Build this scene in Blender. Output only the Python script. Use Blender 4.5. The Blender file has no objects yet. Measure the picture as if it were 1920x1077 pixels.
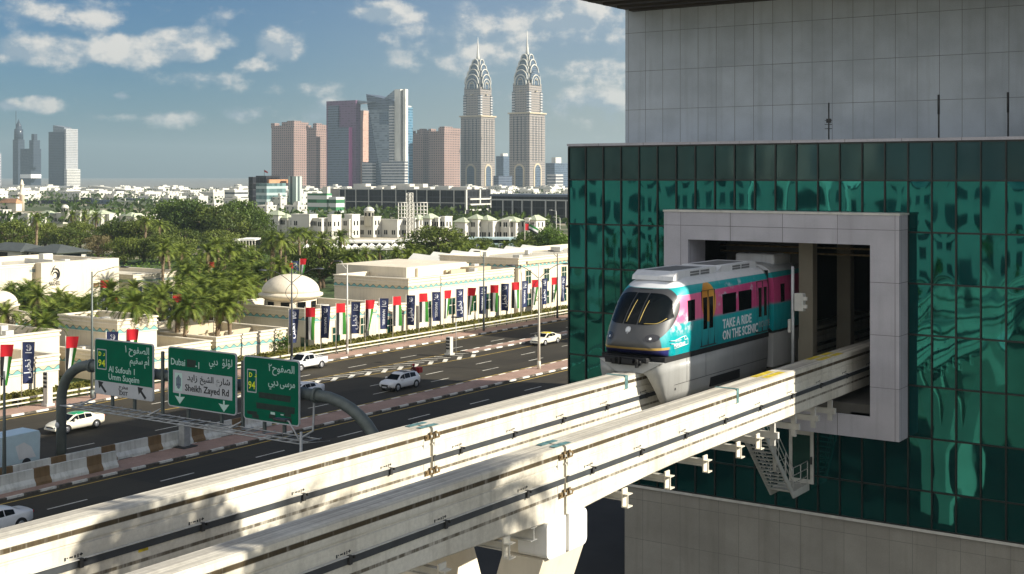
import bpy, bmesh, math, random
from mathutils import Vector, Matrix, noise
R = math.radians
rnd = random.Random(11)
SC = bpy.context.scene
COL = SC.collection
PI = math.pi

# ------------------------------------------------------------------ camera, sky, sun, exposure
F, CX, HY, H = 2400.0, 960.0, 330.0, 21.0
YAW = R(34.35)
SN, CS = math.sin(YAW), math.cos(YAW)
cam = bpy.data.cameras.new('camera')
cam.sensor_width = 36.0
cam.lens = F / 1920 * 36.0
cam.shift_y = -(538.5 - HY) / 1920
cam.clip_start, cam.clip_end = 0.5, 60000
camo = bpy.data.objects.new('camera', cam)
camo.location = (0, 0, H)
camo.rotation_euler = (R(90), 0, YAW)
COL.objects.link(camo)
SC.camera = camo

SUN_EL = R(28)
SAZ = math.atan2(0.928, 0.371)          # from +Y towards +X
SUNV = Vector((math.sin(SAZ) * math.cos(SUN_EL), math.cos(SAZ) * math.cos(SUN_EL), math.sin(SUN_EL)))
sun = bpy.data.lights.new('sun', 'SUN')
sun.energy = 4.8
sun.angle = R(0.5)
sun.color = (1.0, 0.93, 0.80)
suno = bpy.data.objects.new('sun', sun)
suno.rotation_euler = (-SUNV).to_track_quat('-Z', 'Y').to_euler()
suno.location = (60, 0, 90)
COL.objects.link(suno)
SC.view_settings.view_transform = 'Standard'
SC.view_settings.look = 'None'
SC.view_settings.exposure = 1.0
SC.view_settings.gamma = 1.0
SC.cycles.volume_bounces = 0
SC.cycles.max_bounces = 8
SC.cycles.use_denoising = True

def direction(px, py):
    """The unit direction of a point of the sky given in the photograph."""
    xc, zc = (px - CX) / F, (HY - py) / F
    v = Vector((CS * xc - SN, SN * xc + CS, zc))
    return v.normalized()

def at(px, py, z=0.0):
    """Where the sight line through a photograph pixel meets the level z."""
    Z = F * (H - z) / (py - HY)
    xc = (px - CX) * Z / F
    return Vector((CS * xc - SN * Z, SN * xc + CS * Z, z))

def kx(px):
    r = (px - CX) / F
    return (r * CS - SN) / (CS + r * SN)      # X / Y

def yx(px, X):
    return X / kx(px)

def dist(X, Y):
    return -SN * X + CS * Y

def zat(X, Y, py):
    return H - (py - HY) * dist(X, Y) / F

W = bpy.data.worlds.new('World')
SC.world = W
W.use_nodes = True
def build_world():
    nt = W.node_tree
    N, L = nt.nodes, nt.links
    bg = N['Background']
    bg.inputs['Strength'].default_value = 0.059
    sky = N.new('ShaderNodeTexSky')
    sky.sky_type = 'NISHITA'
    sky.sun_disc = False
    sky.sun_elevation = SUN_EL
    sky.sun_rotation = SAZ
    sky.air_density = 1.0
    sky.dust_density = 0.8
    sky.ozone_density = 1.5
    tc = N.new('ShaderNodeTexCoord')
    sep = N.new('ShaderNodeSeparateXYZ')
    L.new(tc.outputs['Generated'], sep.inputs[0])
    def M(op, a, b=None, c=None):
        n = N.new('ShaderNodeMath'); n.operation = op
        for i, v in enumerate((a, b, c)):
            if v is None: continue
            if isinstance(v, (int, float)): n.inputs[i].default_value = v
            else: L.new(v, n.inputs[i])
        return n.outputs[0]
    az = M('ARCTAN2', sep.outputs[0], sep.outputs[1])
    el = M('ARCSINE', sep.outputs[2])
    # fbm noise in the angular plane
    comb = N.new('ShaderNodeCombineXYZ')
    L.new(az, comb.inputs[0]); L.new(M('MULTIPLY', el, 1.35), comb.inputs[1])
    def nz(scale, det, off):
        mp = N.new('ShaderNodeVectorMath'); mp.operation = 'ADD'
        L.new(comb.outputs[0], mp.inputs[0]); mp.inputs[1].default_value = off
        t = N.new('ShaderNodeTexNoise'); t.inputs['Scale'].default_value = scale
        t.inputs['Detail'].default_value = det; t.inputs['Roughness'].default_value = 0.6
        L.new(mp.outputs[0], t.inputs['Vector'])
        return t.outputs['Fac']
    n1 = nz(20, 8, (0, 0, 0)); n1b = nz(20, 8, (0.010, 0.012, 0)); n2 = nz(9, 4, (3, 1, 0)); n3 = nz(70, 5, (7, 2, 0))
    blobs = [ # px, py, half width px, half height px, weight
        (60, 95, 130, 44, 1.0), (250, 92, 95, 40, 1.15), (330, 82, 95, 40, 1.15), (420, 78, 70, 22, .8), (520, 88, 62, 44, 1.0), (480, 122, 60, 24, .75),
        (725, 26, 95, 30, 1.0), (60, 20, 190, 40, .62), (200, 8, 120, 30, .6),
        (15, 198, 40, 20, .85), (75, 195, 42, 20, .95), (230, 180, 34, 13, .75), (330, 222, 150, 26, .72), (440, 215, 90, 24, .72), (560, 165, 110, 30, .45),
        (1040, 40, 160, 60, .85), (980, 60, 90, 45, .7), (1100, 130, 170, 55, .65), (870, 110, 120, 34, .6), (780, 120, 60, 22, .4), (1200, 60, 160, 90, .7),
        (930, 80, 240, 80, .58), (1080, 190, 220, 70, .55), (600, 215, 170, 40, .52), (760, 60, 120, 30, .5), (150, 30, 260, 50, .55), (380, 150, 160, 30, .5)]
    tot = None
    for px, py, w, h, k in blobs:
        d = direction(px, py)
        a0 = math.atan2(d.x, d.y); e0 = math.asin(d.z)
        da = M('MULTIPLY', M('SUBTRACT', az, a0), F / w)
        de = M('MULTIPLY', M('SUBTRACT', el, e0), F / h)
        q = M('SQRT', M('ADD', M('MULTIPLY', da, da), M('MULTIPLY', de, de)))
        m = M('MULTIPLY', M('MAXIMUM', M('SUBTRACT', 1.25, q), 0.0), k)
        tot = m if tot is None else M('SMOOTH_MAX', tot, m, 0.15)
    # a loose field of cloud over the rest of the sky
    # a loose field of cloud elsewhere, thickened behind the viewer to fill the shade
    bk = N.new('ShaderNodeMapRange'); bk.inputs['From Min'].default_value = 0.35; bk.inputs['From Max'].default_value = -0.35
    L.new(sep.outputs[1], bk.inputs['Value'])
    rest = M('MULTIPLY', M('MAXIMUM', M('SUBTRACT', n2, M('SUBTRACT', 0.53, M('MULTIPLY', bk.outputs[0], 0.30))), 0.0), 2.4)
    tot = M('MAXIMUM', tot, rest)
    dens = M('ADD', M('MULTIPLY', tot, 0.9), M('MULTIPLY', M('SUBTRACT', n1, 0.5), 1.7))
    dens = M('ADD', dens, M('MULTIPLY', M('SUBTRACT', n3, 0.5), 0.45))
    mr = N.new('ShaderNodeMapRange'); mr.interpolation_type = 'SMOOTHSTEP'
    mr.inputs['From Min'].default_value = 0.30; mr.inputs['From Max'].default_value = 0.72
    L.new(dens, mr.inputs['Value'])
    cov = M('MULTIPLY', mr.outputs[0], M('MINIMUM', M('MULTIPLY', tot, 3.0), 1.0))
    cov = M('MULTIPLY', cov, 0.88)
    shade = M('ADD', 0.55, M('MULTIPLY', M('SUBTRACT', n1, n1b), 5.0))
    shn = N.new('ShaderNodeMapRange'); shn.inputs['From Min'].default_value = 0.2; shn.inputs['From Max'].default_value = 1.0
    L.new(shade, shn.inputs['Value'])
    cc = N.new('ShaderNodeMix'); cc.data_type = 'RGBA'
    cc.inputs['A'].default_value = (2.7, 3.5, 4.3, 1); cc.inputs['B'].default_value = (7.6, 7.2, 6.6, 1)
    L.new(shn.outputs[0], cc.inputs['Factor'])
    # the hazy air tints the clear sky a little
    tint = N.new('ShaderNodeMix'); tint.data_type = 'RGBA'; tint.blend_type = 'MULTIPLY'
    tint.inputs['Factor'].default_value = 1.0
    tb = N.new('ShaderNodeMix'); tb.data_type = 'RGBA'            # the air pales towards the sun's side
    tb.inputs['A'].default_value = (0.165, 0.385, 0.62, 1); tb.inputs['B'].default_value = (0.62, 0.68, 0.82, 1)
    tr = N.new('ShaderNodeMapRange'); tr.interpolation_type = 'SMOOTHSTEP'; tr.inputs['From Min'].default_value = -0.90; tr.inputs['From Max'].default_value = -0.50
    L.new(az, tr.inputs['Value']); L.new(tr.outputs[0], tb.inputs['Factor'])
    L.new(tb.outputs['Result'], tint.inputs['B'])
    L.new(sky.outputs[0], tint.inputs['A'])
    bright = N.new('ShaderNodeMix'); bright.data_type = 'RGBA'          # unseen deck behind is added bright to light shaded faces
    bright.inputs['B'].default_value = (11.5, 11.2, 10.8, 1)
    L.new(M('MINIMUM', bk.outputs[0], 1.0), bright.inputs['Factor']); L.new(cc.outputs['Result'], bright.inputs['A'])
    mx = N.new('ShaderNodeMix'); mx.data_type = 'RGBA'
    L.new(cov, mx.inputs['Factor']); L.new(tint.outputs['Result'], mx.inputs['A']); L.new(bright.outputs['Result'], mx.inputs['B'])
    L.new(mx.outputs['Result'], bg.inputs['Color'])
build_world()

# ------------------------------------------------------------------ helpers
WL = {}
def tag(o, label=None, cat=None, group=None, kind=None):
    if label: o['label'] = label
    if cat: o['category'] = cat
    if group: o['group'] = group
    if kind: o['kind'] = kind
    return o

def thing(name, label, cat, loc=(0, 0, 0), rz=0.0, group=None):
    o = bpy.data.objects.new(name, None)
    o.empty_display_size = 0.3
    COL.objects.link(o)
    o.location = loc
    o.rotation_euler = (0, 0, rz)
    WL[o] = Vector(loc)
    return tag(o, label, cat, group)

def link(name, me, parent=None, origin=(0, 0, 0)):
    o = bpy.data.objects.new(name, me)
    COL.objects.link(o)
    org = Vector(origin)
    o.location = org - WL[parent] if parent is not None else org
    WL[o] = org
    if parent is not None: o.parent = parent
    return o

def copy_tree(o, loc=None, rz=None, parent=None):
    c = o.copy()
    COL.objects.link(c)
    if parent is not None: c.parent = parent
    if loc is not None: c.location = loc
    if rz is not None: c.rotation_euler = (0, 0, rz)
    WL[c] = Vector(c.location)
    for ch in list(o.children): copy_tree(ch, parent=c)
    return c

class MB:
    """Collects plain shapes and links them as ONE mesh object."""
    def __init__(s): s.v = []; s.f = []; s.m = []; s.sm = []; s.uv = {}
    def add(s, vs, fs, mi=0, smooth=False):
        b = len(s.v); s.v += [tuple(p) for p in vs]
        for f in fs:
            s.f.append([i + b for i in f]); s.m.append(mi); s.sm.append(smooth)
        return s
    def box(s, x0, x1, y0, y1, z0, z1, mi=0):
        if x0 > x1: x0, x1 = x1, x0
        if y0 > y1: y0, y1 = y1, y0
        if z0 > z1: z0, z1 = z1, z0
        vs = [(x0, y0, z0), (x1, y0, z0), (x1, y1, z0), (x0, y1, z0), (x0, y0, z1), (x1, y0, z1), (x1, y1, z1), (x0, y1, z1)]
        return s.add(vs, [(3, 2, 1, 0), (4, 5, 6, 7), (0, 1, 5, 4), (1, 2, 6, 5), (2, 3, 7, 6), (3, 0, 4, 7)], mi)
    def rbox(s, x0, x1, y0, y1, z0, z1, b=0.03, mi=0):
        bm = bmesh.new()
        bmesh.ops.create_cube(bm, size=1.0, matrix=Matrix.Translation(((x0 + x1) / 2, (y0 + y1) / 2, (z0 + z1) / 2)) @ Matrix.Diagonal((abs(x1 - x0), abs(y1 - y0), abs(z1 - z0), 1)))
        bmesh.ops.bevel(bm, geom=bm.edges[:], offset=b, segments=2, affect='EDGES', profile=0.5)
        return s.bm(bm, mi)
    def bm(s, bm, mi=0, smooth=False):
        bm.verts.index_update()
        s.add([v.co[:] for v in bm.verts], [[v.index for v in f.verts] for f in bm.faces], mi, smooth)
        bm.free(); return s
    def quad(s, a, b, c, d, mi=0): return s.add([a, b, c, d], [(0, 1, 2, 3)], mi)
    def prism(s, poly, axis, a, b, mi=0, smooth=False):
        """poly in the two other axes (x: (y,z), y: (x,z), z: (x,y)), pushed from a to b."""
        n = len(poly)
        def P(p, t): return {'x': (t, p[0], p[1]), 'y': (p[0], t, p[1]), 'z': (p[0], p[1], t)}[axis]
        vs = [P(p, a) for p in poly] + [P(p, b) for p in poly]
        ar = sum(poly[i][0] * poly[(i + 1) % n][1] - poly[(i + 1) % n][0] * poly[i][1] for i in range(n))
        fl = (ar > 0) != (axis == 'y')
        fl = fl == (b > a)
        s0 = [tuple(range(n))[::-1], tuple(range(n, 2 * n))] if fl else [tuple(range(n)), tuple(range(n, 2 * n))[::-1]]
        sd = [(i, (i + 1) % n, n + (i + 1) % n, n + i) if fl else (i, n + i, n + (i + 1) % n, (i + 1) % n) for i in range(n)]
        s.add(vs, s0 + sd, mi, smooth); return s
    def tube(s, pts, r, n=8, mi=0, cap=True, smooth=True):
        pts = [Vector(p) for p in pts]
        rs = r if isinstance(r, (list, tuple)) else [r] * len(pts)
        vs = []; fs = []
        up = Vector((0, 0, 1)); prev = None
        for i, p in enumerate(pts):
            t = (pts[min(i + 1, len(pts) - 1)] - pts[max(i - 1, 0)]).normalized()
            if prev is None:
                a = t.cross(up) if abs(t.z) < 0.95 else t.cross(Vector((1, 0, 0)))
            else: a = prev - t * prev.dot(t)
            a.normalize(); prev = a
            b = t.cross(a)
            for k in range(n):
                q = 2 * PI * k / n
                vs.append(p + (a * math.cos(q) + b * math.sin(q)) * rs[i])
        for i in range(len(pts) - 1):
            for k in range(n):
                fs.append((i * n + k, i * n + (k + 1) % n, (i + 1) * n + (k + 1) % n, (i + 1) * n + k))
        s.add(vs, fs, mi, smooth)
        if cap:
            b = len(s.v) - len(vs)
            s.f.append([b + k for k in range(n)][::-1]); s.m.append(mi); s.sm.append(False)
            e = b + (len(pts) - 1) * n
            s.f.append([e + k for k in range(n)]); s.m.append(mi); s.sm.append(False)
        return s
    def lathe(s, prof, c=(0, 0, 0), n=24, mi=0, smooth=True, axis='z'):
        vs = []; fs = []
        for r, z in prof:
            for k in range(n):
                q = 2 * PI * k / n
                a, b = r * math.cos(q), r * math.sin(q)
                p = {'z': (a, b, z), 'x': (z, a, b), 'y': (b, z, a)}[axis]
                vs.append((c[0] + p[0], c[1] + p[1], c[2] + p[2]))
        for i in range(len(prof) - 1):
            for k in range(n):
                fs.append((i * n + k, i * n + (k + 1) % n, (i + 1) * n + (k + 1) % n, (i + 1) * n + k))
        s.add(vs, fs, mi, smooth)
        b = len(s.v) - len(vs)
        if prof[0][0] > 1e-4: s.f.append([b + k for k in range(n)][::-1]); s.m.append(mi); s.sm.append(False)
        if prof[-1][0] > 1e-4: s.f.append([b + (len(prof) - 1) * n + k for k in range(n)]); s.m.append(mi); s.sm.append(False)
        return s
    def grid(s, fn, nu, nv, mi=0, smooth=True, flip=False):
        b = len(s.v)
        for j in range(nv + 1):
            for i in range(nu + 1):
                s.v.append(tuple(fn(i / nu, j / nv)))
                s.uv[b + j * (nu + 1) + i] = (i / nu, j / nv)
        for j in range(nv):
            for i in range(nu):
                f = [b + j * (nu + 1) + i, b + j * (nu + 1) + i + 1, b + (j + 1) * (nu + 1) + i + 1, b + (j + 1) * (nu + 1) + i]
                s.f.append(f[::-1] if flip else f); s.m.append(mi); s.sm.append(smooth)
        return s
    def mesh(s, name, mats, origin=(0, 0, 0)):
        me = bpy.data.meshes.new(name)
        o = origin
        me.from_pydata([(p[0] - o[0], p[1] - o[1], p[2] - o[2]) for p in s.v], [], s.f)
        mats = mats if isinstance(mats, (list, tuple)) else [mats]
        for m in mats: me.materials.append(m)
        me.polygons.foreach_set('material_index', s.m)
        me.polygons.foreach_set('use_smooth', s.sm)
        if s.uv:
            u = me.uv_layers.new(name='UVMap')
            for lp in me.loops: u.data[lp.index].uv = s.uv.get(lp.vertex_index, (0, 0))
        me.update()
        return me
    def build(s, name, mats, parent=None, origin=None):
        if origin is None:
            xs = [p[0] for p in s.v]; ys = [p[1] for p in s.v]; zs = [p[2] for p in s.v]
            origin = ((min(xs) + max(xs)) / 2, (min(ys) + max(ys)) / 2, min(zs))
        return link(name, s.mesh(name, mats, origin), parent, origin)

# ---- materials
def nodes(name):
    m = bpy.data.materials.new(name); m.use_nodes = True
    nt = m.node_tree
    return m, nt, nt.nodes['Principled BSDF']

class G:
    """A small node-graph writer."""
    def __init__(s, nt): s.nt = nt; s.N = nt.nodes; s.L = nt.links
    def put(s, sock, v):
        if v is None: return
        if hasattr(v, 'is_output'): s.L.new(v, sock)
        else: sock.default_value = v
    def m(s, op, a, b=None, c=None, clamp=False):
        n = s.N.new('ShaderNodeMath'); n.operation = op; n.use_clamp = clamp
        for i, v in enumerate((a, b, c)): s.put(n.inputs[i], v)
        return n.outputs[0]
    def obj(s, kind='Object'): return s.N.new('ShaderNodeTexCoord').outputs[kind]
    def xyz(s, v):
        n = s.N.new('ShaderNodeSeparateXYZ'); s.L.new(v, n.inputs[0]); return n.outputs
    def vec(s, a=0.0, b=0.0, c=0.0):
        n = s.N.new('ShaderNodeCombineXYZ')
        for i, v in enumerate((a, b, c)): s.put(n.inputs[i], v)
        return n.outputs[0]
    def scale(s, v, k):
        n = s.N.new('ShaderNodeVectorMath'); n.operation = 'MULTIPLY'
        s.L.new(v, n.inputs[0]); n.inputs[1].default_value = k; return n.outputs[0]
    def noise(s, v, sc, det=4, rough=0.55, dist=0.0):
        n = s.N.new('ShaderNodeTexNoise')
        if v is not None: s.L.new(v, n.inputs['Vector'])
        n.inputs['Scale'].default_value = sc; n.inputs['Detail'].default_value = det
        n.inputs['Roughness'].default_value = rough; n.inputs['Distortion'].default_value = dist
        return n.outputs['Fac']
    def ramp(s, v, a, b, lo=0.0, hi=1.0, smooth=True):
        n = s.N.new('ShaderNodeMapRange'); n.interpolation_type = 'SMOOTHSTEP' if smooth else 'LINEAR'
        s.put(n.inputs['Value'], v)
        for k, q in (('From Min', a), ('From Max', b), ('To Min', lo), ('To Max', hi)): n.inputs[k].default_value = q
        return n.outputs[0]
    def band(s, v, a, b, e=0.004):
        return s.m('MULTIPLY', s.ramp(v, a - e, a + e), s.ramp(v, b - e, b + e, 1.0, 0.0))
    def mix(s, f, a, b, mode='MIX'):
        n = s.N.new('ShaderNodeMix'); n.data_type = 'RGBA'; n.blend_type = mode
        s.put(n.inputs['Factor'], f)
        for k, v in (('A', a), ('B', b)):
            s.put(n.inputs[k], (*v, 1) if isinstance(v, tuple) and len(v) == 3 else v)
        return n.outputs['Result']
    def bump(s, hgt, st=0.3, d=0.02):
        n = s.N.new('ShaderNodeBump'); n.inputs['Strength'].default_value = st; n.inputs['Distance'].default_value = d
        s.L.new(hgt, n.inputs['Height']); return n.outputs[0]

def pm(name, col, rough=0.6, var=0.18, sc=1.5, metal=0.0, bump=0.0, spec=0.4, coat=0.0, streak=0.0):
    """A plain surface: colour, soft blotches, optional rain streaks and fine bump."""
    m, nt, b = nodes(name); g = G(nt)
    v = g.obj()
    n = g.noise(v, sc, 5)
    k = g.ramp(n, 0.3, 0.7, 1 - var, 1 + var * 0.55)
    c = g.mix(1.0, (*col, 1), g.vec(k, k, k), 'MULTIPLY')
    if streak:
        s2 = g.noise(g.scale(v, (2.2, 2.2, 0.12)), 1.6, 4)
        c = g.mix(g.m('MULTIPLY', g.ramp(s2, 0.48, 0.72), streak), c, (col[0] * 0.45, col[1] * 0.42, col[2] * 0.36))
    g.put(b.inputs['Base Color'], c)
    b.inputs['Roughness'].default_value = rough
    b.inputs['Metallic'].default_value = metal
    b.inputs['Specular IOR Level'].default_value = spec
    b.inputs['Coat Weight'].default_value = coat
    b.inputs['Coat Roughness'].default_value = 0.08
    if bump: g.put(b.inputs['Normal'], g.bump(g.noise(v, 40, 3), bump, 0.02))
    return m

# ---- text
AR = {'ا': 'FE8D FE8E FE8D FE8E', 'ب': 'FE8F FE90 FE91 FE92', 'ج': 'FE9D FE9E FE9F FEA0', 'ح': 'FEA1 FEA2 FEA3 FEA4', 'خ': 'FEA5 FEA6 FEA7 FEA8', 'د': 'FEA9 FEAA FEA9 FEAA',
      'ر': 'FEAD FEAE FEAD FEAE', 'ز': 'FEAF FEB0 FEAF FEB0', 'س': 'FEB1 FEB2 FEB3 FEB4', 'ش': 'FEB5 FEB6 FEB7 FEB8', 'ص': 'FEB9 FEBA FEBB FEBC', 'ع': 'FEC9 FECA FECB FECC',
      'ف': 'FED1 FED2 FED3 FED4', 'ق': 'FED5 FED6 FED7 FED8', 'ل': 'FEDD FEDE FEDF FEE0', 'م': 'FEE1 FEE2 FEE3 FEE4', 'ن': 'FEE5 FEE6 FEE7 FEE8', 'و': 'FEED FEEE FEED FEEE',
      'ؤ': 'FE85 FE86 FE85 FE86', 'ي': 'FEF1 FEF2 FEF3 FEF4', 'ى': 'FEEF FEF0 FEEF FEF0', 'أ': 'FE83 FE84 FE83 FE84'}
NOJOIN = set('ادرزوؤأى')
def arabic(s):
    out = []
    for i, ch in enumerate(s):
        if ch not in AR: out.append(ch); continue
        pj = i > 0 and s[i - 1] in AR and s[i - 1] not in NOJOIN
        nj = i + 1 < len(s) and s[i + 1] in AR and ch not in NOJOIN
        out.append(chr(int(AR[ch].split()[(3 if nj else 1) if pj else (2 if nj else 0)], 16)))
    return ''.join(out[::-1])

def text_mesh(s, size, align='LEFT', bold=0.0, ext=0.004, width=None):
    c = bpy.data.curves.new('lettering', 'FONT')
    c.body = s; c.size = size; c.align_x = align; c.offset = bold; c.extrude = ext; c.resolution_u = 2
    o = bpy.data.objects.new('lettering', c)
    COL.objects.link(o)
    dg = bpy.context.evaluated_depsgraph_get()
    me = bpy.data.meshes.new_from_object(o.evaluated_get(dg))
    bpy.data.objects.remove(o); bpy.data.curves.remove(c)
    if width and len(me.vertices):
        xs = [v.co.x for v in me.vertices]
        k = width / (max(xs) - min(xs)); x0 = min(xs) if align == 'LEFT' else (max(xs) if align == 'RIGHT' else 0)
        for v in me.vertices: v.co.x = (v.co.x - x0) * k
    return me

def text(s, size, loc, rot, mat, parent, align='LEFT', bold=0.0, width=None, name='lettering', ext=0.004):
    me = text_mesh(s, size, align, bold, ext, width)
    me.materials.clear(); me.materials.append(mat)
    o = link(name, me, parent, loc)
    o.rotation_euler = rot
    return o
FACE_S = (R(90), 0, 0)            # lettering read from -Y
FACE_E = (R(90), 0, R(90))        # lettering read from +X

def structure(mb, name, mat):
    o = mb.build(name, mat, None, (0, 0, 0)); o['kind'] = 'structure'; return o

# ------------------------------------------------------------------ materials
M = {}
M['cream'] = pm('cream_render', (0.68, 0.605, 0.47), 0.8, 0.10, 0.25, streak=0.22, bump=0.05)
M['cream_dark'] = pm('sand_render', (0.50, 0.42, 0.29), 0.8, 0.10, 0.3, streak=0.2)
M['cornice'] = pm('pale_cornice', (0.70, 0.63, 0.50), 0.8, 0.08, 0.5, streak=0.15)
M['roofdeck'] = pm('roof_membrane', (0.52, 0.48, 0.38), 0.9, 0.25, 0.2)
M['white'] = pm('white_paint', (0.80, 0.79, 0.75), 0.6, 0.08, 0.5, streak=0.12)
M['white_city'] = pm('white_city_wall', (0.62, 0.60, 0.53), 0.8, 0.16, 0.06, streak=0.2)
M['steel'] = pm('galvanised_steel', (0.42, 0.43, 0.42), 0.45, 0.15, 3, metal=0.35)
M['steel_light'] = pm('pale_grey_steel', (0.56, 0.55, 0.50), 0.5, 0.12, 2, metal=0.1, streak=0.2)
M['pole'] = pm('grey_green_pole_paint', (0.12, 0.14, 0.13), 0.5, 0.15, 2, metal=0.2)
M['pole_dark'] = pm('dark_pole_paint', (0.045, 0.05, 0.055), 0.5, 0.2, 2)
M['pole_cream'] = pm('pale_pole_paint', (0.62, 0.58, 0.48), 0.5, 0.12, 2)
M['black'] = pm('black_rubber', (0.012, 0.012, 0.013), 0.7, 0.2, 5)
M['black_gloss'] = pm('black_gloss', (0.008, 0.009, 0.011), 0.12, 0.1, 5, spec=0.6)
M['dark_metal'] = pm('dark_metal', (0.05, 0.05, 0.05), 0.5, 0.3, 4, metal=0.4)
M['brown'] = pm('ochre_brown_paint', (0.20, 0.125, 0.055), 0.7, 0.15, 1.5, streak=0.3)
M['barrier_white'] = pm('barrier_white_paint', (0.62, 0.62, 0.56), 0.7, 0.16, 1.2, streak=0.4)
M['sign_green'] = pm('sign_green_sheeting', (0.0008, 0.125, 0.066), 0.6, 0.1, 0.8, spec=0.06)
M['sign_white'] = pm('sign_white_sheeting', (0.48, 0.50, 0.52), 0.45, 0.06, 1.2)
M['sign_text'] = pm('sign_pale_lettering', (0.50, 0.68, 0.62), 0.45, 0.04, 1)
M['sign_yellow'] = pm('sign_yellow_lettering', (0.80, 0.92, 0.03), 0.45, 0.04, 1)
M['sign_black'] = pm('sign_black_lettering', (0.015, 0.017, 0.02), 0.5, 0.04, 1)
M['sign_patch'] = pm('sign_cover_patch', (0.012, 0.030, 0.022), 0.6, 0.4, 2.5)
M['sign_slate'] = pm('emblem_slate', (0.10, 0.14, 0.20), 0.5, 0.1, 2)
M['navy'] = pm('navy_cloth', (0.018, 0.028, 0.085), 0.8, 0.15, 2)
M['flagwhite'] = pm('white_print', (0.72, 0.74, 0.78), 0.8, 0.05, 2)
M['glass_dark'] = pm('dark_tinted_glass', (0.004, 0.006, 0.007), 0.14, 0.1, 1, spec=0.15)
M['glass_green'] = pm('green_window_glass', (0.01, 0.05, 0.035), 0.08, 0.2, 1, spec=0.6)
M['red_box'] = pm('red_box_plastic', (0.35, 0.012, 0.015), 0.45, 0.1, 2)
M['car_white'] = pm('white_car_paint', (0.74, 0.74, 0.73), 0.28, 0.03, 2, coat=0.6)
M['taxi_cream'] = pm('cream_taxi_paint', (0.72, 0.68, 0.55), 0.3, 0.03, 2, coat=0.6)
M['yellow_roof'] = pm('yellow_roof_paint', (0.72, 0.56, 0.01), 0.3, 0.03, 2, coat=0.6)
M['green_roof'] = pm('green_roof_paint', (0.015, 0.30, 0.12), 0.3, 0.03, 2, coat=0.6)
M['rim'] = pm('alloy_wheel', (0.55, 0.55, 0.56), 0.3, 0.1, 4, metal=0.8)
M['lamp_glass'] = pm('headlight_glass', (0.75, 0.78, 0.8), 0.1, 0.05, 4)
M['red_lamp'] = pm('tail_light_red', (0.4, 0.01, 0.01), 0.2, 0.05, 4)
M['cloth_dark'] = pm('dark_cloth', (0.025, 0.022, 0.026), 0.9, 0.2, 6)
M['teal_plate'] = pm('worn_teal_plate', (0.10, 0.20, 0.20), 0.5, 0.4, 6)
M['rust'] = pm('rusty_plate', (0.16, 0.11, 0.05), 0.8, 0.4, 6)
M['yellow_mark'] = pm('worn_yellow_paint', (0.55, 0.42, 0.03), 0.7, 0.4, 3)
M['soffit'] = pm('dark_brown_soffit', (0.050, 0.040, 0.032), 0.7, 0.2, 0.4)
M['interior'] = pm('dim_hall_concrete', (0.09, 0.085, 0.075), 0.85, 0.2, 0.5)
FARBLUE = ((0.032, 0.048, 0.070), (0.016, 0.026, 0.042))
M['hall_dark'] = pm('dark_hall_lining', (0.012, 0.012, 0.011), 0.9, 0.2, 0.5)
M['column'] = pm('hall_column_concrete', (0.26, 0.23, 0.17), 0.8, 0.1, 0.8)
M['tar'] = pm('dark_mullion', (0.010, 0.014, 0.013), 0.4, 0.2, 2)
M['villa_roof'] = pm('pale_green_tile', (0.42, 0.46, 0.32), 0.8, 0.15, 1.0)
M['thatch'] = pm('thatch', (0.42, 0.34, 0.2), 0.9, 0.3, 3)
M['terracotta'] = pm('terracotta_tile', (0.45, 0.24, 0.13), 0.8, 0.2, 1)
M['slate_roof'] = pm('dark_slate_roof', (0.075, 0.085, 0.08), 0.7, 0.15, 1)
M['canvas'] = pm('white_canvas', (0.80, 0.78, 0.70), 0.8, 0.06, 0.5)
M['truss'] = pm('white_truss', (0.66, 0.64, 0.58), 0.6, 0.1, 1)
M['wall_grey'] = pm('grey_retaining_concrete', (0.36, 0.34, 0.30), 0.85, 0.2, 0.15, streak=0.4)
M['skin'] = pm('skin', (0.25, 0.13, 0.08), 0.6, 0.1, 8)
M['palm_emblem'] = pm('silver_emblem', (0.75, 0.76, 0.76), 0.35, 0.05, 5)

def foliage(name, dark, light, sc=0.35, spec=0.25):
    m, nt, b = nodes(name); g = G(nt)
    v = g.obj()
    n = g.noise(v, sc, 5, 0.65)
    oi = g.N.new('ShaderNodeObjectInfo').outputs['Random']
    n2 = g.m('ADD', n, g.m('MULTIPLY', g.m('SUBTRACT', oi, 0.5), 0.16))
    c = g.mix(g.ramp(n2, 0.36, 0.64), dark, light)
    g.put(b.inputs['Base Color'], c)
    b.inputs['Roughness'].default_value = 0.55; b.inputs['Specular IOR Level'].default_value = spec
    tr = g.N.new('ShaderNodeBsdfTranslucent'); g.put(tr.inputs['Color'], g.mix(0.5, c, (0.16, 0.20, 0.02)))
    mx = g.N.new('ShaderNodeMixShader'); mx.inputs[0].default_value = 0.22
    out = g.N['Material Output']
    g.L.new(b.outputs[0], mx.inputs[1]); g.L.new(tr.outputs[0], mx.inputs[2]); g.L.new(mx.outputs[0], out.inputs[0])
    return m
M['leaf_dark'] = foliage('dark_tree_leaves', (0.026, 0.050, 0.007), (0.080, 0.125, 0.016), 0.25)
M['leaf_olive'] = foliage('olive_tree_leaves', (0.042, 0.066, 0.009), (0.135, 0.165, 0.026), 0.25)
M['leaf_bright'] = foliage('bright_shrub_leaves', (0.05, 0.10, 0.010), (0.16, 0.25, 0.032), 0.5)
M['leaf_brown'] = foliage('dry_tree_leaves', (0.09, 0.075, 0.028), (0.20, 0.16, 0.075), 0.3)
M['frond'] = foliage('palm_fronds', (0.050, 0.085, 0.010), (0.21, 0.255, 0.042), 0.9)
M['frond_dry'] = foliage('dry_palm_fronds', (0.14, 0.11, 0.045), (0.26, 0.21, 0.10), 0.9)
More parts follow.
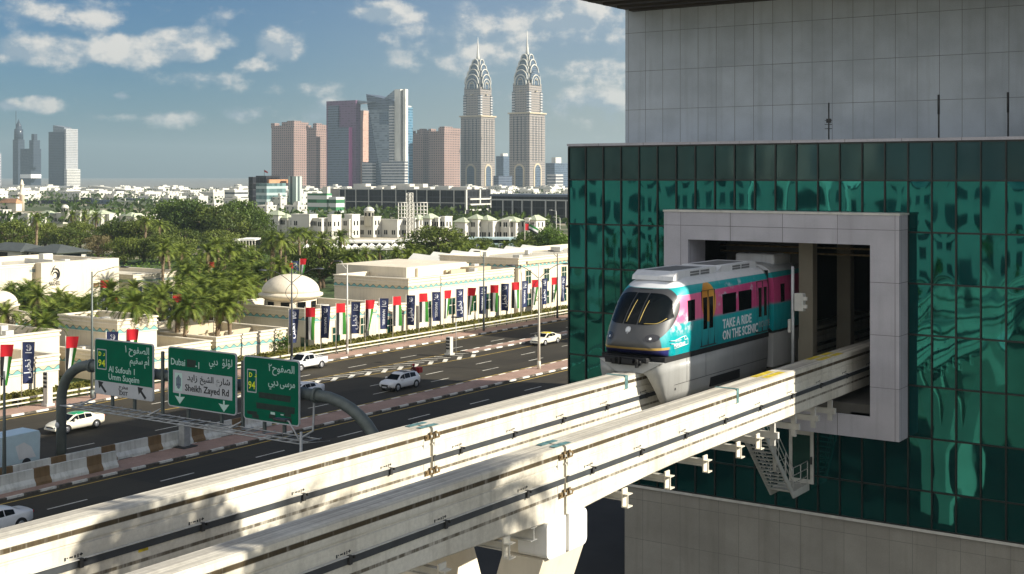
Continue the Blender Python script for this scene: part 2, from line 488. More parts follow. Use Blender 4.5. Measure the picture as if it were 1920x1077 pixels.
M['hedge'] = foliage('hedge_leaves', (0.05, 0.055, 0.008), (0.15, 0.14, 0.025), 1.2)
M['bark'] = pm('tree_bark', (0.13, 0.095, 0.06), 0.9, 0.3, 3, bump=0.4)
M['palm_bark'] = pm('palm_bark', (0.20, 0.145, 0.09), 0.9, 0.35, 5, bump=0.5)

# ------------------------------------------------------------------ ground, roads, pavements
def asphalt():
    m, nt, b = nodes('worn_asphalt'); g = G(nt); v = g.obj()
    n = g.noise(v, 0.06, 6, 0.6)
    st = g.noise(g.scale(v, (0.9, 0.03, 1)), 1.0, 4)
    c = g.mix(g.ramp(n, 0.3, 0.7), (0.032, 0.028, 0.020), (0.048, 0.042, 0.030))
    c = g.mix(g.m('MULTIPLY', g.ramp(st, 0.5, 0.7), 0.35), c, (0.024, 0.021, 0.017))
    bk = g.N.new('ShaderNodeTexBrick'); g.L.new(g.scale(v, (0.028, 0.012, 1)), bk.inputs['Vector'])
    bk.inputs['Scale'].default_value = 5.0; bk.inputs['Mortar Size'].default_value = 0.0
    bk.inputs['Color1'].default_value = (0.82, 0.82, 0.82, 1); bk.inputs['Color2'].default_value = (1.16, 1.15, 1.12, 1)
    c = g.mix(1.0, c, bk.outputs['Color'], 'MULTIPLY')
    ol = g.noise(v, 0.9, 5, 0.7)
    c = g.mix(g.m('MULTIPLY', g.ramp(ol, 0.60, 0.72), 0.5), c, (0.020, 0.018, 0.015))
    gr = g.noise(v, 22, 2)
    k = g.ramp(gr, 0.3, 0.7, 0.85, 1.12)
    c = g.mix(1.0, c, g.vec(k, k, k), 'MULTIPLY')
    g.put(b.inputs['Base Color'], c); b.inputs['Roughness'].default_value = 0.85
    b.inputs['Specular IOR Level'].default_value = 0.25
    g.put(b.inputs['Normal'], g.bump(gr, 0.25, 0.01))
    return m
M['asphalt'] = asphalt()
def pavers():
    m, nt, b = nodes('red_block_pavers'); g = G(nt); v = g.obj()
    br = g.N.new('ShaderNodeTexBrick'); g.L.new(v, br.inputs['Vector'])
    br.inputs['Scale'].default_value = 1.6
    br.inputs['Color1'].default_value = (0.33, 0.205, 0.155, 1); br.inputs['Color2'].default_value = (0.38, 0.25, 0.19, 1)
    br.inputs['Mortar'].default_value = (0.24, 0.17, 0.13, 1); br.inputs['Mortar Size'].default_value = 0.012
    n = g.noise(v, 0.25, 5)
    k = g.ramp(n, 0.3, 0.7, 0.8, 1.1)
    g.put(b.inputs['Base Color'], g.mix(1.0, br.outputs['Color'], g.vec(k, k, k), 'MULTIPLY'))
    b.inputs['Roughness'].default_value = 0.9
    return m
M['pavers'] = pavers()
def kerb_mat():
    m, nt, b = nodes('black_and_white_kerb_paint'); g = G(nt); v = g.obj()
    y = g.xyz(v)[1]
    f = g.m('FRACT', g.m('MULTIPLY', y, 0.4))
    n = g.noise(v, 3, 4)
    wht = g.mix(g.ramp(n, 0.5, 0.75), (0.72, 0.70, 0.62), (0.42, 0.39, 0.33))
    drk = g.mix(g.ramp(n, 0.4, 0.75), (0.07, 0.06, 0.045), (0.22, 0.18, 0.13))
    g.put(b.inputs['Base Color'], g.mix(g.ramp(f, 0.49, 0.51), wht, drk)); b.inputs['Roughness'].default_value = 0.8
    return m
M['kerb'] = kerb_mat()
M['line_white'] = pm('worn_white_road_paint', (0.66, 0.63, 0.54), 0.8, 0.3, 1.2)
M['line_yellow'] = pm('worn_yellow_road_paint', (0.52, 0.36, 0.08), 0.8, 0.3, 1.2)
def ground_mat():
    m, nt, b = nodes('city_ground'); g = G(nt); v = g.obj(); p = g.xyz(v)
    n = g.noise(v, 0.012, 6, 0.6); n2 = g.noise(v, 0.3, 4)
    r = g.m('SQRT', g.m('ADD', g.m('MULTIPLY', p[0], p[0]), g.m('MULTIPLY', p[1], p[1])))
    c = g.mix(g.ramp(n, 0.42, 0.56), (0.30, 0.26, 0.18), (0.055, 0.075, 0.02))
    c = g.mix(g.ramp(r, 1200, 1900), c, (0.20, 0.205, 0.19))       # bare plain beyond the town, greyed to stand in for haze
    k = g.ramp(n2, 0.3, 0.7, 0.75, 1.15)
    g.put(b.inputs['Base Color'], g.mix(1.0, c, g.vec(k, k, k), 'MULTIPLY')); b.inputs['Roughness'].default_value = 0.95
    return m
M['ground'] = ground_mat()
M['lawn'] = pm('watered_lawn', (0.05, 0.085, 0.018), 0.95, 0.5, 0.12)
M['station_paving'] = pm('grey_paving', (0.030, 0.029, 0.027), 0.9, 0.2, 0.3)

gm = MB()
gm.quad((-9000, -9000, 0), (9000, -9000, 0), (9000, 9000, 0), (-9000, 9000, 0))
structure(gm, 'ground', M['ground'])
structure(MB().box(-98.95, -89.0, -120, 420, -0.3, 0.004).box(-89.0, -77.0, -120, 420, -0.3, 0.0041).box(-73.8, -58, -120, 420, -0.3, 0.0042), 'road', M['asphalt'])
structure(MB().box(-57.9, 60, 6, 240, -0.3, 0.006), 'station_forecourt', M['station_paving'])
def strip(x0, x1, y0, y1, name='pavement'):
    structure(MB().box(x0 + 0.2, x1 - 0.2, y0, y1, -0.2, 0.135), name, M['pavers'])
strip(-102.2, -98.95, -120, 420)
strip(-77.0, -73.8, -60, 420, 'median_pavement')
strip(-91.2, -89.4, 122.5, 165, 'splitter_pavement')
kb = MB()
for x, y0, y1 in ((-99.15, -120, 420), (-77.0, -60, 420), (-74.0, -60, 420), (-91.2, 122.5, 165), (-89.6, 122.5, 165), (-58.1, -60, 420)):
    kb.box(x, x + 0.2, y0, y1, -0.2, 0.15)
kb.box(-91.0, -89.6, 122.3, 122.5, -0.2, 0.15)
structure(kb, 'kerb', M['kerb'])
ln = MB()
def dashes(x, y0, y1, per, ln_=2.4, ph=0.0, w=0.16):
    y = y0 + ph
    while y < y1:
        ln.quad((x - w / 2, y, 0.012), (x + w / 2, y, 0.012), (x + w / 2, y + ln_, 0.012), (x - w / 2, y + ln_, 0.012)); y += per
dashes(-93.8, 40, 300, 9.0, 3.0, 2.5)
dashes(-83.8, 30, 300, 9.0, 3.0, 4.5)
dashes(-80.4, 30, 300, 9.0, 3.0, 1.0)
dashes(-69.6, 20, 300, 9.0, 3.0, 3.0)
dashes(-66.0, 20, 300, 9.0, 3.0, 6.0)
yl = MB()
def line(x0, y0, x1, y1, w=0.16, mb=yl, z=0.012):
    d = Vector((x1 - x0, y1 - y0, 0)).normalized(); n = Vector((-d.y, d.x, 0)) * w / 2
    a, b = Vector((x0, y0, z)), Vector((x1, y1, z))
    mb.quad(a + n, a - n, b - n, b + n)
line(-98.2, -60, -98.2, 300)
line(-77.6, -60, -77.6, 300); line(-73.1, -60, -73.1, 300)
line(-91.5, 84, -91.5, 300, 0.14); line(-90.6, 76, -87.2, 121, 0.14); line(-87.2, 121, -87.2, 300, 0.14)
structure(yl, 'yellow_road_line', M['line_yellow'])
for k in range(15):                       # chevron bars of the splitter
    y = 85.5 + k * 2.45
    xr = -90.6 + (y - 76) / 45 * 3.4
    xm = (-91.4 + xr) / 2
    line(xr - 0.1, y, xr - min(1.3, (xr + 91.3) * 0.6), y + 1.9, 0.5, ln, 0.013)
    line(-91.3, y + 0.2, min(xr - 0.9, -91.3 + 2.0), y + 3.2, 0.22, ln, 0.0135)
structure(ln, 'white_road_line', M['line_white'])
structure(MB().box(-260, -104.2, -60, 330, -0.3, 0.02), 'garden_ground', M['lawn'])

# ------------------------------------------------------------------ the station building
def panels(name, col, pw, ph, ox, oz, gap=0.012, dark=(0.10, 0.095, 0.09), var=0.13, rough=0.75):
    m, nt, b = nodes(name); g = G(nt)
    v = g.obj(); p = g.xyz(v)
    nrm = g.xyz(g.N.new('ShaderNodeNewGeometry').outputs['Normal'])
    isx = g.m('GREATER_THAN', g.m('ABSOLUTE', nrm[0]), 0.5)
    hx = g.m('ADD', g.m('MULTIPLY', p[1], isx), g.m('MULTIPLY', p[0], g.m('SUBTRACT', 1.0, isx)))
    u = g.m('DIVIDE', g.m('SUBTRACT', hx, ox), pw); w = g.m('DIVIDE', g.m('SUBTRACT', p[2], oz), ph)
    fu, fw = g.m('FRACT', u), g.m('FRACT', w)
    lu = g.m('ADD', g.m('LESS_THAN', fu, gap / pw), g.m('GREATER_THAN', fu, 1 - gap / pw))
    lw = g.m('ADD', g.m('LESS_THAN', fw, gap / ph), g.m('GREATER_THAN', fw, 1 - gap / ph))
    ln_ = g.m('MINIMUM', g.m('ADD', lu, lw), 1.0)
    wn = g.N.new('ShaderNodeTexWhiteNoise'); g.L.new(g.vec(g.m('FLOOR', u), g.m('FLOOR', w), 0.0), wn.inputs['Vector'])
    n = g.noise(v, 0.5, 5); fine = g.noise(v, 28, 3, 0.7)
    k = g.m('ADD', g.ramp(n, 0.3, 0.7, 1 - var, 1 + var * 0.5), g.m('MULTIPLY', g.m('SUBTRACT', wn.outputs['Value'], 0.5), var * 0.7))
    k = g.m('MULTIPLY', k, g.ramp(fine, 0.3, 0.7, 0.90, 1.08))
    st = g.noise(g.scale(v, (1.6, 1.6, 0.10)), 1.5, 5)
    c = g.mix(1.0, (*col, 1), g.vec(k, k, k), 'MULTIPLY')
    c = g.mix(g.m('MULTIPLY', g.ramp(st, 0.5, 0.75), 0.25), c, (col[0] * 0.5, col[1] * 0.49, col[2] * 0.46))
    c = g.mix(g.m('MULTIPLY', ln_, g.ramp(n, 0.3, 0.7, 0.55, 0.95)), c, dark)
    g.put(b.inputs['Base Color'], c); b.inputs['Roughness'].default_value = rough; b.inputs['Specular IOR Level'].default_value = 0.3
    return m
M['panel_grey'] = panels('speckled_grey_cladding', (0.47, 0.525, 0.575), 1.05, 2.1, 0.0, 0.0)
M['panel_base'] = panels('warm_grey_cladding', (0.29, 0.275, 0.235), 1.05, 2.0, 0.0, 4.55, 0.009)
M['panel_frame'] = panels('pale_aluminium_cladding', (0.44, 0.43, 0.46), 2.62, 2.33, 0.30, -0.02, 0.014)

def facade_glass():
    m, nt, b = nodes('green_mirror_glass'); g = G(nt)
    v = g.obj()
    n = g.noise(v, 0.8, 3)
    c = g.mix(n, (0.006, 0.070, 0.066), (0.012, 0.128, 0.120))
    g.put(b.inputs['Base Color'], c)
    b.inputs['Metallic'].default_value = 0.86; b.inputs['Roughness'].default_value = 0.03
    w = g.noise(g.scale(v, (1.0, 1.0, 0.5)), 0.9, 1, 0.4, 0.3)
    g.put(b.inputs['Normal'], g.bump(w, 0.06, 0.10))
    return m
M['facade_glass'] = facade_glass()
M['spandrel'] = pm('dark_spandrel_glass', (0.008, 0.044, 0.046), 0.10, 0.25, 0.3, metal=0.45, spec=0.5)

YF = 57.3
st = thing('station_building', 'station building of green mirror glass and grey panels with the monorail portal', 'building', (-21, YF, 0))
WP = 1.05
ROWS = [22.51, 20.79, 18.48, 16.19, 13.91, 11.64, 9.35, 7.0, 5.33]
FX0, FX1, FZ0, FZ1 = -29.25, -17.68, 9.3, 19.25          # portal frame, outer edge
XL, NC = -35.53, 23
gl = MB(); mu = MB()
rg = random.Random(5)
for k in range(NC):
    x0, x1 = XL + WP * k, XL + WP * (k + 1)
    for r in range(len(ROWS) - 1):
        z1, z0 = ROWS[r], ROWS[r + 1]
        xm, zm = (x0 + x1) / 2, (z0 + z1) / 2
        if FX0 < xm < FX1 and FZ0 < zm < FZ1: continue
        tx, tz, bu = rg.gauss(0, 0.0055), rg.gauss(0, 0.0055), rg.choice((-1, 1)) * rg.uniform(0.0008, 0.0038)
        def pane(u, w, x0=x0, x1=x1, z0=z0, z1=z1, tx=tx, tz=tz, bu=bu):
            a, c = u * 2 - 1, w * 2 - 1
            return (x0 + (x1 - x0) * u, YF + tx * a + tz * c * 1.5 - bu * (1 - a * a) * (1 - c ** 4) * 2.2, z0 + (z1 - z0) * w)
        gl.grid(pane, 8, 10, 1 if r == 0 else 0)
gl.build('glass_facade', [M['facade_glass'], M['spandrel']], st, (-35.53, YF, 5.33))
# mullions and transoms stand proud of the panes
segs = lambda x: ((5.33, FZ0), (FZ1, 22.51)) if FX0 < x < FX1 else ((5.33, 22.51),)
for k in range(NC + 1):
    x = XL + WP * k
    for a, b in segs(x): mu.box(x - 0.032, x + 0.032, YF - 0.07, YF + 0.05, a, b)
for z in ROWS:
    rng = ((XL, FX0), (FX1, XL + WP * NC)) if FZ0 < z < FZ1 else ((XL, XL + WP * NC),)
    for a, b in rng: mu.box(a, b, YF - 0.066, YF + 0.048, z - 0.035, z + 0.035)
mu.build('mullion_grid', M['tar'], st, (-35.53, YF, 5.33))
XR = XL + WP * NC                                        # right corner of the glass block
MB().box(XL - 0.05, XR, YF - 0.12, YF + 4.0, 22.55, 22.68).build('parapet_cap', M['panel_frame'], st)
MB().box(XL, XL + 0.3, YF + 0.06, 123, 5.33, 22.5).build('side_wall', M['panel_grey'], st)
MB().box(XL + 0.3, XR, YF + 0.1, 123, 5.0, 5.32).build('underside_slab', M['interior'], st)
MB().box(-32.2, XR, YF + 0.03, YF + 0.4, -0.1, 5.30).box(-32.2, -31.8, YF + 0.4, 123, -0.1, 5.0).build('base_wall', M['panel_base'], st, (-32.2, YF, 0))
MB().box(-32.3, XR, YF - 0.10, YF + 0.03, 5.18, 5.302).build('base_ledge', M['steel_light'], st)
MB().box(-34.5, -4.1, 61.5, 62.0, 22.4, 30.1).box(-34.5, -34.0, 62.0, 123, 22.4, 30.1).box(-34.0, -4.1, 122.5, 123, 0, 30.1).build('upper_wall', M['panel_grey'], st, (-34.3, 61.5, 22.5))
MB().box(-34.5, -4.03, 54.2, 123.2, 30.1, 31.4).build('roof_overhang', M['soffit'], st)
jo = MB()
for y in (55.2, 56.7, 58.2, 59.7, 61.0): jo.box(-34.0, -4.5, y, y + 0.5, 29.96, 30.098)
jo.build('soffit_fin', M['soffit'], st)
MB().box(XL + 0.3, XR, 61.0, 123, 22.3, 22.5).build('terrace_slab', M['roofdeck'], st)
MB().box(-11.4, -4.03, 56.43, 62, 0, 30.08).box(-4.6, -4.035, 62, 123, 0, 30.08).build('shading_wing', M['panel_grey'], st, (-4.03, 57, 0))  # unseen full height end volume added to shade the track near the portal
MB().box(-72, -52, 149, 172, 0, 17.5).build('shading_block', M['panel_grey'], st, (-72, 153, 0))  # unseen block added to throw shade on the road around the taxi
# portal frame: a rectangular collar standing 1.3 m out from the glass
IX0, IX1, IZ0, IZ1 = -27.95, -18.98, 10.28, 17.92
fr = MB()
Y0 = 56.0
fr.box(FX0, IX0, Y0, YF + 0.6, FZ0, FZ1).box(IX1, FX1, Y0, YF + 0.6, FZ0, FZ1)
fr.box(IX0, IX1, Y0, YF + 0.6, IZ1, FZ1).box(IX0, IX1, Y0, YF + 0.6, FZ0, IZ0)
fr.build('portal_frame', M['panel_frame'], st, (-23.4, Y0, FZ0))
MB().box(FX0 - 0.04, FX1 + 0.04, Y0 - 0.04, YF + 0.3, FZ1 + 0.002, FZ1 + 0.09).build('portal_cap', M['steel_light'], st)
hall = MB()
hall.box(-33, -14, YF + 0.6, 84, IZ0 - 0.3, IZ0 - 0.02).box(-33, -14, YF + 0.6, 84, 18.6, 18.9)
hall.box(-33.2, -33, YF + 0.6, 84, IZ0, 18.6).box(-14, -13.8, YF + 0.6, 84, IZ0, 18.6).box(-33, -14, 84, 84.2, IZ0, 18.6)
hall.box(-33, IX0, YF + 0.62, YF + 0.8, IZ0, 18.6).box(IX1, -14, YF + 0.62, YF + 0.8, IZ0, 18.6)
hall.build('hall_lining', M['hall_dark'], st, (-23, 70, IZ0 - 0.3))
for i, (x, y) in enumerate(((-23.0, 58.9), (-22.9, 63.8), (-22.9, 69.5), (-22.9, 75.5))):
    MB().rbox(x - 0.36, x + 0.36, y - 0.3, y + 0.3, IZ0 - 0.02, 18.6, 0.04).box(x - 0.375, x + 0.2, y - 0.31, y, IZ0, IZ0 + 2.9).build('hall_column', M['column'], st)
MB().box(-28.9, -28.35, YF + 0.7, YF + 1.3, IZ0, 18.6).build('hall_column', M['column'], st)
MB().box(-28.0, -23.4, 60.5, 60.7, 16.6, 18.55).build('hall_bulkhead', M['interior'], st)
pp = MB()
for x, z in ((-22.4, 17.5), (-21.2, 17.2)): pp.tube([(-28, 60 + x * 0.01, z), (-14.2, 60, z)], 0.05, 6)
pp.build('hall_pipe', M['rust'], st)
MB().box(-23.2, -19.0, 56.1, 70, IZ0 + 0.001, IZ0 + 0.5).box(-19.9, -18.99, 56.1, 59, IZ0 + 0.001, IZ0 + 0.12).build('track_plinth', M['interior'], st)
# door in the glass and the escape stair that climbs to the track
dr = MB(); dx0, dx1, dz0, dz1 = -23.25, -22.05, 6.62, 9.06
dr.box(dx0, dx0 + 0.16, YF - 0.16, YF - 0.08, dz0, dz1).box(dx1 - 0.16, dx1, YF - 0.16, YF - 0.08, dz0, dz1).box(dx0 + 0.16, dx1 - 0.16, YF - 0.16, YF - 0.08, dz1 - 0.18, dz1).box(dx0 + 0.16, dx1 - 0.16, YF - 0.16, YF - 0.08, dz0, dz0 + 0.2)
door = dr.build('escape_door', M['steel_light'], st)
MB().box(dx0 + 0.16, dx1 - 0.16, YF - 0.13, YF - 0.09, dz0 + 0.2, dz1 - 0.18).build('door_glass', M['glass_green'], door)
MB().box(dx1 - 0.13, dx1 - 0.06, YF - 0.22, YF - 0.16, 7.55, 7.9).build('door_handle', M['black'], door)
ss = thing('escape_stair', 'pale steel escape stair hanging beside the near beam, dropping to a glass door', 'stair', (-22.85, 55.3, 6.5))
XA, XB = -23.4, -22.3
LZ, TZ, YB, YT = 6.6, 10.1, 55.3, 51.9
sg = MB()
for x in (XA, XB):
    sg.add([(x - .03, YB, LZ - .28), (x + .03, YB, LZ - .28), (x + .03, YT, TZ - .28), (x - .03, YT, TZ - .28), (x - .03, YB, LZ + .05), (x + .03, YB, LZ + .05), (x + .03, YT, TZ + .05), (x - .03, YT, TZ + .05)],
           [(0, 1, 2, 3), (4, 7, 6, 5), (0, 4, 5, 1), (3, 2, 6, 7), (1, 5, 6, 2), (0, 3, 7, 4)])
    sg.box(x - .03, x + .03, YB, YF - 0.1, LZ - .28, LZ + .05)
sg.build('stringer', M['steel_light'], ss)
tr = MB()
NT = 17
for i in range(NT):
    t = (i + 0.5) / NT
    y, z = YB + (YT - YB) * t, LZ + (TZ - LZ) * t
    tr.box(XA + .03, XB - .03, y - 0.12, y + 0.12, z - 0.03, z)
tr.box(XA + .03, XB - .03, YB + 0.05, YF - 0.11, LZ - 0.04, LZ)
tr.build('tread', M['steel_light'], ss)
hr = MB()
for x in (XA, XB):
    for dz in (0.4, 0.75, 1.1):
        hr.tube([(x, YT, TZ + dz), (x, YB, LZ + dz), (x, YF - 0.25, LZ + dz)], 0.022, 6)
    for y in (YT, YT + 0.85, YT + 1.7, YT + 2.55):
        z = TZ + (LZ - TZ) * (y - YT) / (YB - YT); hr.tube([(x, y, z), (x, y, z + 1.1)], 0.022, 6)
    for y in (YB, YB + 0.9, YF - 0.25): hr.tube([(x, y, LZ), (x, y, LZ + 1.1)], 0.022, 6)
hr.build('handrail', M['steel_light'], ss)
MB().tube([(XB - 0.1, 53.4, 7.9), (XB - 0.1, 53.4, 11.2)], 0.09, 8).tube([(XA, 52.0, 10.0), (XA, 52.0, 11.2)], 0.05, 6).build('hanger_post', M['steel_light'], ss)
# roof aerials on the terrace
def aerial(x, y, h, head, label):
    t = thing('roof_aerial', label, 'aerial', (x, y, 22.52), 0, 'aerials on the glass roof edge')
    mb = MB().tube([(x, y, 22.52), (x, y, 22.52 + h)], 0.035, 6)
    mb.box(x - 0.12, x + 0.12, y - 0.12, y + 0.12, 22.52, 22.6)
    mb.build('mast', M['dark_metal'], t)
    hb = MB()
    if head:
        for dz in (0.75, 0.95, 1.15): hb.tube([(x - 0.2, y, 22.52 + dz), (x + 0.16, y, 22.52 + dz)], 0.016, 5)
        hb.box(x - 0.1, x + 0.1, y - 0.08, y + 0.08, 24.0 - 0.45, 24.0 - 0.25)
    else: hb.tube([(x, y, 22.52 + h - 0.9), (x, y, 22.52 + h)], 0.055, 6)
    hb.build('antenna_head', M['dark_metal'], t)
for px, h, hd, lab in ((1554, 2.0, True, 'short aerial with cross bars standing on the ledge above the portal'), (1760, 2.2, False, 'thin black whip aerial on the ledge between two other aerials'), (1890, 2.2, False, 'thin black whip aerial on the ledge by the picture edge')):
    x = 59.5 * kx(px); aerial(x, 59.5, h, hd, lab)

# ------------------------------------------------------------------ guideway beams
BT = 13.0
def beam_mat():
    m, nt, b = nodes('track_concrete'); g = G(nt)
    v = g.obj(); p = g.xyz(v)
    nrm = g.xyz(g.N.new('ShaderNodeNewGeometry').outputs['Normal'])
    top = g.m('GREATER_THAN', nrm[2], 0.5)
    n = g.noise(v, 0.35, 6, 0.6); fine = g.noise(v, 9, 4)
    c = g.mix(g.ramp(n, 0.35, 0.7), (0.66, 0.625, 0.53), (0.53, 0.49, 0.40))
    k = g.ramp(fine, 0.3, 0.7, 0.93, 1.05)
    c = g.mix(1.0, c, g.vec(k, k, k), 'MULTIPLY')
    drip = g.noise(g.scale(v, (3, 3.0, 0.25)), 1.0, 4)
    lng = g.noise(g.scale(v, (1, 0.06, 2.5)), 1.0, 5, 0.6)
    c = g.mix(g.m('MULTIPLY', g.ramp(lng, 0.50, 0.70), 0.40), c, (0.40, 0.37, 0.30))
    c = g.mix(g.m('MULTIPLY', g.ramp(drip, 0.48, 0.72), 0.42), c, (0.33, 0.30, 0.24))
    z = p[2]
    # rubber and rust worn by the guide wheels: two bands along the side
    stv = g.noise(g.scale(v, (1, 1.6, 0.4)), 1.0, 6, 0.7)
    stf = g.noise(g.scale(v, (1, 9.0, 0.3)), 1.0, 3, 0.6)
    stk = g.m('ADD', g.m('MULTIPLY', stv, 0.65), g.m('MULTIPLY', stf, 0.45))
    b1 = g.m('MULTIPLY', g.band(z, -0.325, -0.20, 0.014), g.ramp(stk, 0.34, 0.55, 0.45, 1.0))
    b2 = g.m('MULTIPLY', g.band(z, -1.435, -1.345, 0.012), g.ramp(stk, 0.36, 0.64, 0.25, 0.9))
    gm_ = g.m('MULTIPLY', g.m('MAXIMUM', b1, b2), g.m('SUBTRACT', 1.0, top))
    c = g.mix(gm_, c, g.mix(stf, (0.028, 0.020, 0.010), (0.085, 0.062, 0.030)))
    # tyre marks along the running surface
    xs = g.m('ABSOLUTE', p[0])
    tn = g.noise(g.scale(v, (7, 0.05, 1)), 1.0, 5, 0.6)
    tm = g.m('MULTIPLY', g.m('MULTIPLY', top, g.ramp(tn, 0.38, 0.60)), 0.62)
    c = g.mix(tm, c, (0.20, 0.185, 0.165))
    g.put(b.inputs['Base Color'], c); b.inputs['Roughness'].default_value = 0.75; b.inputs['Specular IOR Level'].default_value = 0.3
    g.put(b.inputs['Normal'], g.bump(fine, 0.08, 0.02))
    return m
M['beam'] = beam_mat()
JY = 32.2                                            # expansion joint over the pier
CLAMPS = [15.2, 18.9, 22.6, 26.3, 30.1, 33.7, 36.8, 40.0, 43.2, 46.4, 49.6, 52.8, 56.0, 59.2]
def beam(xc, y0, y1, label, hy):
    """One span: girder with a deepened end at hy, grooves, cable channel, clamps and joint fittings."""
    t = thing('guideway_beam', label, 'track beam', (xc, (y0 + y1) / 2, BT), 0, 'concrete beams carrying the monorail')
    hw = 0.45
    mb = MB()
    n = 24
    def depth(y):
        d = abs(y - hy); return 1.84 + 0.30 * max(0, 1 - d / 8.0) ** 1.6
    ys = [y0 + (y1 - y0) * i / n for i in range(n + 1)]
    rows = []
    for y in ys:
        d = depth(y)
        prof = [(-hw + .05, 0), (hw - .05, 0), (hw, -.05), (hw, -.50), (hw - .03, -.52), (hw - .03, -.56), (hw, -.58), (hw, -d + .04), (hw - .04, -d), (-hw + .04, -d), (-hw, -d + .04), (-hw, -.05)]
        rows.append([(xc + a, y, BT + b) for a, b in prof])
    m = len(rows[0])
    vs = [p for r in rows for p in r]
    fs = [(i * m + k, (i + 1) * m + k, (i + 1) * m + (k + 1) % m, i * m + (k + 1) % m) for i in range(n) for k in range(m)]
    fs += [tuple(range(m)), tuple(n * m + k for k in range(m))[::-1]]
    mb.add(vs, fs)
    mb.build('girder', M['beam'], t, (xc, (y0 + y1) / 2, BT))
    for sd in (1, -1):
        xs = xc + sd * hw
        MB().box(xs, xs + sd * 0.03, y0, y1, BT - 1.10, BT - 0.935).box(xs + sd * .002, xs + sd * 0.05, y0, y1, BT - 0.931, BT - 0.915).build('cable_channel', M['pole_dark'] if sd > 0 else M['dark_metal'], t)
        MB().box(xs + sd * .012, xs + sd * 0.075, y0 + .05, y1 - .05, BT - 0.912, BT - 0.892).build('power_rail', M['steel_light'], t)
    xs = xc + hw
    for y in CLAMPS:
        if not (y0 + 0.3 < y < y1 - 0.3): continue
        c = MB().box(xs, xs + 0.10, y - 0.05, y + 0.05, BT - 1.10, BT - 0.885).box(xs, xs + 0.13, y + 0.09, y + 0.13, BT - 0.97, BT - 0.90)
        c.build('rail_clamp', M['dark_metal'], t)
        s = MB()
        yb = y - 0.42
        for a, w, q0, q1 in ((0, .05, .79, .87), (.07, .03, .80, .83), (.14, .10, .80, .835), (.27, .05, .79, .85), (.36, .035, .775, .86), (.42, .09, .79, .82), (.45, .03, .77, .84)):
            s.box(xs + .001, xs + .004, yb + a, yb + a + w, BT - q1, BT - q0)
        s.build('stencil_mark', M['sign_black'], t)
    # joint fittings at the pier end
    sg = 1 if hy <= y0 + 1 else -1
    ye = y0 if sg > 0 else y1
    j = MB()
    for k in range(2):
        for x in (-.34, .12):
            a = ye + sg * (0.0 + k * 0.0); off = 0.12 * k
            j.box(xc + x + off * .5, xc + x + .2 + off * .5, ye - sg * .06, ye + sg * (.22 + .16 * k), BT + .002 + k * .012, BT + .013 + k * .012)
    j.build('joint_plate', M['teal_plate'], t)
    j = MB()
    for z in (-.27, -1.39):
        j.box(xs, xs + .05, ye - sg * .10, ye + sg * .30, BT + z - .10, BT + z + .06)
        j.box(xs + .05, xs + .085, ye + sg * .02, ye + sg * .12, BT + z - .06, BT + z + .14)
        j.box(xs + .05, xs + .085, ye + sg * .2, ye + sg * .27, BT + z - .03, BT + z + .03)
    j.build('joint_bracket', M['rust'], t)
    j = MB()
    for z in (-.27, -1.39):
        j.box(xs, xs + .012, ye + sg * .06, ye + sg * .36, BT + z + (-.36 if z > -1 else .06), BT + z + (-.10 if z > -1 else .32))
        j.box(xs + .085, xs + .12, ye + sg * .04, ye + sg * .10, BT + z - .02, BT + z + .05)
    j.build('joint_cover', M['steel_light'], t)
    # white end block of the span, sitting on the crosshead
    bx = MB(); prof = []
    w, hz0, hz1, r = hw + .03, -3.12, -2.02, .2
    for cx_, a0 in ((w - r, -90), (-(w - r), 180)):
        for q in range(5):
            an = R(a0 + 90 * q / 4); prof.append((xc + cx_ + r * math.cos(an), BT + hz0 + r + r * math.sin(an)))
    ya, yb2 = (ye + sg * .02, ye + sg * 1.05)
    q = lambda a, cy, cz: (cy + sg * r * math.cos(R(a)), cz + r * math.sin(R(a)))
    prof = [(ya, BT + hz0)] + [q(a, yb2 - sg * r, BT + hz0 + r) for a in range(-90, 1, 15)] + [q(a, yb2 - sg * r, BT + hz1 - r) for a in range(0, 91, 15)] + [(ya, BT + hz1)]
    bx.prism(prof if sg > 0 else prof[::-1], 'x', xc - w, xc + w + .05)
    bx.build('end_block', M['white'], t)
    return t
XN, XFB = -20.55, -25.55
beam(XN, -14, JY - 0.07, 'concrete track beam coming up from the bottom edge to the joint above the white block', JY)
b2 = beam(XN, JY + 0.07, 74, 'concrete track beam running from the pier joint into the empty portal bay', JY)
beam(XFB, -14, JY - 0.07, 'concrete track beam on the road side, running in from the bottom left corner', JY)
b4 = beam(XFB, JY + 0.07, 74, 'concrete track beam that the monorail train straddles', JY)
def ymark(t, xc, y0, y1, n=2):
    mb = MB()
    for k in range(n):
        x = xc - 0.38 + k * 0.42
        mb.box(x, x + 0.3, y0 + 0.1 * k, y1 + 0.1 * k, BT + .003, BT + .006)
    mb.build('yellow_marking', M['yellow_mark'], t)
ymark(b2, XN, 47.4, 49.2); ymark(b2, XN, 53.2, 54.6); ymark(b2, XN, 54.9, 56.0)
MB().box(XN - .452, XN + .452, 44.3, 44.5, BT + .002, BT + .012).box(XN + .45, XN + .462, 44.3, 44.5, BT - .52, BT + .012).build('cover_strip', M['teal_plate'], b2)
MB().box(XFB - .452, XFB + .452, 44.7, 44.95, BT + .002, BT + .012).box(XFB + .45, XFB + .462, 44.7, 44.95, BT - .52, BT + .012).build('cover_strip', M['teal_plate'], b4)
MB().box(XFB + .451, XFB + .456, 20.6, 20.9, BT - 1.18, BT - 1.08).build('yellow_marking', M['yellow_mark'], b4)
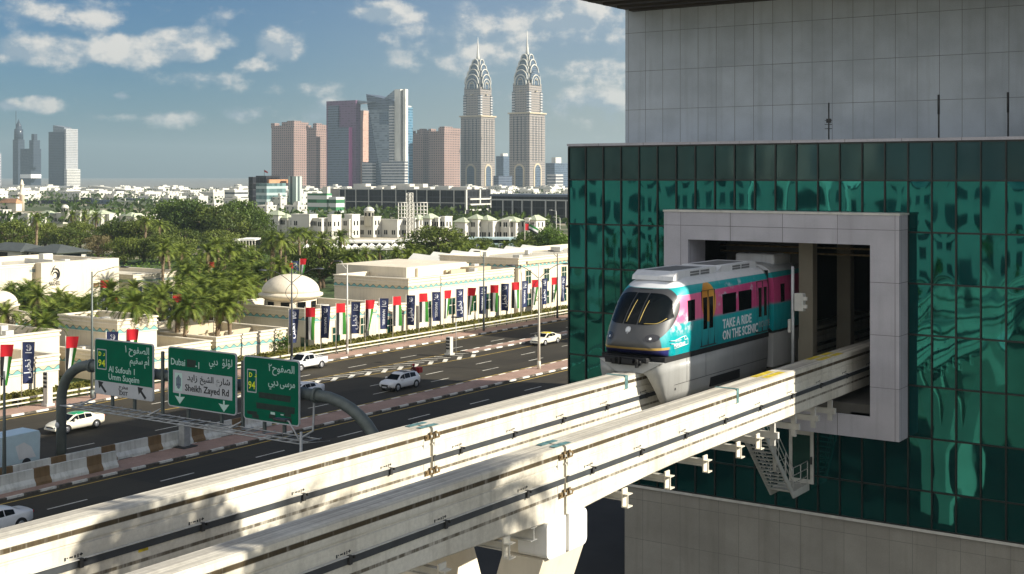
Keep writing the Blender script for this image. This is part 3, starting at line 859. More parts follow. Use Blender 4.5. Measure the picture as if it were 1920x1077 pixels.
# pier with a V of two arms
pr = thing('guideway_pier', 'cream concrete V shaped pier under the joint of both track beams', 'pier', (-23.05, 32.2, 0))
cm = MB()
ZT = BT - 3.12
for sgn, xt in ((1, XN), (-1, XFB)):
    xi = -23.05
    for y0, y1 in ((31.05, 33.35),):
        a = (xt + sgn * 0.42, xt - sgn * 1.0)
        poly = [(a[0], ZT), (xi + sgn * 0.9, 4.2), (xi - sgn * 0.02, 4.2), (xi - sgn * 0.02, 5.3), (a[1], ZT)]
        if sgn < 0: poly = poly[::-1]
        cm.prism(poly, 'y', y0, y1)
cm.prism([(-23.95, 0), (-22.15, 0), (-22.15, 4.2), (-23.95, 4.2)], 'y', 31.05, 33.35)
cm.build('pier_shaft', M['cornice'], pr)
MB().box(XFB + 0.5, XN - 0.5, 31.2, 33.2, ZT + .02, ZT + 1.0).build('crosshead', M['cornice'], pr)
ib = MB()
for y in (30.6,):
    ib.box(-26, -20.15, y - .16, y + .16, 10.55, 10.58).box(-26, -20.15, y - .16, y + .16, 10.92, 10.95).box(-26, -20.15, y - .02, y + .02, 10.58, 10.92)
ib.build('tie_girder', M['steel_light'], pr)
# cable tray frames hung below the beams
def hanger(y, label):
    t = thing('track_bracket', label, 'bracket', (-20.0, y, 10.8), 0, 'steel brackets hung under the near beam')
    MB().box(-26.2, -19.98, y - .10, y + .10, 10.93, 10.96).box(-26.2, -19.98, y - .02, y + .02, 10.75, 10.93).box(-26.2, -19.98, y - .10, y + .10, 10.72, 10.75).build('cross_bar', M['steel_light'], t)
    MB().box(-19.97, -19.92, y - .16, y + .16, 10.52, 11.10).box(-19.92, -19.74, y - .16, y + .16, 10.52, 10.56).box(-19.92, -19.74, y - .16, y + .16, 10.92, 10.95).box(-19.78, -19.74, y - .16, y - .12, 10.56, 10.92).build('cable_hook', M['pole_cream'], t)
ORD = ['first', 'second', 'third', 'fourth', 'fifth', 'sixth', 'seventh', 'eighth', 'ninth', 'tenth', 'eleventh', 'twelfth', 'thirteenth', 'fourteenth', 'fifteenth', 'sixteenth', 'seventeenth', 'eighteenth', 'nineteenth', 'twentieth',
       'twenty-first', 'twenty-second', 'twenty-third', 'twenty-fourth', 'twenty-fifth', 'twenty-sixth', 'twenty-seventh', 'twenty-eighth', 'twenty-ninth', 'thirtieth']
for i, y in enumerate((35.5, 38.4, 41.3, 44.1, 45.9)):
    hanger(y, ORD[i] + ' steel cable bracket under the near beam, counted from the pier')
for i, y in enumerate((26.0, 28.9)):
    hanger(y, ('farther' if i == 0 else 'nearer') + ' of two steel cable brackets on the viewer side of the pier')
wk = thing('track_walkway', 'steel maintenance walkway slung between the two track beams', 'walkway', (-23.05, 45, 11))
MB().box(-23.6, -22.5, 33.6, 56.5, 10.97, 11.02).build('walkway_deck', M['steel'], wk)
w2 = MB()
for y in (48.2, 50.4, 52.6, 54.6): w2.box(-24.9, -20.05, y - .08, y + .08, 10.5, 10.75).box(-20.4, -20.2, y - .06, y + .06, 10.2, 11.1)
w2.build('walkway_bearer', M['steel_light'], wk)
# signal mast between the train and the empty track
sm = thing('signal_mast', 'slim grey signal mast with white equipment box beside the train at the portal', 'signal', (-22.2, 55, 12.3))
MB().tube([(-22.2, 55, 11.02), (-22.2, 55, 16.9)], 0.075, 8).build('mast', M['steel'], sm)
MB().rbox(-22.08, -21.66, 54.86, 55.2, 14.9, 15.7, .03).box(-21.66, -21.5, 54.9, 55.0, 15.05, 15.2).box(-21.66, -21.5, 54.9, 55.0, 15.4, 15.55).build('equipment_box', M['steel_light'], sm)
MB().rbox(-22.4, -22.28, 54.9, 55.2, 13.9, 14.5, .02).build('junction_box', M['steel_light'], sm)

# ------------------------------------------------------------------ the monorail train
TX = XFB                       # centre line
HWT = 1.50                     # half width
ZB, ZR = 13.62, 16.80          # body underside and roof
YN = 45.55                     # nose tip
def section(u):
    """Body outline, u 0..1 from the lower far side over the roof to the lower near side (dx, z)."""
    pts = [(-1.44, ZB), (-1.5, 14.1), (-1.5, 15.2), (-1.475, 15.9), (-1.40, 16.25), (-1.22, 16.55), (-0.9, 16.72), (-0.45, 16.79), (0, ZR)]
    pts = pts + [(-x, z) for x, z in pts[-2::-1]]
    L = [0]
    for a, b in zip(pts, pts[1:]): L.append(L[-1] + math.dist(a, b))
    s = u * L[-1]
    for i in range(len(pts) - 1):
        if s <= L[i + 1] + 1e-9:
            k = (s - L[i]) / (L[i + 1] - L[i]); return (pts[i][0] + (pts[i + 1][0] - pts[i][0]) * k, pts[i][1] + (pts[i + 1][1] - pts[i][1]) * k)
    return pts[-1]
CZ = 14.75
def closed(u):
    """The same outline closed along the underside."""
    if u <= 0.8: return section(u / 0.8)
    k = (u - 0.8) / 0.2; return (1.44 - 2.88 * k, ZB)
TAB = [closed(i / 240) for i in range(241)]
TABA = [math.atan2(z - CZ, x) for x, z in TAB]
def nose_y(dx, z, rho):
    h = max(0.0, z - 14.0)
    rake = 0.40 * h + 0.13 * h * h + 0.10 * max(0, 14.0 - z)
    bow = 0.20 * (dx / 1.5) ** 2
    rim = 1.15 * (1 - math.sqrt(max(0.0, 1 - min(1.0, rho) ** 3.2)))
    return YN + rake + bow + rim
def nose_pt(u, rho, off=0.0, fn=None):
    dx, z = (fn or section)(u)
    a, c = dx * rho, CZ + (z - CZ) * rho
    return Vector((TX + a, nose_y(a, c, rho) - off, c))
def nose_rho(dx, z):
    """rho of a point of the nose given across and up, by search along the ray from the centre."""
    a = math.atan2(z - CZ, dx)
    sx, sz = TAB[min(range(241), key=lambda i: abs((TABA[i] - a + PI) % (2 * PI) - PI))]
    return math.hypot(dx, z - CZ) / max(1e-6, math.hypot(sx, sz - CZ))
def livery():
    m, nt, b = nodes('train_livery'); g = G(nt)
    v = g.obj('Object'); p = g.xyz(v)
    y, z = p[1], p[2]                              # local: y from the nose, z above the body underside
    wn = g.noise(g.scale(v, (1.2, 1.0, 1.3)), 1.7, 6, 0.62)
    teal = g.mix(g.ramp(z, 0.2, 1.2), (0.0, 0.30, 0.33), (0.01, 0.36, 0.38))
    pat = g.m('MULTIPLY', g.m('GREATER_THAN', g.m('FRACT', g.m('MULTIPLY', g.m('ADD', y, g.m('MULTIPLY', z, 0.7)), 14.0)), 0.6), g.m('MULTIPLY', g.band(y, 2.6, 6.2, 0.4), g.band(z, 0.1, 1.15, 0.1)))
    teal = g.mix(g.m('MULTIPLY', pat, 0.5), teal, (0.004, 0.16, 0.20))
    pinkm = g.m('MULTIPLY', g.ramp(z, 1.22, 1.42), g.ramp(g.m('SUBTRACT', z, g.m('MULTIPLY', y, 0.012)), 2.36, 2.40, 1.0, 0.0))
    pink = g.mix(g.ramp(y, 3, 9), (0.80, 0.16, 0.32), (0.60, 0.07, 0.22))
    c = g.mix(pinkm, teal, pink)
    low = g.m('MULTIPLY', g.band(z, 0.95, 1.75, 0.25), g.m('MULTIPLY', g.ramp(wn, 0.45, 0.6), g.ramp(y, 2.6, 3.3, 1.0, 0.0)))
    c = g.mix(g.m('MULTIPLY', low, 0.85), c, (0.72, 0.66, 0.70))
    hi = g.m('MULTIPLY', g.band(z, 1.7, 2.75, 0.3), g.m('MULTIPLY', g.ramp(wn, 0.53, 0.66), g.band(y, 4.7, 9.8, 0.5)))
    c = g.mix(g.m('MULTIPLY', hi, 0.8), c, (0.55, 0.66, 0.72))
    ey = g.m('DIVIDE', g.m('SUBTRACT', y, 4.66), 0.72); ez = g.m('DIVIDE', g.m('SUBTRACT', z, 1.97), 0.86)
    eg = g.ramp(g.m('ADD', g.m('MULTIPLY', ey, ey), g.m('MULTIPLY', ez, ez)), 0.94, 1.0, 1.0, 0.0)
    c = g.mix(eg, c, g.mix(g.ramp(y, 4.0, 5.3), (0.55, 0.22, 0.03), (0.75, 0.38, 0.06)))
    xr = g.m('DIVIDE', p[0], 1.45)
    zr = g.m('ADD', z, g.m('MULTIPLY', g.m('SUBTRACT', 1.0, g.m('POWER', g.m('ABSOLUTE', xr), 6.0)), 0.17))
    c = g.mix(g.ramp(zr, 2.84, 2.88), c, (0.70, 0.71, 0.72))      # roof
    # the slate nose: everything ahead of a curve on the flank
    cur = g.m('SUBTRACT', 2.06, g.m('MULTIPLY', g.m('POWER', g.m('MAXIMUM', g.m('SUBTRACT', 2.1, z), 0.0), 1.6), 0.90))
    cur = g.m('MAXIMUM', cur, 0.66)
    ahead = g.m('SUBTRACT', cur, y)
    gm_ = g.ramp(ahead, -0.02, 0.02)
    roof = g.ramp(zr, 2.83, 2.87)
    gm_ = g.m('MULTIPLY', gm_, g.m('SUBTRACT', 1.0, roof))
    grey = (0.075, 0.077, 0.078)
    c = g.mix(gm_, c, grey)
    navy = g.m('MULTIPLY', g.ramp(z, 0.29, 0.31, 1.0, 0.0), g.ramp(y, 1.0, 1.2, 1.0, 0.0))
    gold = g.m('MULTIPLY', g.band(z, 0.30, 0.40, 0.008), g.ramp(y, 1.0, 1.2, 1.0, 0.0))
    c = g.mix(navy, c, (0.018, 0.02, 0.13)); c = g.mix(gold, c, (0.50, 0.33, 0.09))
    gr1 = g.noise(g.scale(v, (1.5, 1.5, 0.35)), 2.2, 6, 0.65)
    c = g.mix(g.m('MULTIPLY', g.ramp(gr1, 0.5, 0.72), g.ramp(z, 0.0, 1.6, 0.34, 0.10)), c, (0.10, 0.085, 0.065))      # road grime
    g.put(b.inputs['Base Color'], c)
    g.put(b.inputs['Metallic'], g.m('MULTIPLY', gm_, 0.35))
    g.put(b.inputs['Roughness'], g.ramp(gr1, 0.3, 0.7, 0.28, 0.5)); b.inputs['Coat Weight'].default_value = 0.25; b.inputs['Coat Roughness'].default_value = 0.1
    return m
M['livery'] = livery()
M['skirt'] = pm('train_skirt_pale_grey', (0.42, 0.42, 0.40), 0.4, 0.08, 0.8, streak=0.15)
M['ac_unit'] = pm('roof_unit_white', (0.66, 0.67, 0.68), 0.45, 0.08, 0.8, streak=0.2)
M['grille'] = pm('roof_unit_grille', (0.16, 0.165, 0.17), 0.6, 0.1, 3)
M['interior_yellow'] = pm('cab_yellow_rail', (0.42, 0.31, 0.08), 0.5, 0.1, 2)
M['bright_print'] = pm('pale_vinyl_lettering', (0.78, 0.80, 0.82), 0.5, 0.03, 2)
M['headlight'] = pm('smoked_headlight', (0.03, 0.03, 0.035), 0.12, 0.1, 3, spec=0.6)

tn = thing('monorail_train', 'grey nosed monorail train in pink and teal livery leaving the station portal', 'train', (TX, YN, BT))
NU, NRHO = 64, 22
body = MB()
Y1 = 56.7
def body_y(u, k):
    y0 = nose_pt(u, 1.0).y
    return y0 + (Y1 - y0) * k
# flank and roof
body.grid(lambda u, w: (TX + section(u)[0], body_y(u, w), section(u)[1]), NU, 40)
body.grid(lambda u, w: nose_pt(u, 1 - w * 0.999, 0, closed), 80, NRHO, flip=True)
body.grid(lambda u, w: (TX + section(u)[0] * (1 - w * .98), Y1, CZ + (section(u)[1] - CZ) * (1 - w * .98)), NU, 2)
bm = bmesh.new(); me_ = body.mesh('car_body', M['livery'], (TX, YN, ZB)); bm.from_mesh(me_)
bmesh.ops.remove_doubles(bm, verts=bm.verts, dist=0.002); bm.to_mesh(me_); bm.free()
for p in me_.polygons: p.use_smooth = True
cb = link('car_body', me_, tn, (TX, YN, ZB))
# windscreen: three panes, laid 1.5 cm proud of the nose
def nose_patch(fx, n=14, off=0.016):
    mb = MB()
    def fn(u, w):
        dx, z = fx(u, w); r = min(0.985, nose_rho(dx, z))
        return (TX + dx, nose_y(dx, z, r) - off, z)
    mb.grid(fn, n, n); return mb
ZW0, ZW1 = 14.93, 16.13
def pane_fn(a0, a1, b0, b1, round_=0):
    def fn(u, w):
        z = ZW0 + (ZW1 - ZW0) * w
        x0 = a0 + (b0 - a0) * w; x1 = a1 + (b1 - a1) * w
        x = x0 + (x1 - x0) * u
        if round_:
            s = u ** 4
            zc = 15.48
            z = z + (zc - z) * 0.48 * s if round_ > 0 else z
        return (x, z)
    return fn
for nm, fn in (('windscreen', pane_fn(-0.36, 0.24, -0.26, 0.26)),):
    nose_patch(fn).build(nm, M['glass_dark'], tn)
nose_patch(pane_fn(0.29, 1.43, 0.31, 1.26, 1)).build('windscreen', M['glass_dark'], tn)
nose_patch(lambda u, w: (lambda q: (-q[0] - 0.06, q[1]))(pane_fn(0.35, 1.37, 0.26, 1.20, 1)(u, w)), 14).build('windscreen', M['glass_dark'], tn)
# yellow cab rails just inside the panes
mb = MB()
for a, b_ in ((0.34, 0.42), (-0.24, -0.12)):
    pts = []
    for i in range(6):
        z = ZW0 + 0.08 + (ZW1 - ZW0 - 0.35) * i / 5; x = a + (b_ - a) * i / 5
        pts.append((TX + x, nose_y(x, z, nose_rho(x, z)) - 0.02, z))
    mb.tube(pts, [0.02, 0.02, 0.018, .015, .012, .008], 5)
mb.build('cab_rail', M['interior_yellow'], tn)
pts = []
for i in range(14):
    x = 0.55 + 0.72 * i / 13; z = ZW0 + 0.045 + (0.20 * max(0, (i - 7) / 6) ** 2)
    pts.append((TX + x, nose_y(x, z, min(.985, nose_rho(x, z))) - 0.02, z))
MB().tube(pts, 0.016, 5).build('cab_sill', M['interior_yellow'], tn)
# headlights, emblem, coupling, slot above the windscreen
for s in (-1, 1):
    hx, hz = s * 0.98, 14.42
    h = nose_patch(lambda u, w: (hx + 0.25 * math.cos(2 * PI * u) * w, hz + 0.155 * math.sin(2 * PI * u) * w), 16, 0.02)
    hl = h.build('headlight', M['headlight'], tn)
    nose_patch(lambda u, w: (hx - s * .04 + 0.05 * math.cos(2 * PI * u) * w, hz - .02 + 0.05 * math.sin(2 * PI * u) * w), 8, 0.028).build('lamp_lens', M['lamp_glass'], hl)
ex, ez = -0.06, 14.72
em = MB()
def on_nose(dx, z, off): return (TX + dx, nose_y(dx, z, nose_rho(dx, z)) - off, z)
for k in range(17):                      # a round palm-leaf badge
    a = R(-60 + 300 * k / 16)
    for q in (-.06, .06):
        pass
    r0, r1 = 0.03, 0.125
    c0, s0 = math.cos(a), math.sin(a)
    n0 = (-s0 * .012, c0 * .012)
    P = [(ex + c0 * r0 + n0[0], ez + s0 * r0 + n0[1]), (ex + c0 * r0 - n0[0], ez + s0 * r0 - n0[1]), (ex + c0 * r1 - n0[0], ez + s0 * r1 - n0[1]), (ex + c0 * r1 + n0[0], ez + s0 * r1 + n0[1])]
    em.add([on_nose(p[0], p[1], .022) for p in P], [(0, 1, 2, 3)])
em.add([on_nose(ex + .075 * math.cos(2 * PI * k / 14), ez + .03 + .06 * math.sin(2 * PI * k / 14), .026) for k in range(14)], [tuple(range(14))])
em.add([on_nose(ex + a, ez + b_, .024) for a, b_ in ((-.012, -.16), (.012, -.16), (.012, -.02), (-.012, -.02))], [(0, 1, 2, 3)])
em.build('palm_badge', M['palm_emblem'], tn)
nose_patch(lambda u, w: (-.02 + .62 * (u - .5), 16.27 + .03 * (w - .5)), 6, .014).build('vent_slot', M['black'], tn)
# black sill band and coupling gear
MB().box(TX - 1.47, TX + 1.47, YN + .62, Y1, 13.42, 13.64).build('sill_band', M['black'], tn)
cp = MB()
cp.rbox(TX - 1.12, TX + 0.85, YN + .22, YN + .7, 13.40, 13.62, .05)
cp.box(TX - .98, TX - .52, YN + .05, YN + .2, 13.36, 13.56).box(TX - .2, TX + .3, YN + .02, YN + .2, 13.38, 13.55).box(TX + .42, TX + .5, YN + .04, YN + .2, 13.22, 13.56).box(TX - .36, TX - .3, YN + .04, YN + .2, 13.3, 13.6)
cp.tube([(TX - .75, YN + .12, 13.44), (TX - .75, YN - .02, 13.44)], .08, 8).tube([(TX + .62, YN + .1, 13.46), (TX + .62, YN, 13.46)], .06, 8)
cp.box(TX - .8, TX + .5, YN + .26, YN + .6, 13.28, 13.40)
cp.build('coupling_gear', M['black'], tn)
# skirts straddling the beam: a moulded front arch, then the flanks
sk = MB()
ns = 10
def skirt_front(z, dx): return YN + .36 + .60 * max(0, (13.4 - z) / 1.65) ** 1.6 + .12 * (abs(dx) / 1.5) ** 4
prof_o = [(1.46, 13.44), (1.47, 13.0), (1.46, 12.5), (1.42, 12.05), (1.34, 11.75)]
prof_i = [(.62, 12.98), (.78, 12.88), (.90, 12.62), (.98, 12.25), (1.08, 11.75)]
for s in (1, -1):
    fo = [(TX + s * a, skirt_front(z, a), z) for a, z in prof_o]
    fi = [(TX + s * a, skirt_front(z, a) - (.10 if k < 3 else .04), z) for k, (a, z) in enumerate(prof_i)]
    bo = [(TX + s * a, Y1 - .1, z) for a, z in prof_o]
    bi = [(TX + s * a, Y1 - .1, z) for a, z in prof_i]
    n = len(fo); vs = fo + fi + bo + bi; fs = []
    for k in range(n - 1):
        fs += [(k, k + 1, n + k + 1, n + k), (k, 2 * n + k, 2 * n + k + 1, k + 1), (n + k, n + k + 1, 3 * n + k + 1, 3 * n + k), (2 * n + k, 3 * n + k, 3 * n + k + 1, 2 * n + k + 1)]
    fs += [(n - 1, 3 * n - 1, 4 * n - 1, 2 * n - 1), (0, n, 3 * n, 2 * n)]
    if s < 0: fs = [f[::-1] for f in fs]
    sk.add(vs, fs, 0, True)
yb = skirt_front(13.3, .3) - .06
sk.add([(TX - 1.46, yb + .08, 13.44), (TX + 1.46, yb + .08, 13.44), (TX + .62, yb, 12.98), (TX - .62, yb, 12.98), (TX - 1.46, Y1 - .1, 13.44), (TX + 1.46, Y1 - .1, 13.44), (TX + .62, Y1 - .1, 12.98), (TX - .62, Y1 - .1, 12.98)],
       [(0, 3, 2, 1), (3, 7, 6, 2), (0, 1, 5, 4)])
sk.build('skirt', M['skirt'], tn)
df = MB()
for y in (YN + 2.6, YN + 4.4): df.box(TX + 1.468, TX + 1.474, y, y + .015, 12.45, 13.4)
df.box(TX + 1.455, TX + 1.47, YN + 1.5, Y1 - .2, 12.42, 12.435).box(TX + 1.43, TX + 1.46, YN + 1.55, YN + 1.62, 12.2, 12.3)
df.build('skirt_joint', M['dark_metal'], tn)
MB().box(TX + 1.38, TX + 1.466, YN + 4.9, YN + 7.9, 11.9, 12.3).build('bogie_opening', M['black'], tn)
# inner guide gear visible in the arch
gg = MB()
for s in (-1, 1): gg.lathe([(.0, -.12), (.3, -.12), (.3, .12), (0, .12)], (TX + s * .62, YN + 1.4, 12.75), 14).box(TX + s * .45, TX + s * .8, YN + 1.2, YN + 1.6, 12.9, 13.1)
gg.build('guide_wheel', M['black'], tn)
# windows and doors on the near flank
XS = TX + HWT
def side_window(px0, px1, z0=14.93, z1=15.8, name='window', parent=None, far=False):
    y0, y1 = yx(px0, XS), yx(px1, XS)
    MB().rbox(XS - .05, XS + .008, y0, y1, z0, z1, .006).build(name, M['glass_dark'], parent or tn)
    return y0, y1
side_window(1290, 1303)
for a, b_ in ((1355, 1380), (1385.5, 1409)): side_window(a, b_)
for a, b_, c, d in ((1319, 1326, 1330, 1337), (1422.5, 1428, 1432.5, 1437.5)):
    y0, y1 = yx(a - 3, XS), yx(d + 3, XS)
    mb = MB()
    ym = (y0 + y1) / 2
    for y in (y0, ym, y1): mb.box(XS - .03, XS + .006, y - .006, y + .006, 13.75, 16.1)
    mb.box(XS - .03, XS + .006, y0, y1, 16.09, 16.105).box(XS - .02, XS + .03, y0 - .1, y1 + .1, 13.72, 13.76)
    dd = mb.build('door', M['dark_metal'], tn)
    side_window(a, b_, 14.45, 15.8, 'door_glass', dd); side_window(c, d, 14.45, 15.8, 'door_glass', dd)
# roof air conditioning units
for y0, y1 in ((YN + 2.35, YN + 6.55), (YN + 6.62, YN + 10.9)):
    ac = MB().prism([(y0, 16.6), (y1, 16.6), (y1, 16.90), (y1 - .12, 16.98), (y0 + .5, 16.98), (y0 + .06, 16.78)], 'x', TX - 1.0, TX + .95).box(TX + .951, TX + .975, y0 + .5, y1 - .2, 16.64, 16.70).build('roof_unit', M['ac_unit'], tn)
    gr = MB()
    for k in range(2):
        for j in range(2):
            ya = y0 + 1.6 + k * 1.0
            gr.box(TX + .951, TX + .965, ya, ya + .85, 16.72 + j * .11, 16.80 + j * .11)
    gr.build('louvre', M['grille'], ac)
    MB().box(TX - .7, TX + .6, y0 + .5, y1 - .7, 16.981, 16.986).build('top_panel', M['grille'], ac)
# lettering on the flank
xt = XS + .004
text('TAKE A RIDE', 0.56, (xt, yx(1355, XS), 14.30), FACE_E, M['bright_print'], tn, bold=0.012, width=yx(1409, XS) - yx(1355, XS))
text('ON THE SCENIC', 0.56, (xt, yx(1355, XS), 13.80), FACE_E, M['bright_print'], tn, bold=0.012, width=yx(1421, XS) - yx(1355, XS))
M['faint_print'] = pm('faint_grey_lettering', (0.30, 0.34, 0.35), 0.6, 0.2, 3)
text('ROUTE', 0.40, (xt, yx(1423, XS), 13.96), FACE_E, M['faint_print'], tn, width=yx(1443, XS) - yx(1423, XS))
yl0 = yx(1262, XS)
text('THE PALM', 0.13, (xt, yl0 + .14, 14.18), FACE_E, M['bright_print'], tn)
text('MONORAIL', 0.2, (xt, yl0 + .08, 13.99), FACE_E, M['bright_print'], tn, bold=.006)
lg = MB()
def strk(pts, r=.016): lg.tube([(xt, yl0 + a, 13.95 + b_) for a, b_ in pts], r, 4)
strk([(-.22, .33), (.15, .30), (.9, .40), (1.15, .40), (1.32, .28), (1.34, .05), (.1, -.02)]); strk([(-.18, .20), (.12, .17)]); strk([(1.0, .38), (1.02, .26), (1.3, .26)])
lg.build('train_outline', M['bright_print'], tn)
# second car, standing in the hall behind a dark gangway
c2 = MB(); YA, YB2 = 57.25, 62.4
c2.grid(lambda u, w: (TX + section(u)[0], YA + (YB2 - YA) * w, section(u)[1]), NU, 8)
c2.grid(lambda u, w: (TX + section(u)[0] * (1 - w * .98), YA, CZ + (section(u)[1] - CZ) * (1 - w * .98)), NU, 2, flip=True)
c2.build('trailer_body', M['livery'], tn, (TX, YN, ZB))
MB().box(TX - 1.2, TX + 1.2, Y1, YA, 13.7, 16.5).build('gangway', M['black'], tn)
MB().box(TX - 1.46, TX + 1.46, YA, YB2, 11.9, 13.5).build('trailer_skirt', M['skirt'], tn)
MB().rbox(TX - 1.05, TX + 1.0, YA + 1.2, YB2 - 1, 16.62, 17.2, .12).build('roof_unit', M['ac_unit'], tn)
side_window(1464, 1471)

# ------------------------------------------------------------------ sign gantry
GY = 57.2
ga = thing('sign_gantry', 'grey steel tube gantry arching over the shaded carriageway and carrying green signs', 'gantry', (-63, GY, 0))
pts = [(-78, GY, 0), (-78, GY, 5.0)]
for k in range(1, 9):
    a = R(90 * k / 8); pts.append((-78 + 3.3 * (1 - math.cos(a)), GY, 5.0 + 2.75 * math.sin(a)))
pts += [(-66, GY, 7.75), (-54.4, GY, 7.75)]
for k in range(1, 10):
    a = R(90 * k / 9); pts.append((-53.2 + 5.0 * math.sin(a), GY, 3.9 + 3.85 * math.cos(a)))
pts += [(-48.2, GY, 0)]
MB().tube(pts, 0.36, 14).build('arch_tube', M['pole'], ga)
for x in (-74.6, -53.4): MB().tube([(x - .13, GY, 7.75), (x + .13, GY, 7.75)], 0.47, 16).build('flange', M['pole'], ga)
for x in (-71.9, -69.6, -66.8, -64.3, -61.2, -59.3, -57.4, -55.7):
    MB().box(x - .1, x + .1, GY - .45, GY - .3, 5.15, 9.4).build('sign_bracket', M['pole'], ga)
ct = MB()
for y in (54.9, 55.6, 56.6): ct.tube([(-75, y, 5.28), (-52.6, y, 5.28)], .045, 5)
for k in range(24):
    x = -74.8 + k * .96
    ct.tube([(x, 54.9, 5.28), (x, 56.9, 5.28)], .03, 4).tube([(x, 54.9, 5.28), (x + .96, 56.6, 5.28)], .018, 4)
ct.build('catwalk_grating', M['steel'], ga)
for x in (-74, -67, -59.4, -53.5): MB().tube([(x, 55.7, 5.28), (x, GY - .2, 5.6), (x, GY - .1, 7.5)], .07, 6).build('catwalk_strut', M['steel'], ga)
MB().lathe([(0, 0), (.21, 0), (.21, .05), (0, .05)], (-77.9, GY - .45, 3.3), 18, axis='y').build('number_disc', M['sign_white'], ga)

def rrect(x0, x1, z0, z1, r, n=5):
    P = []
    for cx_, cz_, a0 in ((x1 - r, z0 + r, -90), (x1 - r, z1 - r, 0), (x0 + r, z1 - r, 90), (x0 + r, z0 + r, 180)):
        for k in range(n + 1):
            a = R(a0 + 90 * k / n); P.append((cx_ + r * math.cos(a), cz_ + r * math.sin(a)))
    return P
SY = 56.5
def sign(x0, x1, z0, z1, label):
    t = thing('road_sign', label, 'road sign', ((x0 + x1) / 2, SY, z0), 0, 'signs on the gantry')
    MB().prism(rrect(x0, x1, z0, z1, .22), 'y', SY, SY + .10).build('back_plate', M['sign_white'], t)
    MB().prism(rrect(x0 + .07, x1 - .07, z0 + .07, z1 - .07, .18), 'y', SY - .006, SY - .001).build('green_face', M['sign_green'], t)
    return t
def stext(t, s, size, x, z, mat='sign_text', align='LEFT', bold=.006, width=None, dy=.012, nm='lettering'):
    return text(s, size, (x, SY - dy, z), FACE_S, M[mat], t, align, bold, width, nm)
def arrow(t, x, z, pts, mat):
    MB().prism([(x + a, z + b) for a, b in pts], 'y', SY - .016, SY - .011).build('arrow', M[mat], t)
def badge94(t, x, z, w=1.0, h=1.75):
    bd = MB().prism(rrect(x, x + w, z, z + h, .06), 'y', SY - .012, SY - .008).build('route_badge', M['sign_white'], t)
    MB().prism(rrect(x + .07, x + w - .07, z + .07, z + h - .07, .04), 'y', SY - .018, SY - .013).build('badge_face', M['sign_green'], bd)
    text('D', .40, (x + .17, SY - .024, z + h * .66), FACE_S, M['sign_yellow'], bd, bold=.008)
    text('د', .40, (x + .66, SY - .024, z + h * .68), FACE_S, M['sign_yellow'], bd, bold=.008)
    text('94', .46 * h, (x + w / 2, SY - .024, z + h * .16), FACE_S, M['sign_yellow'], bd, 'CENTER', .006, width=w * .72)
X0, X1, Z0, Z1 = -73.4, -67.35, 6.05, 9.85
s1 = sign(X0, X1, Z0, Z1, 'green road sign with exit strip and two slanted black arrows, farthest from the beams')
MB().prism(rrect(X0 + .07, X1 - .07, Z0 + .07, Z0 + .92, .1), 'y', SY - .011, SY - .007).build('exit_strip', M['sign_white'], s1)
stext(s1, arabic('الصفوح') , .66, X1 - .4, 9.12, align='RIGHT', width=2.05); stext(s1, '١', .66, X1 - 2.85, 9.12)
stext(s1, arabic('سقيم') , .62, X1 - 1.05, 8.42, align='RIGHT', width=1.3); stext(s1, arabic('أم'), .62, X1 - .38, 8.42, align='RIGHT', width=.5)
badge94(s1, X0 + .28, 7.75, 1.0, 1.4)
stext(s1, 'Al Sufouh 1', .58, X0 + 1.5, 7.66, width=2.7); stext(s1, 'Umm Suqeim', .58, X0 + 1.5, 7.14, width=3.15)
NWARROW = [(-.55, .34), (.02, .30), (-.14, .12), (.34, -.32), (.18, -.44), (-.28, .0), (-.44, -.18)]
arrow(s1, X0 + .95, 6.60, NWARROW, 'sign_black'); arrow(s1, X1 - 1.0, 6.56, NWARROW, 'sign_black')
stext(s1, arabic('مخرج'), .40, X0 + 3.05, 6.62, 'sign_black', 'CENTER', width=.95, dy=.016); stext(s1, 'EXIT', .36, X0 + 3.05, 6.20, 'sign_black', 'CENTER', width=.85, dy=.016)
X0, X1, Z0, Z1 = -65.9, -59.55, 5.95, 9.85
s2 = sign(X0, X1, Z0, Z1, 'green road sign with a white street name panel, between two other signs')
stext(s2, 'Dubai', .62, X0 + .3, 8.68, width=1.35); stext(s2, '-1', .60, X0 + 2.6, 8.62)
MB().prism([(X0 + 1.8, 8.64), (X0 + 2.64, 8.66), (X0 + 2.66, 9.12), (X0 + 1.82, 9.15)], 'y', SY - .013, SY - .008).build('cover_patch', M['sign_patch'], s2)
stext(s2, arabic('دبي'), .64, X1 - 1.65, 8.98, align='RIGHT', width=.8); stext(s2, arabic('لؤلؤ'), .64, X1 - .35, 8.98, align='RIGHT', width=.9)
MB().prism(rrect(X0 + .5, X1 - .35, 6.86, 8.36, .05), 'y', SY - .012, SY - .008).build('street_panel', M['sign_white'], s2)
cr = MB().prism(rrect(X0 + .68, X0 + 1.38, 7.02, 8.19, .04), 'y', SY - .015, SY - .0125).build('emblem_panel', M['sign_text'], s2)
eb = MB()
for a, w, z0, z1 in ((.80, .07, 7.32, 7.87), (.89, .07, 7.19, 7.95), (.98, .10, 7.15, 8.05), (1.1, .07, 7.19, 7.95), (1.19, .07, 7.32, 7.87)): eb.box(X0 + a, X0 + a + w, SY - .02, SY - .0155, z0, z1)
eb.box(X0 + .84, X0 + 1.22, SY - .0215, SY - .0205, 7.4, 7.48)
eb.build('city_emblem', M['sign_slate'], cr)
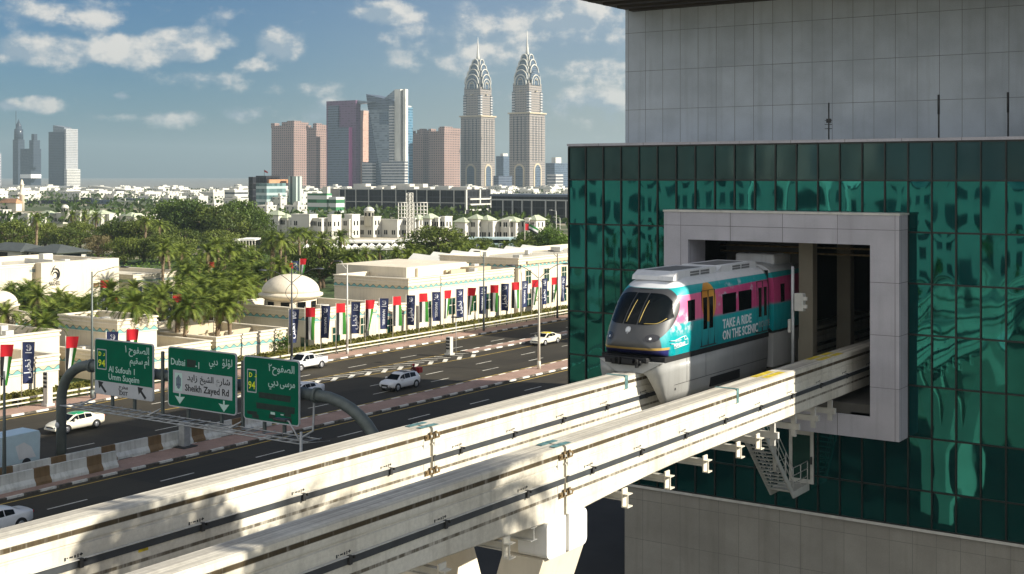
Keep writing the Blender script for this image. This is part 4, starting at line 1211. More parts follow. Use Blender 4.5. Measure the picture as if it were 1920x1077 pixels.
stext(s2, arabic('شارع'), .54, X1 - .55, 7.80, 'sign_black', 'RIGHT', .01, 1.25, .016); stext(s2, arabic('الشيخ'), .54, X1 - 2.05, 7.80, 'sign_black', 'RIGHT', .01, 1.25, .016); stext(s2, arabic('زايد'), .54, X1 - 3.55, 7.80, 'sign_black', 'RIGHT', .01, .95, .016)
stext(s2, 'Sheikh Zayed Rd', .60, X0 + 1.65, 7.10, 'sign_black', width=4.05, bold=.012, dy=.016)
DN = [(-.07, .38), (.07, .38), (.07, .12), (.48, .16), (0, -.34), (-.48, .16), (-.07, .12)]
arrow(s2, X0 + 1.15, 6.52, DN, 'sign_text'); arrow(s2, X1 - 1.1, 6.42, DN, 'sign_text')
X0, X1, Z0, Z1 = -58.9, -54.15, 5.85, 9.82
s3 = sign(X0, X1, Z0, Z1, 'narrower green road sign with dark covered lines of lettering, nearest the beams')
stext(s3, arabic('الصفوح'), .64, X1 - .4, 9.02, align='RIGHT', width=1.85); stext(s3, '٢', .64, X1 - 2.6, 9.02)
stext(s3, arabic('دبي'), .64, X1 - 1.75, 8.16, align='RIGHT', width=.85); stext(s3, arabic('مرسى'), .64, X1 - .35, 8.16, align='RIGHT', width=1.25)
badge94(s3, X0 + .32, 7.55, .82, 1.45)
pt = MB()
for x0, x1, z, h in ((1.35, 4.0, 7.30, .34), (1.15, 4.35, 6.62, .36), (.35, 1.15, 6.02 + .18, .2)): pt.prism([(X0 + x0, z), (X0 + x1, z - .05), (X0 + x1 + .05, z + h), (X0 + x0 - .04, z + h)], 'y', SY - .013, SY - .008)
for x0, z in ((.75, 6.0), (2.2, 6.12), (3.5, 6.38), (3.55, 6.05)): pt.prism([(X0 + x0, z), (X0 + x0 + .6, z - .03), (X0 + x0 + .55, z + .24), (X0 + x0 + .05, z + .26)], 'y', SY - .0135, SY - .0085)
pt.build('cover_patch', M['sign_patch'], s3)
MB().box(X0 + 2.35, X0 + 2.72, SY - .012, SY - .0086, 6.12, 6.52).box(X0 + 3.2, X0 + 3.45, SY - .012, SY - .0086, 6.4, 6.47).build('traffic_symbol', M['sign_text'], s3)

# ------------------------------------------------------------------ barriers, railing, hedge
def barrier(x, y0, y1, label):
    t = thing('concrete_barrier', label, 'barrier', (x, y0, 0), 0, 'striped concrete barriers on the median')
    y = y0; k = 0
    while y < y1 - .1:
        w = 3.0 if k % 2 == 0 else 1.25
        ye = min(y + w, y1)
        MB().prism([(x - .38, .13), (x + .38, .13), (x + .36, .32), (x + .15, .62), (x + .10, 1.26), (x - .10, 1.26), (x - .15, .62), (x - .36, .32)], 'y', y, ye).build('barrier_panel' if k % 2 == 0 else 'brown_panel', M['barrier_white'] if k % 2 == 0 else M['brown'], t)
        y = ye; k += 1
barrier(-77.3, 40, 77, 'long white and brown striped concrete barrier running past the gantry post')
barrier(-75.35, 41.5, 59.8, 'short white and brown striped concrete barrier in front of the long one')
rl = thing('roadside_railing', 'long pale double rail on dark posts behind the far pavement', 'railing', (-101.7, 120, 0))
MB().box(-101.75, -101.65, -40, 300, .82, .98).box(-101.74, -101.66, -40, 300, .42, .54).build('rail', M['pole_cream'], rl)
for k in range(26, 74): MB().box(-101.73, -101.67, k * 2.5 - .05, k * 2.5 + .05, .1, .82).build('railing_post', M['pole_dark'], rl)

def leafbox(mb, x0, x1, y0, y1, z0, z1, n, s, rg):
    for _ in range(n):
        f = rg.random()
        p = Vector((rg.uniform(x0, x1), rg.uniform(y0, y1), rg.uniform(z0, z1)))
        q = rg.randrange(4)
        if q == 0: p.z = z1 + rg.gauss(0, .05)
        elif q == 1: p.x = x1 + rg.gauss(0, .05)
        elif q == 2: p.z = z1 + rg.gauss(0, .05)
        leaf(mb, p, s * rg.uniform(.7, 1.3), rg)
def leaf(mb, p, s, rg, out=None):
    a = Vector((rg.gauss(0, 1), rg.gauss(0, 1), rg.gauss(0, 1)))
    if out is not None: a = a * .7 + out
    a.normalize()
    u = a.orthogonal().normalized(); 
    w = a.cross(u); an = rg.uniform(0, 2 * PI)
    u2 = u * math.cos(an) + w * math.sin(an); w2 = a.cross(u2)
    b = len(mb.v)
    mb.v += [tuple(p - u2 * s * .5 - w2 * s * .12), tuple(p - w2 * s * .32), tuple(p + u2 * s * .55), tuple(p + w2 * s * .32)]
    mb.f.append([b, b + 1, b + 2, b + 3]); mb.m.append(0); mb.sm.append(False)
rg = random.Random(3)
hd = thing('clipped_hedge', 'low clipped green hedge in a long strip behind the roadside railing', 'hedge', (-103.8, 110, 0))
mb = MB(); mb.box(-104.35, -103.35, 55, 215, 0, .98)
leafbox(mb, -104.5, -103.2, 55, 215, .3, 1.05, 13000, .26, rg)
mb.build('hedge_foliage', M['hedge'], hd)

# ------------------------------------------------------------------ flags along the railing
def flag_mat():
    m, nt, b = nodes('red_green_white_black_cloth'); g = G(nt)
    uv = g.xyz(g.N.new('ShaderNodeTexCoord').outputs['UV'])
    u, v = uv[0], uv[1]
    c = g.mix(g.ramp(u, .33, .335), (0.012, 0.012, 0.013), (0.72, 0.72, 0.70))
    c = g.mix(g.ramp(u, .66, .665), c, (0.035, 0.22, 0.02))
    c = g.mix(g.ramp(v, .705, .71), c, (0.58, 0.008, 0.018))
    g.put(b.inputs['Base Color'], c); b.inputs['Roughness'].default_value = .8
    tr = g.N.new('ShaderNodeBsdfTranslucent'); g.L.new(c, tr.inputs['Color'])
    mx = g.N.new('ShaderNodeMixShader'); mx.inputs[0].default_value = .25
    g.L.new(b.outputs[0], mx.inputs[1]); g.L.new(tr.outputs[0], mx.inputs[2]); g.L.new(mx.outputs[0], g.N['Material Output'].inputs[0])
    return m
M['flag'] = flag_mat()
def cloth(seed, red, w=1.15, h=3.7, taper=.55):
    rg = random.Random(seed)
    ph, am, tp = rg.uniform(0, 6), rg.uniform(.05, .20), rg.uniform(.08, taper)
    dr = rg.uniform(-.1, .25)
    def fn(u, v):
        k = 1 - tp * (1 - v) ** 1.2
        off = dr * (1 - v)
        x = .06 + (u * w) * k + off * (u if red else .3)
        y = am * math.sin(u * 5 + ph + v * 2.5) * (0.4 + 1 - v)
        return (x, y, h * (v - 1))
    mb = MB(); mb.grid(fn, 8, 18)
    return mb, fn
POLE_H = 5.9
CL = {}
for sd in range(9):
    CL[('r', sd)] = cloth(sd * 7 + 1, True, taper=.78)[0].mesh('flag_cloth', M['flag'])
    mbn, fnn = cloth(sd * 5 + 2, False, 1.12, 3.8, .30)
    CL[('n', sd)] = (mbn.mesh('banner_cloth', M['navy']), fnn)
def on_cloth(me, fn, s, cx_, w=1.12, h=3.8):
    """Bend flat lettering (x, y in metres over the cloth) onto the cloth."""
    for v in me.vertices:
        u = min(.97, max(.03, v.co.x / w)); t = min(1, max(0, 1 + v.co.y / h))
        p = fn(u, t); v.co = Vector((p[0], p[1] - .012 + v.co.z, p[2]))
    return me
def flag_text(fn, arab):
    if arab:
        me = text_mesh(arabic('نخيل'), .86, 'CENTER', .012)
        L0 = 1.7
    else:
        me = text_mesh('NAKHEEL', .46, 'CENTER', .012)
        L0 = 1.95
    xs = [v.co.x for v in me.vertices]; ys = [v.co.y for v in me.vertices]
    mx, my = (min(xs) + max(xs)) / 2, (min(ys) + max(ys)) / 2
    k = L0 / (max(xs) - min(xs))
    for v in me.vertices:
        a, b = (v.co.x - mx) * k, (v.co.y - my) * k
        if arab: v.co.x, v.co.y = .56 - b, a - 2.45      # reads upwards
        else: v.co.x, v.co.y = .56 + b, -2.35 - a        # reads downwards
    on_cloth(me, fn, 1, 0); me.materials.clear(); me.materials.append(M['flagwhite'])
    return me
def flame_badge(fn):
    mb = MB()
    for q in range(3):
        pts = []
        r = .26 - .075 * q
        for k in range(15):
            a = R(-60 + 300 * k / 14); pts.append((.56 + r * math.sin(a) * (.9), -.55 - r * math.cos(a) * 1.1 - .05 * q))
        for k in range(14):
            a, b = pts[k], pts[k + 1]; wd = .028
            mb.add([(a[0] - wd, a[1], 0), (a[0] + wd, a[1], 0), (b[0] + wd, b[1], 0), (b[0] - wd, b[1], 0)], [(0, 1, 2, 3)])
    mb.add([(.25, -1.02, 0), (.87, -1.02, 0), (.87, -.95, 0), (.25, -.95, 0)], [(0, 1, 2, 3)])
    return on_cloth(mb.mesh('flame_badge', M['flagwhite']), fn, 1, 0)
TXT = {}
for sd in range(9):
    fn = CL[('n', sd)][1]
    TXT[sd] = (flag_text(fn, False), flag_text(fn, True), flame_badge(fn))
pole_me = MB().tube([(0, 0, 0), (0, 0, POLE_H + .08)], .035, 6).mesh('flag_pole', M['pole_cream'])
def flag(x, y, kind, sd, label, rz, z=0, h=1.0):
    t = thing('flag_pole' if kind == 'r' else 'banner_pole', label, 'flag' if kind == 'r' else 'banner', (x, y, z), rz, 'flags and banners along the road railing')
    link('pole', pole_me, t, (x, y, z))
    me = CL[('r', sd)] if kind == 'r' else CL[('n', sd)][0]
    o = link('cloth', me, t, (x, y, z)); o.location = (0, 0, POLE_H)
    if kind != 'r':
        for q, nm in ((TXT[sd][0 if kind == 'e' else 1], 'lettering'), (TXT[sd][2], 'flame_badge')):
            o2 = bpy.data.objects.new(nm, q); COL.objects.link(o2); o2.parent = o
rf = random.Random(8)
FXX = -102.45
seq = []
for k in range(-1, 22):
    seq.append((107.8 + 2.62 * k, ('r' if k % 2 == 0 else ('e' if (k // 2) % 2 == 0 else 'a'))))
nr = nn = 0
for y, kd in seq:
    if kd == 'r':
        nr += 1; lab = ORD[nr - 1] + ' red white green and black flag on the railing, counting right from the domed building'
    else:
        nn += 1; lab = ORD[nn - 1] + (' navy banner with downward Latin letters' if kd == 'e' else ' navy banner with upward Arabic letters') + ', counting right from the lone bush'
    flag(FXX, y, kd, rf.randrange(9), lab, R(52 + rf.uniform(-30, 26)))
for y, kd, lab in ((68.7, 'r', 'red white green and black flag cut by the photo edge'), (70.9, 'a', 'navy banner with white Arabic letters beside the flag at the photo edge'), (75.6, 'r', 'red white green and black flag behind the gantry bend'),
                   (80.2, 'e', 'navy banner peeping over the top of the exit sign'), (82.6, 'r', 'red flag peeping over the top of the exit sign')):
    flag(FXX, y, kd, rf.randrange(9), lab, R(40))

# ------------------------------------------------------------------ street lamps
def lamp_single(x, y, h, label, mat='steel_light', arm=(1.0, 0.0), reach=2.2):
    t = thing('street_lamp', label, 'street lamp', (x, y, 0.13), 0, 'street lamps')
    MB().tube([(x, y, .13), (x, y, h * .5), (x, y, h)], [.15, .11, .07], 8).tube([(x, y, .13), (x, y, .9)], .17, 8).build('pole', M[mat], t)
    a = Vector((arm[0], arm[1], 0)).normalized()
    P = Vector((x, y, h))
    MB().tube([P + Vector((0, 0, -.6)), P + a * .5 + Vector((0, 0, -.05)), P + a * reach * .8 + Vector((0, 0, .42)), P + a * reach + Vector((0, 0, .42))], .04, 6).build('arm', M[mat], t)
    e = P + a * (reach + .35) + Vector((0, 0, .40))
    MB().rbox(e.x - .45, e.x + .45, e.y - .18, e.y + .18, e.z - .06, e.z + .10, .05).build('lamp_head', M['dark_metal'], t)
    return t
def lamp_double(x, y, h, label, mat='steel_light', orn=True, d=(.56, .83)):
    t = thing('street_lamp', label, 'street lamp', (x, y, 0.13), 0, 'street lamps')
    MB().tube([(x, y, .13), (x, y, h * .5), (x, y, h + .35)], [.16, .12, .06], 8).tube([(x, y, .13), (x, y, 1.0)], .2, 8).build('pole', M[mat], t)
    a = Vector((d[0], d[1], 0)).normalized(); P = Vector((x, y, h))
    for s in (-1, 1):
        pts = [P + Vector((0, 0, -1.3))]
        for k in range(1, 7):
            q = k / 6; pts.append(P + a * s * (2.9 * q) + Vector((0, 0, -1.3 + 1.55 * math.sin(q * PI / 2))))
        MB().tube(pts, .04, 6).build('arm', M['dark_metal'], t)
        e = P + a * s * 3.2 + Vector((0, 0, .22))
        MB().lathe([(0, .1), (.3, .06), (.48, -.02), (.45, -.07), (0, -.07)], (e.x, e.y, e.z), 12).build('lamp_head', M['pole_dark'], t)
    if orn:
        mb = MB()
        for s in (-1, 1):
            pts = [P + a * (s * .68 * math.sin(PI * k / 8)) + Vector((0, 0, -3.4 + 2.1 * k / 8)) for k in range(9)]
            mb.tube(pts, .03, 5)
            mb.tube([P + a * s * .5 + Vector((0, 0, -3.75)), P + Vector((0, 0, -3.3))], .03, 5)
        mb.build('ornament', M['dark_metal'], t)
    return t
lamp_single(-100.4, yx(172.5, -100.4), 12.0, 'grey single arm street lamp standing behind the green exit sign', 'pole', (.75, .66), 2.6)
lamp_double(-100.4, yx(547, -100.4), 10.4, 'dark double arm street lamp with ring ornament in front of the dome', 'pole_dark')
lamp_single(-100.4, yx(651, -100.4), 10.6, 'pale thin street lamp between the flags beside the long block corner', 'steel_light', (-.7, -.7), .8)
lamp_single(-100.4, yx(907, -100.4), 10.4, 'thin street lamp in front of the tallest cream block', 'pole', (-.7, -.7), .6)
lamp_double(-75.6, yx(1010.5, -75.6), 11.2, 'tall pale double arm street lamp on the sunlit median', 'pole_cream')
lamp_single(-100.4, yx(1045, -100.4), 9.6, 'dark street lamp beside the green glass corner', 'pole_dark', (-.7, -.7), .6)
lamp_single(-76.0, yx(8, -76.0), 8.0, 'street lamp standing inside the barriers at the photo edge', 'pole', (-.83, -.56), 1.6)
t = lamp_single(-45.5, 47.6, 8.0, 'short street lamp poking up behind the far beam beside the narrow sign', 'steel', (-.95, .1), 1.2)
px_ = 1040; xx = -99.5
t = thing('park_lamp', 'saucer headed park lamp hanging on a curved arm beside the green glass corner', 'street lamp', (xx, 166.5, .1), 0, 'street lamps')
MB().tube([(xx, 166.5, .1), (xx, 166.5, 3.4), (xx, 165.6, 4.9), (xx, 163.6, 5.7), (xx, 161.6, 5.5), (xx, 161.0, 5.0)], .06, 6).build('curved_pole', M['pole_dark'], t)
MB().lathe([(0, .35), (.25, .3), (1.05, .0), (1.0, -.08), (0, -.08)], (xx, 161.0, 4.65), 16).build('lamp_head', M['pole_dark'], t)
# roadside speed cameras
def speed_cam(x, y, h, label):
    t = thing('speed_camera', label, 'speed camera', (x, y, .14), 0, 'roadside speed cameras')
    MB().rbox(x - .3, x + .3, y - .3, y + .3, .14, .14 + h, .05).box(x - .42, x + .42, y - .42, y + .42, .14, .35).build('cabinet', M['steel_light'], t)
    mb = MB()
    for k in range(4): mb.box(x - .24, x + .24, y - .36, y - .3, h - .15 - k * .38, h + .05 - k * .38)
    mb.box(x - .31, x - .3, y - .3, y + .3, .4, h).build('lens_slot', M['black'], t)
speed_cam(-100.3, yx(90, -100.3), 3.1, 'white roadside speed camera cabinet with black slots on the far pavement')
speed_cam(-90.2, yx(843, -90.2), 2.1, 'small white speed camera cabinet on the tip of the splitter island')
t = thing('sign_post', 'thin pole with a small flat plate beside the splitter island cabinet', 'sign post', (-90.4, yx(855, -90.4), .1))
y_ = yx(855, -90.4)
MB().tube([(-90.4, y_, .1), (-90.4, y_, 4.4)], .04, 6).build('pole', M['steel'], t)
MB().box(-91.0, -89.8, y_ - .2, y_ + .3, 4.3, 4.42).build('plate', M['pole_dark'], t)
t = thing('steel_stanchion', 'stout grey stanchion bolted to the median behind the catwalk', 'post', (-76.0, 67, .14))
p = at(346, 838, .13)
t.location = p; WL[t] = p
MB().rbox(p.x - .32, p.x + .32, p.y - .32, p.y + .32, .2, 2.1, .04).build('box_column', M['steel'], t)
MB().box(p.x - .7, p.x + .7, p.y - .7, p.y + .7, .134, .2).build('base_plate', M['dark_metal'], t)
# ramp walls of the underpass by the taxi
t = thing('underpass_ramp', 'sloped grey concrete ramp wall beside the yellow roofed taxi', 'ramp wall', (-90, 165, 0))
MB().add([(-91.4, 148, .1), (-89.4, 148, .1), (-89.4, 168, 3.6), (-91.4, 168, 3.6), (-91.4, 230, 3.6), (-89.4, 230, 3.6), (-91.4, 230, 0), (-89.4, 230, 0)], [(0, 1, 2, 3), (3, 2, 5, 4), (1, 7, 5, 2), (0, 3, 4, 6)]).build('ramp_side', M['wall_grey'], t)

# ------------------------------------------------------------------ vehicles
def vehicle(kind, paint, roofpaint, label, loc, rz, group=None, name='car', cat='car'):
    """Local: x forward, y left."""
    t = thing(name, label, cat, loc, rz, group)
    if kind == 'suv':
        ST = [(-2.3, .62, .55, .95, None), (-2.22, .80, .42, 1.05, None), (-1.95, .90, .32, 1.08, (1.5, .60)), (-1.5, .93, .30, 1.08, (1.62, .66)), (-.6, .94, .28, 1.05, (1.68, .69)), (.25, .94, .28, 1.02, (1.66, .67)), (.62, .94, .28, 1.0, (1.52, .66)), (1.28, .93, .28, 1.0, (1.02, .80)), (1.9, .90, .32, .92, None), (2.22, .78, .40, .80, None), (2.36, .55, .48, .68, None)]
        WB, WR = (-1.42, 1.42), .37
    elif kind == 'taxi':
        ST = [(-2.42, .60, .50, .90, None), (-2.3, .82, .38, 1.0, None), (-1.75, .90, .28, 1.02, (1.06, .72)), (-1.1, .91, .25, .98, (1.36, .62)), (-.4, .92, .25, .95, (1.45, .64)), (.25, .92, .25, .93, (1.43, .63)), (.5, .92, .25, .92, (1.36, .63)), (1.2, .91, .25, .92, (.96, .74)), (1.9, .88, .28, .82, None), (2.3, .76, .34, .70, None), (2.45, .5, .42, .58, None)]
        WB, WR = (-1.42, 1.45), .34
    else:       # pickup
        ST = [(-2.65, .88, .55, 1.08, None), (-2.6, .93, .48, 1.12, None), (-1.2, .93, .42, 1.12, None), (-.72, .93, .42, 1.12, (1.2, .74)), (-.62, .93, .42, 1.12, (1.72, .68)), (.2, .94, .42, 1.10, (1.80, .70)), (.62, .94, .42, 1.08, (1.72, .68)), (1.3, .93, .42, 1.08, (1.12, .80)), (2.1, .91, .45, 1.02, None), (2.5, .82, .5, .92, None), (2.62, .6, .55, .80, None)]
        WB, WR = (-1.65, 1.58), .40
    def ring(s):
        x, w, zb, zs, cab = s
        zr, wr = cab if cab else (zs + .05, w * .82)
        half = [(w * .9, zb), (w, zb + .14), (w, (zb + zs) / 2), (w * .985, zs - .06), (w * .95, zs), (wr + (.0 if cab else 0), zr - (.07 if cab else .015)), (wr * .86, zr), (wr * .4, zr + .025)]
        return [(x, -a, b) for a, b in half[::-1]][::-1][::-1] + [(x, a, b) for a, b in half]
    rings = []
    for s in ST:
        x, w, zb, zs, cab = s
        zr, wr = cab if cab else (zs + .05, w * .82)
        half = [(w * .9, zb), (w, zb + .14), (w, (zb + zs) / 2), (w * .985, zs - .06), (w * .95, zs), (wr, zr - (.07 if cab else .015)), (wr * .86, zr), (wr * .4, zr + .025)]
        rings.append([(x, a, b) for a, b in half] + [(x, -a, b) for a, b in half[::-1]])
    m = len(rings[0]); n = len(rings)
    vs = [p for r in rings for p in r]
    fs = [(i * m + k, i * m + (k + 1) % m, (i + 1) * m + (k + 1) % m, (i + 1) * m + k) for i in range(n - 1) for k in range(m)]
    mats = []
    b = MB()
    for f in fs:
        b.f.append(list(f)); b.sm.append(True)
        cx_ = sum(vs[q][0] for q in f) / 4; cz = sum(vs[q][2] for q in f) / 4
        b.m.append(1 if roofpaint and cz > (1.38 if kind == 'taxi' else 9) else 0)
    b.v = list(vs)
    b.f += [list(range(m)), [(n - 1) * m + k for k in range(m)][::-1]]; b.m += [0, 0]; b.sm += [False, False]
    bo = link('body', b.mesh('body', [M[paint], M[roofpaint or paint]]), t, t.location)
    def P(i, u, j, s):
        """Point on the flank between shoulder (u=0) and roof edge (u=1) at station i."""
        r = rings[i]; a = Vector(r[4]); c = Vector(r[5])
        q = a + (c - a) * u
        return Vector((q.x, q.y * s, q.z))
    L = Vector(t.location)
    def put(name, quads, mat, off=.012):
        mb = MB()
        for q in quads:
            nrm = (q[1] - q[0]).cross(q[3] - q[0]).normalized()
            cen = sum(q, Vector()) / 4
            if nrm.dot(cen - Vector((0, 0, .7))) < 0: nrm = -nrm
            mb.add([p + nrm * off for p in q], [(0, 1, 2, 3)])
        return link(name, mb.mesh(name, M[mat]), t, L)
    cabs = [i for i, s in enumerate(ST) if s[4]]
    i0, i1 = cabs[0], cabs[-1]
    for s in (1, -1):
        qs = []
        mids = cabs
        for i in range(i0 + (1 if kind != 'pickup' else 1), i1 - 0):
            if i + 1 > i1: break
            lo, hi = .14, .93
            if i + 1 == i1: qs.append([P(i, lo, 0, s), P(i + 1, .3, 0, s) * 1.0, P(i + 1, .32, 0, s), P(i, hi, 0, s)])
            else:
                a = P(i, lo, 0, s); b_ = P(i + 1, lo, 0, s); c = P(i + 1, hi, 0, s); d = P(i, hi, 0, s)
                gap = (b_ - a) * .04; qs.append([a + gap, b_ - gap, c - gap, d + gap])
        put('side_window', qs, 'glass_dark')
    def rowq(ia, ib, ua, ub, k=.80):
        ra, rb = rings[ia], rings[ib]
        A = [Vector(ra[6]), Vector(ra[-7])]; B = [Vector(rb[6]), Vector(rb[-7])]
        a0, a1 = A[0] + (B[0] - A[0]) * ua, A[1] + (B[1] - A[1]) * ua
        b0, b1 = A[0] + (B[0] - A[0]) * ub, A[1] + (B[1] - A[1]) * ub
        return [a0, a1, b1, b0]
    put('windscreen', [rowq(i1, i1 - 1, .06, .93)], 'glass_dark', .03)
    put('rear_window', [rowq(i0, i0 + 1, .08, .92)], 'glass_dark', .03)
    tyre = MB().lathe([(WR * .62, -.11), (WR * .93, -.11), (WR, -.07), (WR, .07), (WR * .93, .11), (WR * .62, .11)], (0, 0, 0), 20, axis='y').mesh('wheel', M['black'])
    rim_ = MB().lathe([(0, .06), (WR * .2, .09), (WR * .64, .08), (WR * .64, .11), (WR * .58, .115)], (0, 0, 0), 20, axis='y')
    for k in range(5):
        a = 2 * PI * k / 5; rim_.tube([(0, .1, 0), (math.cos(a) * WR * .6, .1, math.sin(a) * WR * .6)], .035, 4)
    rme = rim_.mesh('rim', M['rim'])
    for wx in WB:
        for s in (1, -1):
            w = bpy.data.objects.new('wheel', tyre); COL.objects.link(w); w.parent = t; w.location = (wx, s * .84, WR)
            if s < 0: w.rotation_euler = (0, 0, PI)
            r_ = bpy.data.objects.new('rim', rme); COL.objects.link(r_); r_.parent = w
    # arches, lights, mirrors, grille
    for s in (1, -1):
        for wx in WB:
          mb = MB(); mb.prism([(wx + (WR + .07) * math.cos(R(q)), WR + (WR + .07) * math.sin(R(q))) for q in range(-25, 206, 15)], 'y', s * .90, s * .945)
          link('wheel_arch', mb.mesh('wheel_arch', M['black']), t, L)
        xf = ST[-1][0]
        hz = ST[-2][3] - .12
        o = link('headlight', MB().rbox(xf - .34, xf - .05, s * .52 - .16, s * .52 + .16, hz - .08, hz + .07, .03).mesh('headlight', M['lamp_glass']), t, L)
        xr = ST[0][0]
        link('tail_light', MB().rbox(xr - .01, xr + .2, s * .60 - .14, s * .60 + .14, .82, .98, .03).mesh('tail_light', M['red_lamp']), t, L)
        link('mirror', MB().rbox(ST[i1 - 1][0] + .15, ST[i1 - 1][0] + .33, s * 1.0 - .11, s * 1.0 + .11, ST[i1][3] + .02, ST[i1][3] + .2, .04).mesh('mirror', M[paint]), t, L)
    xf = ST[-1][0]
    link('grille', MB().rbox(xf - .08, xf + .02, -.42, .42, .48, ST[-1][3] + .02, .02).box(xf - .2, xf - .02, -.62, .62, .34, .44).mesh('grille', M['black']), t, L)
    link('number_plate', MB().box(xf + .015, xf + .035, -.26, .26, .40, .52).mesh('number_plate', M['sign_white']), t, L)
    link('bumper', MB().rbox(xf - .35, xf + .03, -.74, .74, .3, .5, .06).mesh('bumper', M[paint] if kind != 'suv' else M['dark_metal']), t, L)
    if kind == 'pickup':
        link('load_bed', MB().box(-2.5, -.85, -.76, .76, 1.16, 1.19).mesh('load_bed', M['black']), t, L)
        link('bed_rail', MB().box(-2.6, -.75, .78, .92, 1.13, 1.24).box(-2.6, -.75, -.92, -.78, 1.13, 1.24).box(-2.62, -2.5, -.9, .9, 1.12, 1.24).mesh('bed_rail', M[paint]), t, L)
    if kind == 'suv':
        link('roof_rail', MB().tube([(-1.5, .62, 1.68), (.2, .62, 1.70)], .025, 5).tube([(-1.5, -.62, 1.68), (.2, -.62, 1.70)], .025, 5).mesh('roof_rail', M['dark_metal']), t, L)
        link('sunroof', MB().box(-.7, .1, -.45, .45, 1.70, 1.716).mesh('sunroof', M['glass_dark']), t, L)
    return t
TOW = R(-90)       # traffic comes towards the viewer, along -Y
p = at(750, 729, 0); vehicle('suv', 'car_white', None, 'white estate car driving in the shade beside the striped kerb', (p.x, p.y, 0), TOW)
p = at(1023, 645, 0); vehicle('taxi', 'taxi_cream', 'yellow_roof', 'cream taxi with a yellow roof passing the grey ramp wall', (p.x, p.y, 0), TOW, 'taxis')
p = at(141, 806, 0); vehicle('taxi', 'taxi_cream', 'green_roof', 'cream taxi with a green roof passing behind the gantry post', (p.x, p.y, 0), TOW, 'taxis')
p = at(572, 693, 0); vehicle('pickup', 'car_white', None, 'white pickup truck half hidden by the narrow green sign', (p.x, p.y, 0), TOW, name='pickup_truck', cat='pickup truck')
p = at(-18, 1000, 0); vehicle('taxi', 'car_white', None, 'white saloon car showing only its roof in the bottom left corner', (p.x, p.y, 0), TOW)
p = at(566, 748, 0); vehicle('taxi', 'car_white', None, 'shaded pale car mostly hidden behind the narrow green sign', (p.x - .5, p.y + .5, 0), TOW)
# the van cut by the edge of the picture
p = at(-8, 884, 0)
t = thing('panel_van', 'pale blue high van cut off by the photo edge beside the barrier', 'van', (p.x, p.y, 0), TOW)
L = Vector(t.location)
mb = MB(); mb.prism([(-2.9, .45), (2.4, .45), (2.75, .6), (2.8, 1.2), (2.45, 1.35), (1.7, 2.35), (1.4, 2.5), (-2.85, 2.55), (-2.95, 2.3)], 'y', -.98, .98)
M['van_blue'] = pm('pale_blue_van_paint', (0.55, 0.68, 0.70), .3, .05, 2, coat=.5)
link('body', mb.mesh('body', M['van_blue']), t, L)
link('windscreen', MB().add([(2.43, -.85, 1.42), (2.43, .85, 1.42), (1.76, .8, 2.32), (1.76, -.8, 2.32)], [(0, 1, 2, 3)]).mesh('windscreen', M['glass_dark']), t, (L.x, L.y, .02))
for s in (1, -1):
    link('side_window', MB().box(.9, 1.75, s * .978, s * .992, 1.35, 2.05).mesh('side_window', M['glass_dark']), t, L)
    link('swoosh_print', MB().add([(-2.6, s * .985, .7), (-1.2, s * .985, .7), (-.9, s * .985, 1.7), (-1.6, s * .985, 1.9), (-2.2, s * .985, 1.5)], [(0, 1, 2, 3, 4)]).mesh('swoosh_print', M['white']), t, L)
    for wx in (-1.8, 1.8): link('wheel', MB().lathe([(0, -.12), (.36, -.12), (.38, 0), (.36, .12), (0, .12)], (wx, s * .9, .38), 18, axis='y').mesh('wheel', M['black']), t, L)
# delivery rider behind the estate car
p = at(776, 716, 0)
t = thing('delivery_motorcycle', 'small motorcycle with a red delivery box behind the white estate car', 'motorcycle', (p.x, p.y, 0), TOW)
L = Vector(t.location)
for wx in (-.62, .66):
    link('wheel', MB().lathe([(.20, -.05), (.29, -.05), (.31, 0), (.29, .05), (.20, .05)], (wx, 0, .31), 18, axis='y').tube([(wx - .2, 0, .31), (wx + .2, 0, .31)], .03, 4).mesh('wheel', M['black']), t, L)
link('frame', MB().tube([(-.62, 0, .31), (-.1, 0, .42), (.3, 0, .5), (.45, 0, .95), (.66, 0, .31)], .045, 6).rbox(-.25, .25, -.14, .14, .3, .62, .05).mesh('frame', M['dark_metal']), t, L)
link('fuel_tank', MB().rbox(-.02, .42, -.15, .15, .72, .95, .07).mesh('fuel_tank', M['cloth_dark']), t, L)
link('saddle', MB().rbox(-.65, 0, -.13, .13, .72, .82, .04).mesh('saddle', M['black']), t, L)
link('handlebar', MB().tube([(.38, -.36, 1.02), (.46, -.1, 1.04), (.46, .1, 1.04), (.38, .36, 1.02)], .02, 5).mesh('handlebar', M['dark_metal']), t, L)
link('delivery_box', MB().rbox(-1.05, -.42, -.32, .32, .84, 1.42, .04).mesh('delivery_box', M['red_box']), t, L)
r = thing('person', 'rider in dark red clothes and helmet sitting on the motorcycle', 'person', (p.x, p.y, 0), TOW)
def skinned(name, verts, edges, radii, mat, parent, loc):
    me = bpy.data.meshes.new(name); me.from_pydata(verts, edges, []); me.update()
    o = bpy.data.objects.new(name, me); COL.objects.link(o)
    md = o.modifiers.new('skin', 'SKIN'); md.use_smooth_shade = True
    for i, rr in enumerate(radii): me.skin_vertices[0].data[i].radius = (rr, rr)
    me.skin_vertices[0].data[0].use_root = True
    o.modifiers.new('sub', 'SUBSURF').levels = 1
    dg = bpy.context.evaluated_depsgraph_get()
    m2 = bpy.data.meshes.new_from_object(o.evaluated_get(dg))
    bpy.data.objects.remove(o)
    m2.materials.clear(); m2.materials.append(mat)
    return link(name, m2, parent, loc)
